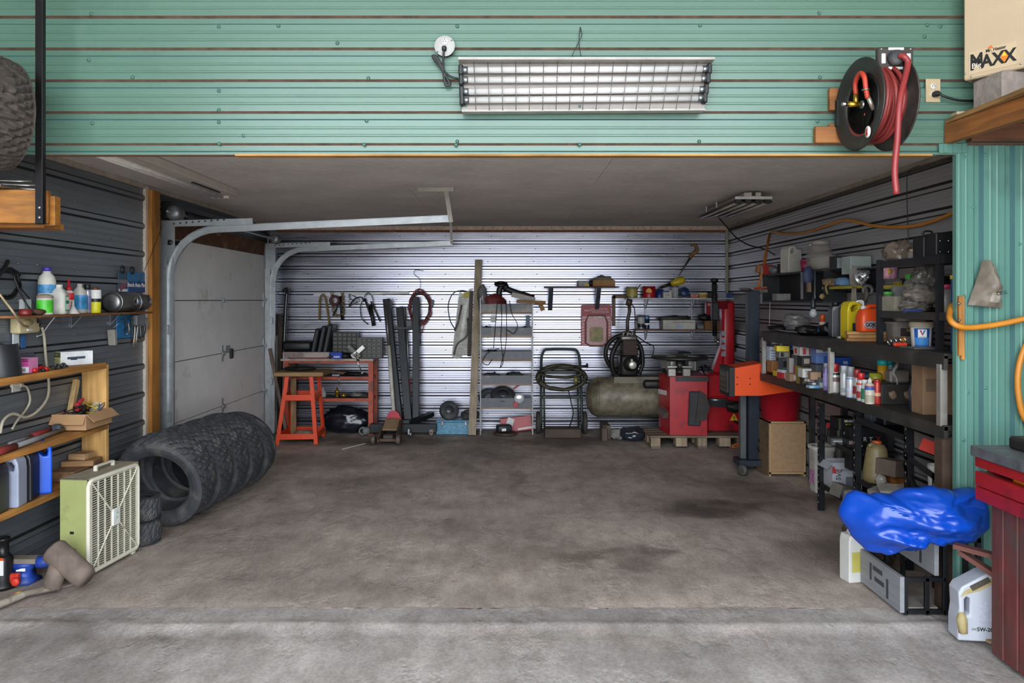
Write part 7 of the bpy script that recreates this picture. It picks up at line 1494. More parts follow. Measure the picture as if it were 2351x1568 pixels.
t = thing('rear_ledge', 'dark wall ledge behind the black shelf unit', 'ledge', R3(2060,2.6,1.6)); mb=MB(); mb.box((2.60,4.55,1.693),(.07,.9,.012)); mb.box((2.585,4.55,1.665),(.012,.9,.05)); mb.part('board', M_BLACK, t); mb=MB(); mb.box((2.59,4.6,1.625),(.09,.5,.012)); mb.part('lower_board', M_BLACK, t)
mb=MB(); mb.box(R3(2066,2.585,1.655),(.06,.06,.045), bev=.004); mb.thing('yellow_box', mat('#a38d35', .5), 'small yellow box on the yellow bar', 'box')
jar('clear jar with magenta lid at the right of the shelf unit', R3(2172,2.42, zm),.16,.05, M_GLZ, mat('#b02a56', .45),.025,(.5, mat('#a99f86', .6)))
mb=MB(); mb.cyl(R3(2158,2.27, zm+.001), R3(2158,2.27, zm+.10),.008,10); mb.thing('chrome_rod', M_CHROME, 'short bright rod standing before the magenta-lidded jar', 'rod')
t = thing('blue_organiser', 'dark blue wire rack at the near edge of the shelf unit', 'rack', (2.30,3.90, ZT1)); 
for z in (1.31,1.42,1.54,1.66): mb=MB(); mb.box((2.36,3.895, z),(.20,.012,.012)); mb.part('bar', mat('#1f3d66', .45), t)
for x in (2.27,2.46): mb=MB(); mb.box((x, 3.895,1.48),(.014,.014,.37)); mb.part('upright', mat('#1f3d66', .45), t)
mb=MB(); mb.box((2.275,3.89,1.675),(.035,.02,.02)); mb.part('yellow_cap', mat('#b59a2a', .5), t)
mb=MB(); mb.blob(R3(2066,2.42,1.783+.06),(.19,.16,.15),.35,2.4,4,51,.75); mb.thing('plastic_bag', mat('#77685a', .2, var=.35, bump=.9, scale=12, alpha=.7), 'crumpled brown clear bag on top of the black shelf unit', 'bag')
bottle('bottle', 'small clear jar beside the bag on top of the shelf unit', 'jar', R3(2097,2.36,1.783),[(.03,0),(.03,.05),(.02,.06)], M_GLZ, [(.021,.058),(.021,.07),(0,.071)], mat('#b08f88', .5))
t = thing('radio', 'black portable radio on top of the black shelf unit', 'radio', R3(2130,2.36,1.783))
mb=MB(); mb.box((0,0,.065),(.11,.12,.13), bev=.006); mb.part('case', M_BLACK, t, world=False); mb=MB(); mb.box((-.005,-.0615,.06),(.08,.004,.10)); mb.part('grille', mat('#232527', .6), t, world=False); mb=MB(); mb.tube([(-.03,0,.13),(-.02,0,.16),(.02,0,.16),(.03,0,.13)],.006,6, smooth_pts=3); mb.part('handle', M_BLACK, t, world=False)
t = thing('amplifier', 'large black box with bright screws beside the radio', 'box', R3(2172,2.38,1.783)); mb=MB(); mb.box((.01,.03,.07),(.16,.12,.14), bev=.005); mb.part('case', M_BLACK, t, world=False)
for k in range(6): mb=MB(); mb.lathe([(.005,0),(.004,.003),(0,.004)],8, Matrix.Translation((-.05+.045*(k % 3),-.031,.035+.06*(k//3))) @ RX90); mb.part('screw', M_CHROME, t, world=False)
# ---- middle shelf: cartons
zc = ZT2+.0005; GC = 'parts cartons on the bench shelf'
C = lambda h: mat(h,.6, var=.12)
cart = [ # label, px, X, z,(w,d,h), rz, colour, panels, texts
 ('brown carton at the far end of the bench shelf, under the white one', 1776,2.24,0.02,(.075,.10,.095),.1, '#8a5c33', [],[]),
 ('low yellow carton at the front of the far carton pile', 1783,2.21,0,(.04,.06,.045),.1, '#b99a22', [],[]),
 ('red and white carton in the front row of the far pile', 1800,2.20,0,(.075,.08,.07),.15, '#a9a7ab', [('l', 0,0,1,.7, C('#a3262c')),('f', 0,.0,.25,.7, C('#a3262c'))],[]),
 ('white carton with handwritten numbers on the brown one', 1774,2.25,.115,(.09,.10,.115),.05, '#a3a7b5', [('f', .05,.1,.95,.16, C('#7d829a')),('f', .1,.7,.8,.74, M_TXK),('f', .2,.5,.9,.53, M_TXK),('f', .15,.3,.7,.33, M_TXK)],[]),
 ('dark grey carton on top of the numbered white carton', 1776,2.29,.23,(.085,.09,.05),0, '#3b3f47', [('f', .15,.35,.8,.7, C('#a9a9ac'))],[]),
 ('bright yellow carton in the far pile', 1795,2.22,.21,(.10,.08,.045),-.1, '#c9b41c', [],[]),
 ('purple blue and white oil filter carton at the top of the far pile', 1811,2.31,.225,(.13,.09,.085),-.05, '#b3b6c4', [('f', 0,0,.4,1, C('#4b3f6e')),('f', .44,0,.62,1, C('#28479a'))],[]),
 ('grey carton with black disc below the yellow carton', 1797,2.24,.155,(.09,.09,.055),0, '#6d6d6c', [('f', .15,.2,.4,.8, M_BLACK),('f', .55,.2,.85,.8, C('#8d846a'))],[]),
 ('dark slate carton in the middle of the far pile', 1806,2.23,.072,(.10,.09,.085),.1, '#3f454d', [('f', .0,.2,.4,.8, M_BLACK)],[]),
 ('tall red and grey carton leaning in the pile', 1818,2.21,.06,(.06,.08,.115),-.1, '#87807c', [('f', .5,.0,1,.5, C('#7d2a2c'))],[]),
 ('kraft carton low at the front of the pile', 1821,2.20,0,(.09,.08,.06),.1, '#8c6f56', [('f', .3,.2,.8,.8, C('#b3a79a'))],[]),
 ('long white part carton with red logo across the pile', 1853,2.27,.205,(.16,.12,.068),.05, '#aaa69f', [('f', .12,.15,.28,.85, C('#9a3340')),('f', .42,.1,.47,.9, C('#b0262c')),('l', .2,.2,.5,.8, C('#a3262c'))],[]),
 ('grey carton with white sticker below the long white carton', 1831,2.24,.12,(.06,.09,.085),0, '#4b4a46', [('f', .3,.1,.75,.55, C('#b3b0ab'))],[]),
 ('black carton with pale picture below the long white carton', 1857,2.25,.13,(.14,.10,.075),.0, '#1d1b1b', [('f', .1,.3,.4,.8, C('#8c7f72')),('f', .6,.5,.95,.95, C('#a39d8d'))],[]),
 ('olive and white carton in the front row of the pile', 1838,2.21,.055,(.05,.08,.075),.1, '#7f7430', [('f', .1,.1,.5,.6, C('#a9a59a'))],[]),
 ('olive carton with barcode sticker at the bench shelf edge', 1841,2.19,0,(.055,.07,.06),.1, '#6f6228', [('f', .2,.1,.8,.8, C('#b0aa9c'))],[]),
 ('white carton with scribbled marker writing', 1856,2.20,.06,(.12,.09,.065),.0, '#b9b6b0', [],[('f', 'Good', .022,.35,.72, M_TXK),('f', 'Core', .022,.4,.4, M_TXK)]),
 ('black carton with olive print under the scribbled carton', 1848,2.20,0,(.07,.08,.06),.0, '#1f1e1c', [('f', .1,.2,.8,.6, C('#5d5a2c'))],[]),
 ('small flat white carton at the front of the pile', 1861,2.185,.035,(.065,.06,.022),.1, '#b5b0aa', [('f', .1,.3,.6,.7, C('#8a5a58'))],[]),
 ('dark flat carton at the very front of the pile', 1869,2.19,.012+.008,(.10,.06,.018),.0, '#3a3f44', [('f', .25,.1,.5,.9, C('#b3b0ab'))],[]),
 ('pale blue and yellow flat carton at the shelf edge', 1872,2.185,0,(.11,.06,.019),.05, '#8fa9b5', [('f', .82,0,1,1, C('#c2a22a')),('f', .3,.1,.7,.9, C('#4d86ad'))],[]),
 ('kraft carton taped shut in front of the scribbled one', 1870,2.19,.058,(.075,.07,.055),-.1, '#8d7058', [],[]),
 ('blue carton with white logo strip at the right of the pile', 1882,2.30,.16,(.10,.10,.11),.05, '#5d74a8', [('f', 0,.72,1,1, C('#b6b4b8')),('f', .5,.76,.75,.96, C('#8a4a86')),('f', .55,0,1,.5, C('#2d4a94'))],[]),
 ('dark grey printed carton below the blue carton', 1884,2.26,.08,(.11,.10,.08),.0, '#43464a', [('f', .55,.1,.95,.9, C('#5a5f33'))],[]),
 ('black and white carton standing behind the purple can', 1885,2.23,.0,(.065,.08,.075),.0, '#55585c', [('f', .1,.1,.9,.55, C('#a7a9ad'))],[]),
 ('dark carton beneath the black and white carton row', 1860,2.30,0,(.13,.10,.10),.0, '#2a2726', [],[]),
 ('dark carton supporting the back of the far pile', 1800,2.34,0,(.16,.12,.20),.0, '#2f2d2c', [],[]),
 ('bright blue carton behind the red capped spray can', 1927,2.42,.155,(.13,.10,.055),.0, '#1f4a9f', [('f', .55,.1,.8,.5, C('#9ab3d8'))],[]),
 ('white carton with black car part picture on the bench shelf', 1925,2.40,.075,(.12,.10,.078),.0, '#a3a3a5', [('f', .2,.35,.85,.62, M_BLACK),('f', .1,.80,.9,.88, C('#6d6d6f'))],[]),
 ('dark carton under the car part carton', 1926,2.42,0,(.12,.10,.074),.0, '#242426', [],[]),
 ('blue and red carton behind the spray cans', 1985,2.42,.07,(.085,.08,.065),.1, '#4f93b5', [('f', .1,.15,.9,.5, C('#8a3a48')),('f', .0,.8,1,1, C('#2c5068'))],[]),
 ('dark carton under the blue and red carton', 1985,2.43,0,(.10,.09,.069),.0, '#232326', [],[]),
]
for (lb_, px, X, z, dm, rz, c, pn, tx) in cart: carton('parts_carton', lb_, R3(px, X, zc+z), dm, rz, C(c), pn, tx, GC)
mb=MB(); mb.blob(R3(1762,2.25, zc+.045),(.09,.12,.09),.2,2,3,4,.95); mb.thing('black_gearbox', M_GREASE, 'greasy black part at the far corner of the bench shelf', 'part')
# spray cans
sc_ = [('tall slim purple and silver aerosol beside the white bench leg', 1897,2.20,.19,.021, '#6f6390', '#8f8d92', [(.03,.12, '#8a7fb0')],.12),
 ('white spray can with red cap and brown picture', 1917,2.21,.197,.030, '#b7b3ac', '#9c1f24', [(.075,.105, '#5e4a42'),(.12,.135, '#1d1c1c')],.26),
 ('plain white aerosol without cap behind the red capped can', 1928,2.27,.15,.026, '#a9a9a8', '#9a9a9a', [],.12),
 ('tall white spray can with white cap', 1939,2.21,.195,.027, '#b9babd', '#aeb0b4', [(.02,.05, '#8f9196')],.2),
 ('blue and white spray can with grey angled cap', 1953,2.195,.20,.027, '#b3b5ba', '#7c7e80', [(.0,.125, '#244da0'),(.05,.06, '#a9b6d4')],.30),
 ('red and white aerosol with dull red cap', 1968,2.22,.185,.026, '#a9a6a5', '#8c2a28', [(.03,.08, '#7d2326')],.25),
 ('white and red spray can with bright red cap', 1977,2.19,.175,.026, '#b6b0ad', '#b02026', [(.02,.06, '#8f2a2c'),(.10,.112, '#c03a2a')],.22),
 ('red aerosol with gold text at the right of the row', 2014,2.22,.15,.023, '#9c2a24', '#8a2420', [(.05,.07, '#b98a6a')],.06)]
for (lb_, px, X, h, r, c, cc, bands, ch) in sc_: spray_can(lb_, R3(px, X, zc), h, r, mat(c,.35,.2, var=.08), mat(cc,.4, var=.05),[(a, b, mat(k,.45, var=.2, scale=40)) for a, b, k in bands], caph=ch)
bottle('bottle', 'green and white squeeze bottle with white cap among the spray cans', 'bottle', R3(1986,2.185, zc),[(.020,0),(.022,.005),(.022,.10),(.014,.115)], mat('#b0b2ab', .45),[(.018,.112),(.018,.138),(0,.139)], M_WHITE, [(.02,.085, mat('#2c6e4f', .5))])
bottle('bottle', 'white glue bottle with clear cap and blue and red label', 'bottle', R3(1997,2.18, zc),[(.026,0),(.028,.005),(.028,.11),(.012,.128)], mat('#b9b2a2', .45),[(.012,.126),(.012,.145),(.007,.15),(0,.16)], M_DWHITE, [(.085,.105, mat('#2e4f8f', .5)),(.105,.112, mat('#a83a34', .5)),(.01,.055, mat('#9a917f', .5))])
bottle('pot', 'yellow olive plastic cap pot behind the glue bottle', 'pot', R3(2010,2.29, zc+.10),[(.036,0),(.038,.07)], mat('#8d8a26', .4), n=20)
mb=MB(); mb.box(R3(2010,2.30, zc+.05),(.09,.09,.098), bev=.004); mb.thing('dark_crate', M_BLACK, 'dark block under the yellow olive pot', 'block')
for k, (px, c, cc, lb_) in enumerate([(2026, '#c08a1c', '#1f9a97', 'tall yellow canister with turquoise lid'),(2038, '#8fb3b8', '#1f8a92', 'pale blue canister with turquoise lid beside the yellow one')]):
    bottle('canister', lb_, 'canister', R3(px, 2.36+.05*k, zc+.125),[(.028,0),(.03,.005),(.03,.095)], mat(c, .4, var=.1),[(.031,.09),(.031,.125),(0,.126)], mat(cc, .4), group='wipe canisters')
t = thing('amp_cabinet', 'old black drawer cabinet with two brown windows on the bench shelf', 'cabinet', R3(2070,2.38, zc)); mb=MB(); mb.box((0,.02,.062),(.30,.16,.124), bev=.004); mb.part('case', mat('#1f1d1c', .5, var=.3), t, world=False)
for x in (-.085,.005): mb=MB(); mb.box((x, -.0615,.062),(.07,.004,.085)); w_ = mb.part('window', mat('#2c2622', .3), t, world=False); mb=MB(); mb.blob((x, -.064,.058),(.05,.012,.055),.3,2,2,3); mb.part('brown_bag', mat('#5d4a3c', .7), w_, world=False)
mb=MB(); mb.box((.085,-.062,.062),(.025,.004,.10)); mb.part('label_strip', mat('#6f6b4f', .6), t, world=False)
mb=MB(); mb.box(R3(2060,2.36, zc+.125+.04),(.13,.06,.078),(0,0,.15), bev=.01); mb.thing('pouch_pack', mat('#5d564f', .5, bump=.5, var=.3), 'dull clear pouch pack on top of the old black cabinet', 'pack')
bottle('dark_bottle', 'thin dark grey bottle beside the pouch pack', 'bottle', R3(2094,2.30, zc),[(.018,0),(.018,.12),(.009,.14),(.009,.16)], mat('#2b3038', .35))
mb=MB(); mb.grid(lambda u, v: R3(2052+6*u+4*math.sin(v*9),2.22+.01*math.sin(v*7+u*3),1.22-.14*v+.01*math.sin(u*4)),4,14); mb.thing('plastic_strip', mat('#8d8984', .2, alpha=.55), 'strip of clear plastic hanging from the bench front', 'strip')
carton('cardboard_box', 'worn brown cardboard box at the near end of the bench shelf', R3(2172,2.42, zc),(.32,.12,.28),.0, mat('#7d6047', .85, var=.15),[('f', .05,.45,.3,.7, C('#5f4a39'))])
# ---- under the bench
carton('brake_box', 'lower black brake pad box with yellow lettering under the bench', R3(1936,2.44,.534),(.15,.14,.085),.0, M_BLACK, [('f', .0,.0,.12,1, C('#3a3d2a'))],[('f', 'BRAKE', .024,.55,.75, M_TXW),('f', 'PGS', .026,.5,.42, mat('#b3b02a', .5))], 'brake pad boxes')
carton('brake_box', 'upper black brake pad box with yellow lettering under the bench', R3(1937,2.445,.620),(.14,.14,.085),.03, M_BLACK, [('f', .0,.0,.12,1, C('#3a3d2a'))],[('f', 'BRAKE', .024,.55,.75, M_TXW),('f', 'PGS', .026,.5,.42, mat('#b3b02a', .5))], 'brake pad boxes')
carton('carton', 'red and white carton tilted left of the brake pad boxes', R3(1898,2.39,.534),(.09,.10,.11),.3, mat('#2d2c2c', .5),[('f', .0,.62,1,1, C('#a02a30')),('f', .45,.66,.95,.96, C('#b3a9b0')),('f', .25,.1,.75,.5, C('#9a9a98'))])
carton('carton', 'flat grey carton with white print on the lower rack', R3(1926,2.34,.534),(.13,.09,.05),-.1, mat('#4b4c4e', .55),[('f', .1,.5,.6,.7, C('#9a9a9a'))])
carton('carton', 'wide black carton with red stripe and white letters behind the tan can', R3(1985,2.50,.37),(.24,.10,.30),.0, M_BLACK, [('f', .08,.45,.2,.95, C('#b02a22'))],[('f', 'R T', .045,.5,.72, M_TXW),('f', 'X', .05,.8,.73, M_TXR)])
carton('carton', 'black carton with round white logo on the lower rack', R3(1957,2.40,.534),(.11,.09,.06),0, mat('#1f1c1d', .5),[('f', .1,.4,.4,.8, C('#8d6a6a')),('f', .55,.1,.95,.3, C('#a9a9b0'))])
t = thing('pail', 'square white pail with pink printed side under the bench', 'pail', Vector((2.545,6.2,0))); mb=MB(); mb.lathe([(.42,0),(.45,.01),(.5,.34),(.54,.345),(.54,.375),(.49,.376),(.42,.02),(0,.015)],28, Matrix.Diagonal((.165,.17,1,1)), pw=7); mb.part('body', M_DWHITE, t, world=False)
mb=MB(); mb.box((-.0,-.078,.14),(.10,.004,.14),(-.04,0,0)); mb.part('label', mat('#b57fa6', .5, var=.5, scale=40), t, world=False); mb=MB(); mb.box((-.078,-.0,.14),(.004,.10,.14),(0,.04,0)); mb.part('label', mat('#b57fa6', .5, var=.5, scale=40), t, world=False)
mb=MB(); mb.torus((0,0,.37),.078,.006, None, 20,6); mb.part('rim', M_DWHITE, t, world=False)
open_box('oil_box', 'open white printed cardboard box under the rack shelf', R3(1932,2.44,.181),(.22,.17,.20),.05, mat('#9d9da3', .6), flap=.7, flaps='lrf', ang={'f': 2.2, 'l': 2.4, 'r': 2.0})
o = [x for x in COL.objects if x.get('label', '').startswith('open white printed')][0]; 
for nm, (a, b, c_, d_), hx in (('red_print', (-.095,.15,.03,.05), '#a8303a'),('grey_print', (.02,.05,.06,.10), '#5f6268'),('blue_print', (.085,.10,.02,.16), '#3a4a86')):
    mb=MB(); mb.box((a,-.0858, b),(c_,.002, d_)); mb.part(nm, mat(hx,.6), o, world=False)
text('SVC', .05, abs_loc(o)+Vector((-.06,-.087,.12)), o, M_TXK, '-y', tilt=1.4)
t = thing('fluid_jug', 'tall tan fluid can with orange cap tapering to the top under the bench', 'can', R3(2013,2.42,.364)); M_TAN = mat('#7d6f4c', .45, var=.2, dirt='#5a4d35', dirt_amt=.4)
lathe_part(t, 'body', [(.085,0),(.09,.01),(.085,.06),(.062,.22),(.045,.245),(.028,.25)], M_TAN, 26); lathe_part(t, 'cap', [(.03,.248),(.03,.268),(0,.27)], mat('#b5542a', .45),16)
mb=MB(); mb.tube([(-.02,-.02,.245),(-.05,-.03,.25),(-.065,-.03,.235)],.014,8, smooth_pts=3); mb.part('spout', M_TAN, t, world=False)
for k, (px, X, z, dm, rz, c, lb_) in enumerate([(2035,2.33,.364,(.16,.14,.035),.4, '#77706a', 'flattened grey carton in front of the tan can'),(2052,2.33,.40,(.17,.12,.025),-.3, '#8b857d', 'pale flattened carton on top of the grey one'),(2046,2.44,.44,(.13,.14,.10),.5, '#5d4f44', 'crushed brown carton beside the tan can'),(1925,2.31,.181,(.10,.09,.09),.5, '#5d574f', 'crumpled grey carton at the front of the lowest rack shelf')]):
    carton('flat_carton', lb_, R3(px, X, z), dm, rz, mat(c, .8, var=.2), tilt=(.15*(k % 2),-.2+.15*k, rz), group='crushed cartons under the bench')
mb=MB(); mb.blob(R3(1953,2.31,.23),(.10,.10,.10),.3,2.4,3,61,.95); mb.thing('plastic_bag', mat('#77736d', .2, bump=.7, alpha=.85), 'clear plastic bag on the lowest rack shelf', 'bag')
mb=MB(); mb.blob(R3(2022,2.33,.43),(.06,.06,.07),.3,2.4,3,62); mb.thing('plastic_wrap', mat('#9a968e', .15, bump=.7, alpha=.6), 'small scrap of clear wrap stuck on the tan can', 'wrap')
carton('carton', 'tilted grey brown carton with bright red open lid', R3(2110,2.40,.70),(.16,.14,.09),-.3, mat('#4d443e', .8),[('f', .4,.0,1,.8, C('#c9392c'))], tilt=(.1,.35,-.3))
mb=MB(); mb.box(R3(2085,2.50,.755+.075),(.22,.16,.10),(0,.1,.2), bev=.05, seg=2); mb.thing('sand_bag', mat('#77705f', .9), 'pale sloping cloth bag on the upper rack shelf', 'bag')
mb=MB(); mb.box(R3(2042,2.46,.80),(.13,.10,.10),(0,0,.1), bev=.01); mb.thing('battery', mat('#26262a', .45, var=.4), 'dark battery with red terminals on the upper rack shelf', 'battery')
mb=MB(); mb.box(R3(2000,2.40,.79),(.05,.08,.07),(0,0,.1), bev=.003); mb.thing('grey_case', mat('#55606c', .5), 'small blue-grey case hanging under the bench shelf', 'case')
lathe_ = bottle('white_pot', 'white enamel pot with cloth at the near end under the bench', 'pot', R3(2157,2.36,.50),[(.05,0),(.055,.01),(.06,.15),(.063,.152),(.058,.148),(.05,.012),(0,.01)], M_DWHITE)
mb=MB(); mb.grid(lambda u, v: R3(2147+14*u-4*v, 2.29+.01*math.sin(u*7+v*3),.66-.16*v-.02*math.sin(u*5)),8,8); mb.thing('white_cloth', M_DWHITE, 'white rag hanging over the enamel pot', 'rag')
mb=MB(); mb.box(R3(2155,2.36,.42),(.20,.14,.155), bev=.01); mb.thing('dark_toolbox', mat('#1d1b1a', .5), 'dark toolbox under the white enamel pot', 'toolbox')
mb=MB(); mb.box(R3(2058,2.50,.41),(.12,.10,.08), bev=.004); mb.thing('orange_black_box', mat('#7d4a1c', .5, var=.6, scale=18), 'orange and black carton deep under the rack', 'box')
# rope and jug on the floor before the rack
t = thing('rope_heap', 'heap of thick dark brown rope in front of the rack', 'rope', Vector((2.02,4.62,0)))
mb = MB(); coil(mb, (2.12,4.50,.28),.11,.016,5, Euler((.5,.2,0)).to_matrix().to_4x4(),4,.05,.8, n=8); coil(mb, (2.13,4.52,.17),.13,.016,5, Euler((.3,.1,0)).to_matrix().to_4x4(),6,.05,.8, n=8); coil(mb, (2.14,4.52,.06),.13,.016,5, None, 9,.05,.8, n=8); mb.part('coils', mat('#43352c', .9, var=.3, scale=40, bump=.6), t)
mb=MB(); mb.blob((1.955,4.25,.335),(.09,.08,.07),.2,2.5,3,5); mb.thing('knit_glove', mat('#8d8168', .95, bump=.8, scale=60), 'beige knitted glove beside the blue tarpaulin', 'glove')
jug('small white jug with yellow label behind the blue tarpaulin', Vector((1.915,4.24,.0)),.11,.09,.30, M_WHITE, M_WHITE, rz=.2, capx=-.1, bands=[('f', .06,.17,-.35,.2, mat('#b9b05a', .5))])
mb=MB(); mb.blob((1.98,4.26,.02+.13),(.12,.12,.30),.2,2,3,8,.95); mb.thing('rusty_casting', mat('#4d3a2f', .8,.2), 'rusty metal casting between the white jug and grey drawers', 'scrap')
# ---- red bucket on the wooden cabinet, orange heater
fa_ = onfl(1737,1083); fbp = onfl(1766,1097); 
t = thing('wooden_cabinet', 'chipboard cabinet with its door standing open, under the red bucket', 'cabinet', (2.44,6.8,0)); M_CHIP = mat('#9c7d5d', .8, var=.12, scale=30)
cy0, ch_ = 6.72, zat(968,6.72); cx0, cx1 = at(1766,0,6.72).x, at(1850,0,6.72).x
mb=MB(); mb.box(((cx0+cx1)/2, cy0+.15, ch_-.008),(cx1-cx0,.30,.016)); mb.box(((cx0+cx1)/2, cy0+.15,.03),(cx1-cx0,.30,.016)); mb.box((cx0+.008, cy0+.15, ch_/2),(.016,.30, ch_)); mb.box((cx1-.008, cy0+.15, ch_/2),(.016,.30, ch_)); mb.part('carcass', mat('#a8885f', .7, var=.1), t)
mb=MB(); mb.box(((cx0+cx1)/2, cy0+.012, ch_/2+.01),(cx1-cx0-.03,.012, ch_-.06)); mb.part('back_panel', M_CHIP, t)
dx0 = at(1738,0,7.0).x; mb=MB(); mb.seg((cx0, cy0, ch_/2),(dx0,7.0, ch_/2),.018, ch_-.02); dr = mb.part('door', mat('#6b543c', .8, var=.2, scale=20, dirt='#4a3a2c'), t)
hp = at(1746,1022,6.93); mb=MB(); mb.tube([hp+Vector((-.01,-.012,.06)), hp+Vector((-.03,-.03,.03)), hp+Vector((-.035,-.035,0)), hp+Vector((-.03,-.03,-.03)), hp+Vector((-.01,-.012,-.06))],.006,7, smooth_pts=3); mb.part('handle', M_DSTEEL, dr)
t = thing('red_bucket', 'red plastic tub standing on the chipboard cabinet', 'bucket', ((cx0+cx1)/2-.01, cy0+.16, ch_+.0005)); M_RB = mat('#9c0f22', .4, var=.06)
hb_ = (968-898)*6.85/F; r1 = 48*6.85/F
lathe_part(t, 'body', [(r1*.80,0),(r1*.83,.006),(r1*.97, hb_-.02),(r1*1.02, hb_-.02),(r1*1.03, hb_),(r1*.97, hb_),(r1*.95, hb_-.02),(r1*.8,.012),(0,.01)], M_RB, 32)
mb=MB(); mb.box((-r1*.5,-r1*.89, hb_-.012),(.07,.012,.03),(0,0,.5), bev=.003); mb.part('grip', mat('#b32a38', .35), t, world=False)
t = thing('space_heater', 'bright orange metal shop heater with dark louvred front', 'heater', (2.1,6.55,.75)); M_HO = mat('#dc4a12', .4, var=.06)
p1 = at(1683,908,6.62); hz0, hz1 = p1.z, at(0,845,6.62).z
mb = MB(); bx0, bx1 = at(1683,0,6.62).x, at(1838,0,6.62).x
mb.prism([(bx0, hz0),(bx1-.35, hz0),(bx1, hz0+.05),(bx1, hz0+.13),(bx1-.33, hz1+.045),(bx0, hz1)],.28, Matrix(((1,0,0,0),(0,0,1,6.60),(0,1,0,0),(0,0,0,1)))); mb.part('housing', M_HO, t)
mb=MB(); mb.box((bx0-.018,6.74,(hz0+hz1)/2),(.05,.30, hz1-hz0+.02), bev=.004); mb.part('front_frame', M_BLACK, t)
mb=MB(); mb.box((bx0-.040,6.74,(hz0+hz1)/2),(.012,.24, hz1-hz0-.05)); 
mb.part('reflector', mat('#5d524c', .4,.4), t)
for k in range(4): mb=MB(); mb.box((bx0-.046,6.74, hz0+.05+.05*k),(.016,.25,.008),(0,.3,0)); mb.part('louvre', M_DSTEEL, t)
for dx, dz in ((.03,.10),(.03,.16),(.14,.10),(.14,.15)): mb=MB(); mb.lathe([(.006,0),(.006,.003),(0,.004)],8, Matrix.Translation((bx0+dx, 6.599, hz0+dz)) @ RX90); mb.part('screw', M_DSTEEL, t)
mb=MB(); mb.box((bx0+.45,6.66,(hz1+.045+ZT2-.03)/2+.02),(.03,.05,.10)); mb.part('hanger', M_BLACK, t)
# ---- dark blue post machine (upright with casters)
t = thing('post_jack', 'tall dark blue steel post on a wheeled base by the bench end', 'jack', (2.2,7.0,0)); yp = 6.98
xq0, xq1 = at(1715,0, yp).x, at(1740,0, yp).x
mb=MB(); mb.box(((xq0+xq1)/2, yp, (.05+zat(668, yp))/2),(xq1-xq0,.10, zat(668, yp)-.05), bev=.004); mb.part('post', mat('#1d2531', .45,.2), t)
mb = MB(); xg = at(1706,0, yp).x; mb.box((xg, yp+.02,(zat(905, yp)+.10)/2),(.05,.06, zat(905, yp)-.10)); mb.part('side_post', mat('#55575a', .5,.3), t)
mb=MB(); mb.box((xg+.03, yp-.02,.085),(.20,.20,.05)); mb.part('base', mat('#1d2531', .5), t)
for (px, py, r) in ((1714,1072,.05),(1722,1050,.055)):
    p = onfl(px, py+14,.05); mb=MB(); mb.lathe([(.02,-.02),(r*.7,-.022),(r, -.014),(r, .014),(r*.7,.022),(.02,.02)],20, Matrix.Translation((p.x, max(p.y, 6.75), r)) @ Euler((0, PI/2,.5)).to_matrix().to_4x4()); mb.part('caster_wheel', mat('#45433f', .6), t)
mb=MB(); mb.seg((xg+.05, yp+.02, zat(668, yp)-.0),(xg-.0, yp-.03, zat(663, yp)),.09,.02); mb.part('cap_plate', mat('#4b4340', .5), t)
# broom leaning near post
t = thing('push_broom', 'push broom with orange handle leaning up the right wall', 'broom', at(1750,670,7.3)); 
mb=MB(); mb.cyl(at(1741,664,7.3), at(1768,536,7.52),.012,8); mb.part('handle', wood('#b06a24', 2), t)
mb=MB(); mb.seg(at(1730,668,7.3), at(1763,668,7.25),.05,.03); mb.part('head', mat('#5a5049', .7), t); mb=MB(); mb.seg(at(1732,662,7.32), at(1762,660,7.26),.045,.02); mb.part('bristles', mat('#9a3a1c', .8), t)
mb=MB(); mb.box(at(1748,618,7.4),(.10,.04,.07),(0,.15,0)); mb.part('dustpan', mat('#8d5a34', .7), t)
# ================================================================ hoses, lamps, front right corner
M_YH = mat('#b8741f', .5, var=.1)
X_ = XR-.03
cable('air_hose_line', 'yellow-orange air hose clipped along the right wall under the ceiling', [at(1748,640,7.6), at(1757,600,7.66), onx(1768,536, X_), onx(1800,537, X_), onx(1850,534, X_), onx(1905,516, X_), onx(1945,505, X_), onx(2010,519, X_), onx(2090,520, X_), onx(2150,505, X_), onx(2200,482, X_)],.011, M_YH, 'hose', n=8)
t = thing('yellow_hose', 'yellow air hose wrapped round the green corner and off to the right', 'hose', at(2200,750, YH-.05))
ys_ = YH-.035
mb=MB(); mb.tube([at(2186,700, YH+.10), at(2180,718, YH+.02), at(2182,735, ys_-.01), at(2198,748, ys_-.03), at(2230,752, ys_-.02), at(2290,745, ys_-.02), at(2351,732, ys_-.03), at(2420,715, ys_-.05)],.014,10, smooth_pts=6); mb.part('loop', M_YH, t)
mb=MB(); mb.tube([at(2380,760, ys_), at(2352,800, ys_), at(2338,850, ys_), at(2338,905, ys_), at(2352,960, ys_), at(2390,1000, ys_)],.014,10, smooth_pts=6); mb.part('hanging_loop', M_YH, t)
t = thing('hose_batten', 'narrow wooden strip screwed to the green wall behind the hose', 'batten', at(2206,800, YH-.01))
mb=MB(); mb.box(at(2206,748, YH-.012),(.026,.02,.29), bev=.002); mb.part('strip', wood('#a8702f', 2), t); mb=MB(); mb.box(at(2209,818, YH-.012),(.016,.018,.03)); mb.part('splinter', wood('#a8702f', 2), t)
for py in (697,735): mb=MB(); mb.cyl(at(2203, py, YH-.02), at(2201, py, YH-.04),.006,8); mb.part('nail', M_STEEL, t)
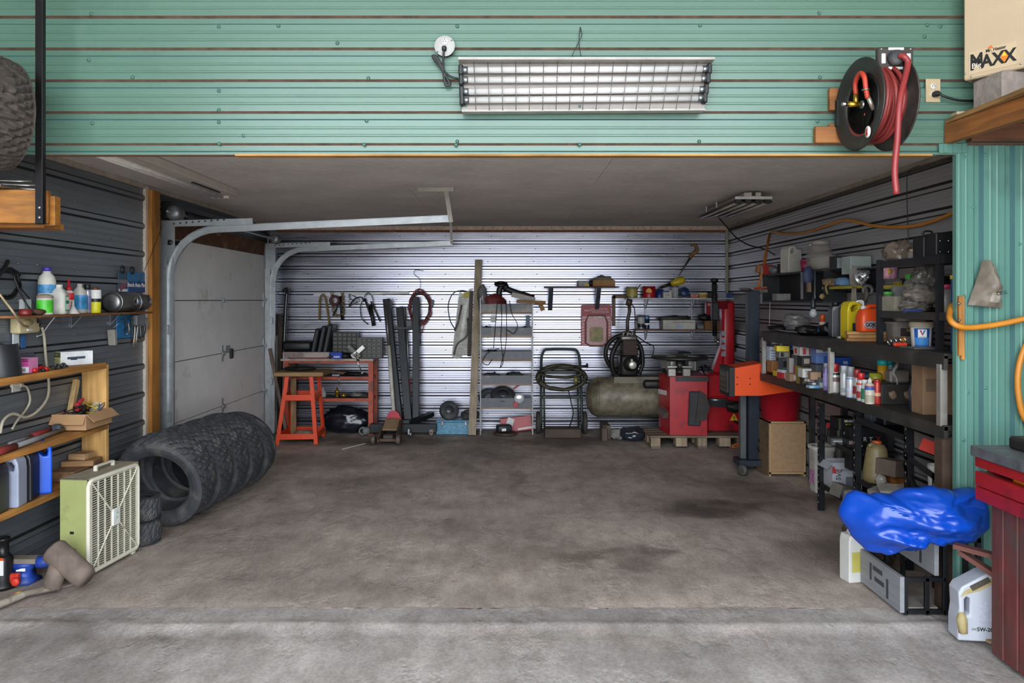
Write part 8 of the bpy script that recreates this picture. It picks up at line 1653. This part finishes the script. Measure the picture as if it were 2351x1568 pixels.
# paper bag hung on the pier
t = thing('paper_sack', 'dusty brown plastic bag with printed label hanging on the green wall', 'bag', at(2262,708, YH-.03))
def sack(u, v, s):
    xl_ = 2257+(2222-2257)*v; xr_ = 2272+(2300-2272)*min(1, v*1.8)
    p = at(xl_+(xr_-xl_)*u,598+110*v-8*(1-u)*v, YH-.02); b = math.sin(PI*min(1, max(0, u)))*math.sin(PI*min(1, v*.75+.12))
    p.y -= s*(.075*b+.012*_ns.noise(Vector((u*6, v*6,2)))); return p
mb=MB(); mb.grid(lambda u, v: sack(u, v, 1),16,20); mb.grid(lambda u, v: sack(u, v, .0),16,20); mb.part('bag', mat('#6d6155', .55, var=.2, scale=10, bump=.5), t)
mb=MB(); mb.grid(lambda u, v: sack(.42+.5*u, .70+.2*v, 1)+Vector((0,-.002,0)),8,6); mb.part('label', mat('#8f857a', .6, var=.2, scale=40), t)
text('CESS', .024, sack(.7,.70,1)+Vector((0,-.008,0)), t, M_TXK, '-y', tilt=.15)
# black conduit/wire on the pier and wall
cable('thin_wire', 'thin dark wire hanging down the right wall', [onx(2110,380, X_), onx(2085,395, X_), onx(2082,440, X_), onx(2083,480, X_), onx(2084,520, X_), onx(2086,560, X_)],.003, M_DSTEEL, 'wire', sm=4)
# ---------------------------------------------------------------- fluorescent fixture on the header
yl = YH-.055
lf = thing('strip_light', 'large wall light with four white tubes and wire guard on the green header', 'light', at(1345,258, yl)); M_REFL = mat('#867e79', .45,.1, var=.1, dirt='#8f857c', dirt_amt=.3)
cTL, cTR, cBR, cBL = (1056,140),(1634,140),(1616,254),(1061,257)
def lp(u, v, y): 
    a = Vector(cTL).lerp(Vector(cTR), u); b = Vector(cBL).lerp(Vector(cBR), u); q = a.lerp(b, v); return at(q.x, q.y, y)
mb=MB(); mb._add([lp(0,0, YH-.02), lp(1,0, YH-.02), lp(1,1, YH-.02), lp(0,1, YH-.02), lp(0,0, YH-.03), lp(1,0, YH-.03), lp(1,1, YH-.03), lp(0,1, YH-.03)],[(0,1,2,3),(7,6,5,4),(0,4,5,1),(1,5,6,2),(2,6,7,3),(3,7,4,0)]); mb.part('reflector', M_REFL, lf)
mb=MB(); mb.seg(lp(-.005,-.01, yl-.01), lp(1.005,-.01, yl-.01),.07,.012); mb.part('top_edge', mat('#9f9892', .5), lf)
mb=MB(); mb.seg(lp(0,1.0, yl), lp(1,1.0, yl),.05,.010); mb.part('bottom_edge', mat('#9f9892', .5), lf)
for v in (.36,.58): mb=MB(); mb.seg(lp(.01, v, YH-.036), lp(.985, v-.01, YH-.036),.012,.012); mb.part('reflector_ridge', M_REFL, lf)
M_TUBE = mat('#c4c0be', .35, var=.02)
for v0, v1 in ((.18,.165),(.375,.355),(.605,.575),(.77,.745)):
    mb = MB(); a, b = lp(.012, v0, yl), lp(.985, v1, yl); mb.cyl(a, b, .0165,14); tb = mb.part('tube', M_TUBE, lf)
    for q, s in ((a,1),(b,-1)):
        d = (b-a).normalized(); mb=MB(); mb.cyl(q-d*.004*s, q+d*.022*s, .0172,14); mb.part('end_cap', M_STEEL, tb)
        mb=MB(); mb.box(q-d*.012*s+Vector((0,.01,0)),(.022,.05,.05), bev=.005); mb.part('lamp_holder', M_BLACK, tb)
for k in range(17):
    u = .055+.0555*k; mb=MB(); mb.tube([lp(u, .02, yl-.03), lp(u-.004*(k-6)*.1,.97, yl-.03)],.0018,5); mb.part('guard_wire', mat('#6d6660', .4,.6), lf)
for v in (.30,.70): mb=MB(); mb.tube([lp(.01, v, yl-.032), lp(.985, v, yl-.032)],.0015,5); mb.part('guard_wire', mat('#8d867f', .4,.6), lf)
for (px, py) in ((1068,237),(1331,244),(1607,232),(1070,243)):
    mb=MB(); mb.lathe([(.007,0),(.006,.004),(0,.005)],10, Matrix.Translation(at(px, py, YH-.03)) @ RX90); mb.part('rivet', mat('#6d8d84', .4,.5), lf)
t = thing('hanging_wire', 'twisted thin wire above the wall light', 'wire', at(1328,140, YH-.02)); mb = MB()
mb.tube([at(1332,62, YH-.01), at(1336,80, YH-.02), at(1331,92, YH-.02), at(1318,118, YH-.02), at(1314,130, YH-.03), at(1330,132, YH-.04), at(1352,136, YH-.05)],.0018,5, smooth_pts=4); mb.tube([at(1333,62, YH-.01), at(1330,80, YH-.02), at(1330,105, YH-.02), at(1334,132, YH-.05), at(1333,142, YH-.06)],.0018,5, smooth_pts=4); mb.part('strand', M_DSTEEL, t)
def outlet(t, c, m, sc=1.0, open_bottom=False):
    for k, dz in enumerate((.02*sc,-.02*sc)):
        mb=MB(); mb.lathe([(.0165*sc, 0),(.0165*sc, .003),(0,.0032)],18, Matrix.Translation(c+Vector((0,0, dz))) @ RX90); s = mb.part('socket', m, t)
        for dx, w, h in ((-.006,.002,.008),(.006,.002,.007)): mb=MB(); mb.box(c+Vector((dx*sc, -.0035, dz+.001)),(w*sc*1.3,.001, h*sc)); mb.part('slot', M_BLACK, s)
        mb=MB(); mb.lathe([(.0022*sc, 0),(.0022*sc, .001),(0,.001)],8, Matrix.Translation(c+Vector((0,-.003, dz+.010*sc))) @ RX90); mb.part('slot', M_BLACK, s)
c0 = at(1021,106, YH-.03)
t = thing('round_outlet', 'round white ceiling-box outlet plate left of the wall light', 'outlet', c0-Vector((0,0,.05))); mb=MB(); mb.lathe([(.048,-.025),(.048,0)],28, Matrix.Translation(c0) @ RX90); mb.part('box', M_BLACK, t)
mb=MB(); mb.lathe([(.050,0),(.050,.003),(.049,.004),(0,.004)],32, Matrix.Translation(c0) @ RX90); mb.part('plate', mat('#a5a2a0', .5), t); outlet(t, c0+Vector((0,-.004,0)), M_WHITE)
for (dx, dz) in ((.034,.026),(-.034,-.03)): mb=MB(); mb.lathe([(.004,0),(.004,.002),(0,.003)],8, Matrix.Translation(c0+Vector((dx, -.004, dz))) @ RX90); mb.part('screw', M_STEEL, t)
t = thing('light_cord', 'black power cord tied in a bundle between outlet and wall light', 'cord', at(1020,190, YH-.03)); yq = YH-.04
mb=MB(); mb.box(at(1020,112, yq-.005),(.022,.03,.024), bev=.005); mb.part('plug', M_BLACK, t)
mb=MB(); mb.tube([at(1019,115, yq-.015), at(1018,130, yq-.01), at(1017,150, yq), at(1018,160, yq)],.0055,7, smooth_pts=4)
for k in range(3): mb.tube([at(1018,160, yq), at(1005+2*k,148-3*k, yq), at(994+2*k,133-k, yq), at(993+3*k,128, yq), at(1000+3*k,130+2*k, yq), at(1012+2*k,155, yq), at(1020+3*k,172+3*k, yq), at(1034-2*k,190+2*k, yq), at(1030-3*k,197, yq), at(1022-k,188, yq), at(1018,165, yq)],.005,6, smooth_pts=4)
mb.tube([at(1020,165, yq), at(1035,176, yq), at(1052,181, yq)],.0055,7, smooth_pts=4); mb.part('cord', M_BLACK, t)
# ---------------------------------------------------------------- hose reel
t = thing('hose_reel', 'black wall hose reel wound with red air hose', 'hose reel', at(2000,340, YH-.15)); M_RL = mat('#2b2725', .45,.2, var=.25, dirt='#4b433d', dirt_amt=.3); M_RH = mat('#6e2522', .5, var=.12, scale=20)
for (x0, y0, x1, y1, th) in ((1905,202,1985,253,.03),(1872,290,1985,328,.035),(1905,283,1960,293,.02)):
    a, b = at(x0, y1, YH-.03), at(x1, y0, YH-.03); mb=MB(); mb.box(((a.x+b.x)/2, YH-.018,(a.z+b.z)/2),(b.x-a.x, th, b.z-a.z), bev=.003); mb.part('mounting_block', wood('#9a6232', 0), t)
a, b = at(1920,292, YH-.05), at(1942,228, YH-.05); mb=MB(); mb.box(((a.x+b.x)/2, YH-.045,(a.z+b.z)/2),(b.x-a.x, .04, b.z-a.z), bev=.004); mb.part('base_plate', M_BLACK, t)
Rr = (342-137)/2*(YH-.17)/F
axd = Vector((.995,.09,0)).normalized()       # drum axis, near disc at the left front
cN = at(1977,240, YH-.235); cF = cN+axd*.135
Rm = Vector((0,0,1)).rotation_difference(axd).to_matrix().to_4x4()
def disc(c, flip, nm):
    mb = MB(); s = flip
    mb.lathe([(Rr*.60,.03*s),(Rr*.64,.008*s),(Rr*.72,-.004*s),(Rr*.96,-.016*s),(Rr,-.014*s),(Rr,-.008*s),(Rr*.96,-.010*s),(Rr*.72,.002*s),(Rr*.66,.012*s),(Rr*.62,.03*s),(Rr*.60,.03*s)],48, Matrix.Translation(c) @ Rm); return mb.part(nm, M_RL, t)
disc(cN, 1, 'side_disc'); disc(cF, -1, 'side_disc')
mb=MB(); mb.lathe([(.128,.005),(.128,.13),(.02,.13),(.02,.122),(.122,.122),(.122,.005),(.128,.005)],32, Matrix.Translation(cN) @ Rm); mb.part('drum', mat('#1a1817', .5), t)
for k in range(7):
    mb=MB(); mb.torus(cN+axd*(.016+.0172*k),.142+.004*math.sin(k),.0100, Rm @ Euler((.03*math.sin(k*2),.04*math.cos(k*3),0)).to_matrix().to_4x4(),44,8); mb.part('hose_turn', M_RH, t)
for k in range(6):
    mb=MB(); mb.torus(cN+axd*(.024+.0172*k),.160+.008*math.cos(k*1.7),.0105, Rm @ Euler((.05*math.sin(k*2.6),.05*math.cos(k*1.3),0)).to_matrix().to_4x4(),44,8); mb.part('hose_turn', mat('#772724', .45, var=.12), t)
mb=MB(); mb.cyl(cN-axd*.0, cF+axd*.02,.018,12); mb.part('axle', M_STEEL, t)
# inlet: brass tee and swivel with red whip
h0 = cN-axd*.005
mb=MB(); mb.cyl(h0-axd*.0, h0-axd*.055,.013,10); mb.cyl(h0-axd*.02+Vector((0,0,0)), h0-axd*.02+Vector((0,0,.045)),.011,10); mb.part('brass_tee', M_BRASS, t)
mb=MB(); mb.cyl(h0-axd*.055, h0-axd*.085,.009,10); mb.part('coupler', M_CHROME, t)
pA = h0-axd*.02+Vector((0,0,.045)); mb=MB(); mb.tube([pA, pA+Vector((-.005,-.005,.05)), pA+Vector((-.005,-.05,.082)), pA+Vector((-.005,-.092,.055)), pA+Vector((.0,-.097,.0)), pA+Vector((.01,-.092,-.04))],.011,8, smooth_pts=5); mb.part('whip_hose', mat('#a8341f', .5), t)
mb=MB(); mb.cyl(pA+Vector((.01,-.092,-.03)), pA+Vector((.04,-.085,-.09)),.010,10); mb.part('swivel_pipe', mat('#a79b8e', .3,.7), t)
mb=MB(); mb.torus(pA+Vector((.0,-.097,-.005)),.013,.004, None, 14,6); mb.part('hose_clip', M_STEEL, t)
mb=MB(); mb.prism([(0,.018),(.012,0),(0,-.02),(-.012,0)],.002, Matrix.Translation(h0+Vector((.02,-.02,-.05))) @ RX90); mb.part('tag', mat('#c0562a', .6), t)
sp_ = cN+Vector((-.013,-Rr*.45,-Rr*.70)); mb=MB(); mb.lathe([(.5,0),(.5,.002),(0,.003)],20, Matrix.Translation(sp_) @ Euler((0,-PI/2,0)).to_matrix().to_4x4() @ Matrix.Diagonal((.052,.052,1,1))); st = mb.part('sticker', M_TXW, t)
mb=MB(); mb.prism([(-.008,-.016),(.008,-.012),(.002,.0),(.006,.016),(-.006,.01)],.002, Matrix.Translation(sp_+Vector((-.004,0,0))) @ Euler((PI/2,0,-PI/2)).to_matrix().to_4x4()); mb.part('sticker_mark', M_TXR, st)
gc = at(2053,137, YH-.30); mb=MB(); mb.box(gc, (.16,.03,.105), bev=.006); mb.box(gc+Vector((.075,.13,-.01)),(.012,.27,.09)); mb.part('guide_arm', mat('#38302c', .45,.2), t)
for dx, dz, w, h in ((0,.043,.07,.012),(0,-.043,.07,.012),(-.056,-.0,.018,.045),(.056,0,.018,.045)): mb=MB(); mb.box(gc+Vector((dx, -.016, dz)),(w, .008, h), bev=.002); mb.part('guide_roller', M_WHITE, t)
for dx in (-.065,.065):
    for dz in (-.042,.042): mb=MB(); mb.lathe([(.005,0),(.004,.003),(0,.004)],8, Matrix.Translation(gc+Vector((dx, -.015, dz))) @ RX90); mb.part('screw', M_CHROME, t)
mb=MB(); mb.lathe([(.034,0),(.036,.012),(.03,.03),(.018,.034),(0,.034)],22, Matrix.Translation(gc+Vector((-.005,-.016,.0))) @ RX90); mb.part('ball_stop', M_RUBBER, t)
mb=MB(); mb.tube([gc+Vector((-.002,-.05,.0)), gc+Vector((.012,-.066,-.01)), gc+Vector((.024,-.07,-.05)), at(2066,230, YH-.42), at(2060,320, YH-.42), at(2054,390, YH-.42), at(2058,446, YH-.42)],.0135,10, smooth_pts=6); mb.part('free_end', mat('#84292a', .45, var=.08), t)
# outlet right of the reel
c0 = at(2142,208, YH-.006)
t = thing('wall_outlet', 'beige double outlet with black plug beside the hose reel', 'outlet', c0-Vector((0,0,.06))); mb=MB(); mb.box(c0,(.072,.008,.115), bev=.003); mb.part('plate', mat('#b39c79', .5), t); outlet(t, c0+Vector((0,-.004,0)), mat('#d2cabd', .5))
mb=MB(); mb.box(c0+Vector((.004,-.02,-.022)),(.03,.034,.026), bev=.006); mb.part('plug', M_BLACK, t)
mb=MB(); mb.tube([c0+Vector((.015,-.03,-.022)), at(2170,222, YH-.04), at(2200,230, YH-.04), at(2240,231, YH-.03), at(2275,228, YH-.03)],.006,8, smooth_pts=5); mb.part('lead', M_BLACK, t)
# ---------------------------------------------------------------- heater shelf, heater, concrete block
t = thing('heater_shelf', 'thick brown timber shelf under the beige heater, upper right', 'shelf', (2.6,3.4,2.32)); zs1, zs0 = zat(277, YH), zat(330, YH); xs0 = at(2165,0, YH).x
mb=MB(); mb.box(((xs0+4.5)/2,3.2, zs1-.010),(4.5-xs0,1.0,.02)); mb.part('deck', wood('#8f6a3f', 1), t)
mb=MB(); mb.seg((xs0+.02, YH-.01,(zs1+zs0)/2-.012),(xs0+.09,2.7,(zs1+zs0)/2-.012),.038, zs1-zs0-.02); mb.part('edge_beam', wood('#8a5526', 1), t)
mb=MB(); mb.box(((xs0+4.5)/2+.05, YH-.03,(zs1+zs0)/2-.01),(4.5-xs0-.12,.04, zs1-zs0-.025)); mb.part('wall_ledger', wood('#6b4025', 0), t)
for k in range(2): mb=MB(); mb.box((xs0+.45+.5*k, 3.25,(zs1+zs0)/2-.012),(.038,.85, zs1-zs0-.025)); mb.part('joist', wood('#5d3a22', 1), t)
A, B = Vector((2.16,3.62)), Vector((2.32,3.40)); dr_ = (B-A).normalized()
ang = math.atan2(dr_.y, dr_.x)
t = thing('garage_heater', 'large beige unit heater with bold black logo, upper right corner', 'heater', (A.x, A.y, 2.60)); t.rotation_euler = (0,0, ang); M_BG = mat('#b7a084', .5, var=.03)
mb=MB(); mb.box((.33,.23,.30),(.66,.46,.60), bev=.006); mb.part('cabinet', M_BG, t, world=False)
mb=MB(); mb.box((.33,.23,.003),(.62,.42,.008)); mb.part('bottom_panel', mat('#7d7266', .4,.4), t, world=False)
mb = MB()
mb.box((.36,.20,-.003),(.30,.22,.006)); mb.part('vent_grille', mat('#8a8377', .5,.3), t, world=False)
for x, z in ((.01,.03),(.035,.012),(.24,.02),(.62,.02)): mb=MB(); mb.lathe([(.005,0),(.004,.003),(0,.004)],8, Matrix.Translation((x, -.0005, z)) @ RX90); mb.part('screw', M_CHROME, t, world=False)
q0 = abs_loc(t); fz = Euler((PI/2,0,0)).to_matrix()
mb=MB(); mb.box((.125,-.001,.075),(.20,.002,.105)); mb.part('name_plate', mat('#c0a888', .5, var=.02), t, world=False)
text('AXX', .080, q0+Vector((.150,-.003,.066)), t, M_TXK, fz, bold=.0028, sx=.85)
text('M', .100, q0+Vector((.058,-.0032,.072)), t, M_TXK, fz, bold=.004, sx=.72)
text('Big', .034, q0+Vector((.058,-.0045,.056)), t, mat('#d9cdbd', .5), fz, bold=.0003)
text('Mr. Heater', .021, q0+Vector((.140,-.0034,.113)), t, M_TXK, fz, bold=.0004, sx=.9)
mb=MB(); mb.prism([(0,.026),(.016,0),(0,-.026),(-.016,0)],.0015, Matrix.Translation((.176,-.0045,.068)) @ RX90); mb.part('flame_diamond', mat('#e0731c', .5), t, world=False)
mb=MB(); mb.prism([(0,.022),(.010,.004),(-.010,.004)],.0015, Matrix.Translation((.176,-.0052,.068)) @ RX90); mb.part('flame_tip', mat('#ecc23a', .5), t, world=False)
mb=MB(); mb.prism([(-.01,0),(-.006,.012),(0,.005),(.004,.014),(.01,0)],.0015, Matrix.Translation((.118,-.0036,.122)) @ RX90); mb.part('flame_emblem', mat('#d9641f', .5), t, world=False)
mb = MB(); p = at(2284,222,3.42); mb.box((2.285,3.545,(zs1+2.60)/2),(.13,.19,2.60-zs1-.002),(0,0,.12), bev=.008); mb.thing('concrete_block', mat('#8c7f78', .95, var=.2, scale=30, bump=.5), 'rough grey concrete block propping up the beige heater', 'block')
mb=MB(); mb.box(at(2212,262, YH-.08),(.09,.05,.016), bev=.003); mb.thing('thin_battery', mat('#a9977c', .5), 'small beige box at the wall end of the heater shelf', 'box')
# ---------------------------------------------------------------- ceiling lamps in the low bay
t = thing('ceiling_strip', 'long twin tube strip light along the ceiling above the left wall', 'light', (-2.26,5.0, ZC-.08)); M_FX = mat('#c2b8ae', .5, var=.1)
mb=MB(); mb.box((-2.225,5.0, ZC-.028),(.13,2.16,.055), bev=.006); mb.part('housing', M_FX, t)
mb=MB(); mb.box((-2.22,5.6, ZC-.058),(.02,.5,.01)); mb.part('ballast_slot', M_BLACK, t)
for x in (-2.285,-2.33):
    mb=MB(); mb.cyl((x, 3.95, ZC-.06),(x, 6.07, ZC-.06),.018,12); mb.part('tube', mat('#d9d2cb', .4), t)
for y in (3.94,6.08): mb=MB(); mb.box((-2.30, y, ZC-.045),(.14,.018,.06)); mb.part('lamp_holder', M_FX, t)
t = thing('bay_light', 'grey four tube fixture hanging under the ceiling at the right', 'light', (1.97,6.7, ZC-.12)); zf = ZC-.085
mb=MB(); mb.box((1.97,6.74, zf+.045),(.14,1.18,.05), bev=.006); mb.part('ballast_box', mat('#a39a93', .5), t)
mb = MB()
for k in range(4):
    x = 1.97-.12+.08*k; mb._add([(x-.04,6.14, zf-.01),(x,6.14, zf+.02),(x+.04,6.14, zf-.01),(x-.04,7.34, zf-.01),(x,7.34, zf+.02),(x+.04,7.34, zf-.01)],[(0,1,4,3),(1,2,5,4)])
mb.part('reflector', mat('#6b5f57', .6), t)
for k in range(4):
    x = 1.97-.12+.08*k; mb=MB(); mb.cyl((x, 6.17, zf-.012),(x, 7.31, zf-.012),.012,10); tb = mb.part('tube', mat('#8f867d', .4), t)
    mb=MB(); mb.box((x, 6.15, zf-.005),(.05,.02,.035), bev=.004); mb.part('lamp_holder', M_BLACK, tb)
mb=MB(); mb.box((1.97,6.135, zf+.022),(.30,.008,.022)); mb.part('end_plate', mat('#b5ada6', .5), t)
mb=MB(); mb.box((1.975,6.147, zf+.055),(.03,.004,.03)); mb.part('knockout', M_BLACK, t)
for x, y in ((1.88,6.9),(2.06,6.3),(1.88,7.25)): mb=MB(); mb.box((x, y, zf+.05),(.01,.01,.07)); mb.part('hanger', M_WHITE, t)
cable('lamp_lead', 'black lead drooping from the right ceiling fixture to the wall', [at(1650,500,7.2), at(1668,520,7.3), at(1690,545,7.5), at(1718,562,7.6), at(1755,572,7.7), at(1778,585,7.55)],.006, M_BLACK)
mb=MB(); mb.lathe([(.018,0),(.022,.006),(.014,.02),(0,.022)],14, Matrix.Translation(at(1792,355,4.6)) @ Euler((PI, 0,0)).to_matrix().to_4x4()); mb.thing('ceiling_hook', M_BRASS, 'tiny brass fitting under the ceiling edge at the right', 'fitting')
# ---------------------------------------------------------------- front right: red bench
t = thing('red_bench', 'old red painted timber bench with dark steel top at the right edge', 'bench', (2.5,2.7,0)); M_RP = mat('#8e1216', .45, var=.15, scale=9, dirt='#5a1512', dirt_amt=.3); M_RW = mat('#5f2a28', .7, var=.35, scale=9, stretch=(3,3,.4), dirt='#4a3a34', dirt_amt=.5)
BX0, BYf = 2.06,3.37
mb=MB(); mb.box((BX0+.55,2.5,.895),(1.14,1.74,.045), bev=.003); mb.part('steel_top', mat('#65686c', .5,.4, var=.3, scale=14, dirt='#3d3a38', dirt_amt=.3), t)
mb=MB(); mb.box((BX0+.60,2.5,.945),(1.0,1.60,.055), bev=.01); mb.part('top_tray', mat('#231f1d', .55, var=.4), t)
for (z0_, z1_, o_) in ((.825,.868,.0),(.742,.805,.0),(.680,.738,.002)):
    mb=MB(); mb.box((BX0+.02+o_, 2.5,(z0_+z1_)/2),(.04,1.74, z1_-z0_), bev=.003); mb.part('side_rail', M_RP, t)
    mb=MB(); mb.box((BX0+.6, BYf-.02,(z0_+z1_)/2),(1.1,.04, z1_-z0_), bev=.003); mb.part('end_rail', M_RP, t)
mb=MB(); mb.box((BX0+.20,2.5,.80),(.26,1.6,.10)); mb.part('drawer_box', mat('#4a2420', .7), t)
mb=MB(); mb.box((BX0+.055,3.10,.812),(.02,.16,.05)); mb.part('yellow_block', mat('#d98a12', .5), t)
for (y, w) in ((3.325,.085),(3.235,.09),(3.14,.09)): mb=MB(); mb.box((BX0+.12, y, .34),(.10, w-.004,.68), bev=.004); mb.part('leg_plank', M_RW, t)
mb=MB(); mb.box((BX0+.095,3.09,.315),(.06,.12,.12), bev=.005); mb.part('cleat', M_RW, t)
for y in (1.75,): mb=MB(); mb.box((BX0+.12, y, .34),(.10,.2,.68), bev=.004); mb.part('leg_plank', M_RW, t)
for y in (3.25,1.75): mb=MB(); mb.box((BX0+1.0, y, .34),(.10,.2,.68)); mb.part('leg_plank', M_RW, t)
mb=MB(); mb.seg((BX0-.01, BYf+.14,.43),(BX0+.14, BYf+.02,.41),.05,.02); mb.seg((BX0+.02, BYf+.15,.40),(BX0+.16, BYf+.03,.30),.05,.02); mb.thing('brown_offcut', mat('#5d3329', .75, var=.2), 'reddish brown wood offcuts behind the red bench leg', 'wood')
# white oil jug
Pj = onfl(2236,1462); t = thing('oil_jug', 'large white motor oil jug lettered 5W-20 on the floor', 'jug', Pj); t.rotation_euler = (0,0,-.12); M_OJ = mat('#b0b3bc', .4, var=.04); M_ST = mat('#a8976a', .6, var=.25, scale=14)
W_, D_, H_ = .185,.105,.325
poly = [(-.5,.02),(-.47,0),(.5,0),(.5,.88),(.42,.97),(.30,1.0),(-.10,.86),(-.40,.76),(-.48,.68),(-.46,.45),(-.5,.28)]
hole1 = [(-.34,.36),(-.22,.36),(-.22,.60),(-.30,.62),(-.34,.58)]
slab_hole([(x*W_, z*H_) for x, z in poly],[(x*W_, z*H_) for x, z in hole1], D_, .011).part('body', M_OJ, t, world=False)
mb=MB(); mb.tube([(-.40*W_, -D_*.42,.40*H_),(-.41*W_, -D_*.50,.30*H_),(-.38*W_, -D_*.50,.12*H_)],.022,8, radii=[.012,.024,.020]); mb.part('stain', M_ST, t, world=False)
mb=MB(); mb.prism([(-.45*W_, .62*H_),(-.30*W_, .66*H_),(.02*W_, .72*H_),(.42*W_, .86*H_),(.40*W_, .92*H_),(.0,.84*H_),(-.35*W_, .70*H_)],.004, Matrix.Translation((0,-D_*.5+.002,0)) @ RX90); mb.part('stain', M_ST, t, world=False)
mb=MB(); mb.seg((-.20*W_, -D_*.51,.745*H_),(.22*W_, -D_*.51,.885*H_),.012,.022); mb.part('grip_slot', mat('#4a4238', .7), t, world=False)
mb=MB(); mb.box((.20*W_, -D_*.5-.0005,.40*H_),(.40*W_, .003,.34*H_)); lbp = mb.part('label', mat('#b3b3c2', .5, var=.12, scale=80), t, world=False)
text('5W-20', .024, abs_loc(t)+Vector((.12*W_, -D_*.5-.0026,.175*H_)), t, M_TXK, '-y', bold=.0004)
text('SAE', .014, abs_loc(t)+Vector((-.13*W_, -D_*.5-.0026,.175*H_)), t, mat('#6b7a52', .5), '-y')
mb=MB(); mb.box(onfl(2275,1466,.008),(.08,.06,.014),(0,0,.4)); mb.thing('wood_scrap', wood('#8a7057', 0), 'small wood scrap on the floor under the oil jug', 'wood scrap')
# grey drawer unit on a black frame
t = thing('drawer_unit', 'low grey wood-look drawer unit on a black metal frame', 'drawers', (2.12,3.97,0)); M_GW = mat('#85868a', .6, var=.12, scale=7, stretch=(3,.5,6)); M_BF = mat('#17181b', .45,.3)
dy0, dy1 = 3.765,4.19
Xl, Xu = 1.945,2.115
for (X, z0_, z1_) in ((Xl,.012,.19),(Xu,.195,.375)):
    mb=MB(); mb.box((X, (dy0+dy1)/2,(z0_+z1_)/2),(.022, dy1-dy0, z1_-z0_), bev=.002); f_ = mb.part('drawer_front', M_GW, t)
    for (yy, zz, hh, ww) in ((.72,.55,.5,.02),(.54,.72,.16,.10),(.50,.42,.16,.10),(.30,.40,.55,.02)):
        mb=MB(); mb.box((X-.0116, dy0+(dy1-dy0)*yy, z0_+(z1_-z0_)*zz),(.003, ww, (z1_-z0_)*hh if ww < .05 else .022)); mb.part('dark_inlay', mat('#3a3c40', .6), f_)
for (x, z1_) in ((Xl+.02,.19),(2.16,.38),(2.07,.19)):
    for y in (dy0+.012, dy1-.012): mb=MB(); mb.box((x, y, z1_/2),(.02,.02, z1_), bev=.002); mb.part('frame_leg', M_BF, t)
for (xa2, xb3, z) in ((Xl+.02,2.16,.175),(Xl+.02,2.16,.015),(2.12,2.16,.37)):
    for y in (dy0+.012, dy1-.012): mb=MB(); mb.box(((xa2+xb3)/2, y, z),(xb3-xa2,.02,.02), bev=.002); mb.part('frame_rail', M_BF, t)
for x, z in ((Xl+.02,.175),(2.16,.37)): mb=MB(); mb.box((x, (dy0+dy1)/2, z),(.02, dy1-dy0,.02)); mb.part('frame_rail', M_BF, t)
mb=MB(); mb.box((2.05,(dy0+dy1)/2,.03),(.16, dy1-dy0-.04,.006)); mb.part('drawer_base', mat('#77706a', .8, var=.3), t)
# blue tarpaulin
t = thing('blue_tarp', 'bundled shiny bright blue plastic tarpaulin over the grey drawers', 'tarpaulin', (2.0,3.7,.35))
OUT = [(1950,1192),(1965,1150),(1982,1137),(2020,1145),(2060,1140),(2110,1122),(2150,1118),(2185,1128),(2238,1122),(2266,1160),(2268,1206),(2240,1232),(2205,1250),(2170,1248),(2125,1244),(2080,1266),(2040,1280),(2002,1272),(1972,1236)]
def tarp():
    bm = bmesh.new(); bmesh.ops.create_icosphere(bm, subdivisions=6, radius=1); n = _ns; Yc = 3.62; c = Vector((2105,1195))
    A_ = sorted((math.atan2(-(y-c.y), x-c.x), math.hypot(x-c.x, y-c.y)) for x, y in OUT)
    def rad(a):
        for k in range(len(A_)):
            a0, r0 = A_[k]; a1, r1 = A_[(k+1) % len(A_)]
            if k == len(A_)-1: a1 += 2*PI
            aa = a if a >= A_[0][0] else a+2*PI
            if a0 <= aa <= a1: t = (aa-a0)/(a1-a0+1e-9); t = t*t*(3-2*t); return r0+(r1-r0)*t
        return A_[0][1]
    for v in bm.verts:
        p = v.co; r = min(1, math.hypot(p.x, p.z)); a = math.atan2(p.z, p.x); R = rad(a)*r
        u, w = R*math.cos(a)/157, R*math.sin(a)/80
        ab = lambda q: math.sqrt(q*q+.006); fold = 1-ab(n.noise(Vector((u*1.1+w*.7, w*1.3-u*.5,.3))))*3; f2 = 1-ab(n.noise(Vector((u*3.4-w*1.3+4, w*3.6+u,1.3))))*3; f3 = 1-ab(n.noise(Vector((u*7+w*3, w*6,2.3))))*3
        d = .040*fold+.008*f2+.003*f3+.03*n.noise(Vector((u*1.3, w*1.3,5)))
        th = (1-r**3)**.5 if r < 1 else 0
        y = Yc+(.10*th+.03*u*0 if p.y > 0 else -(.10*th+d*(1-r**6)))
        if u < .15: y += .10*(.15-u)
        v.co = at(c.x+R*math.cos(a), c.y-R*math.sin(a), Yc)-Vector((0, Yc,0))+Vector((0, min(y,3.69) if u > .35 else y,0))
    bm.verts.index_update(); mb=MB(); mb._add([v.co[:] for v in bm.verts],[[v.index for v in f.verts] for f in bm.faces], True); bm.free(); return mb
tarp().part('sheet', mat('#083fa4', .24, var=.06, scale=4, bump=.1), t)
# black stand behind the oil jug, in front of the pier
t = thing('iron_stand', 'thin black iron stand against the green wall behind the oil jug', 'stand', at(2228,1420,3.66)); 
for px in (2216,2245): mb=MB(); mb.box(at(px, 1300,3.67)+Vector((0,0,-.06)),(.02,.02,.40)); mb.part('leg', M_BF, t)
mb=MB(); mb.box(at(2230,1240,3.67),(.08,.02,.02)); mb.part('bar', M_BF, t)
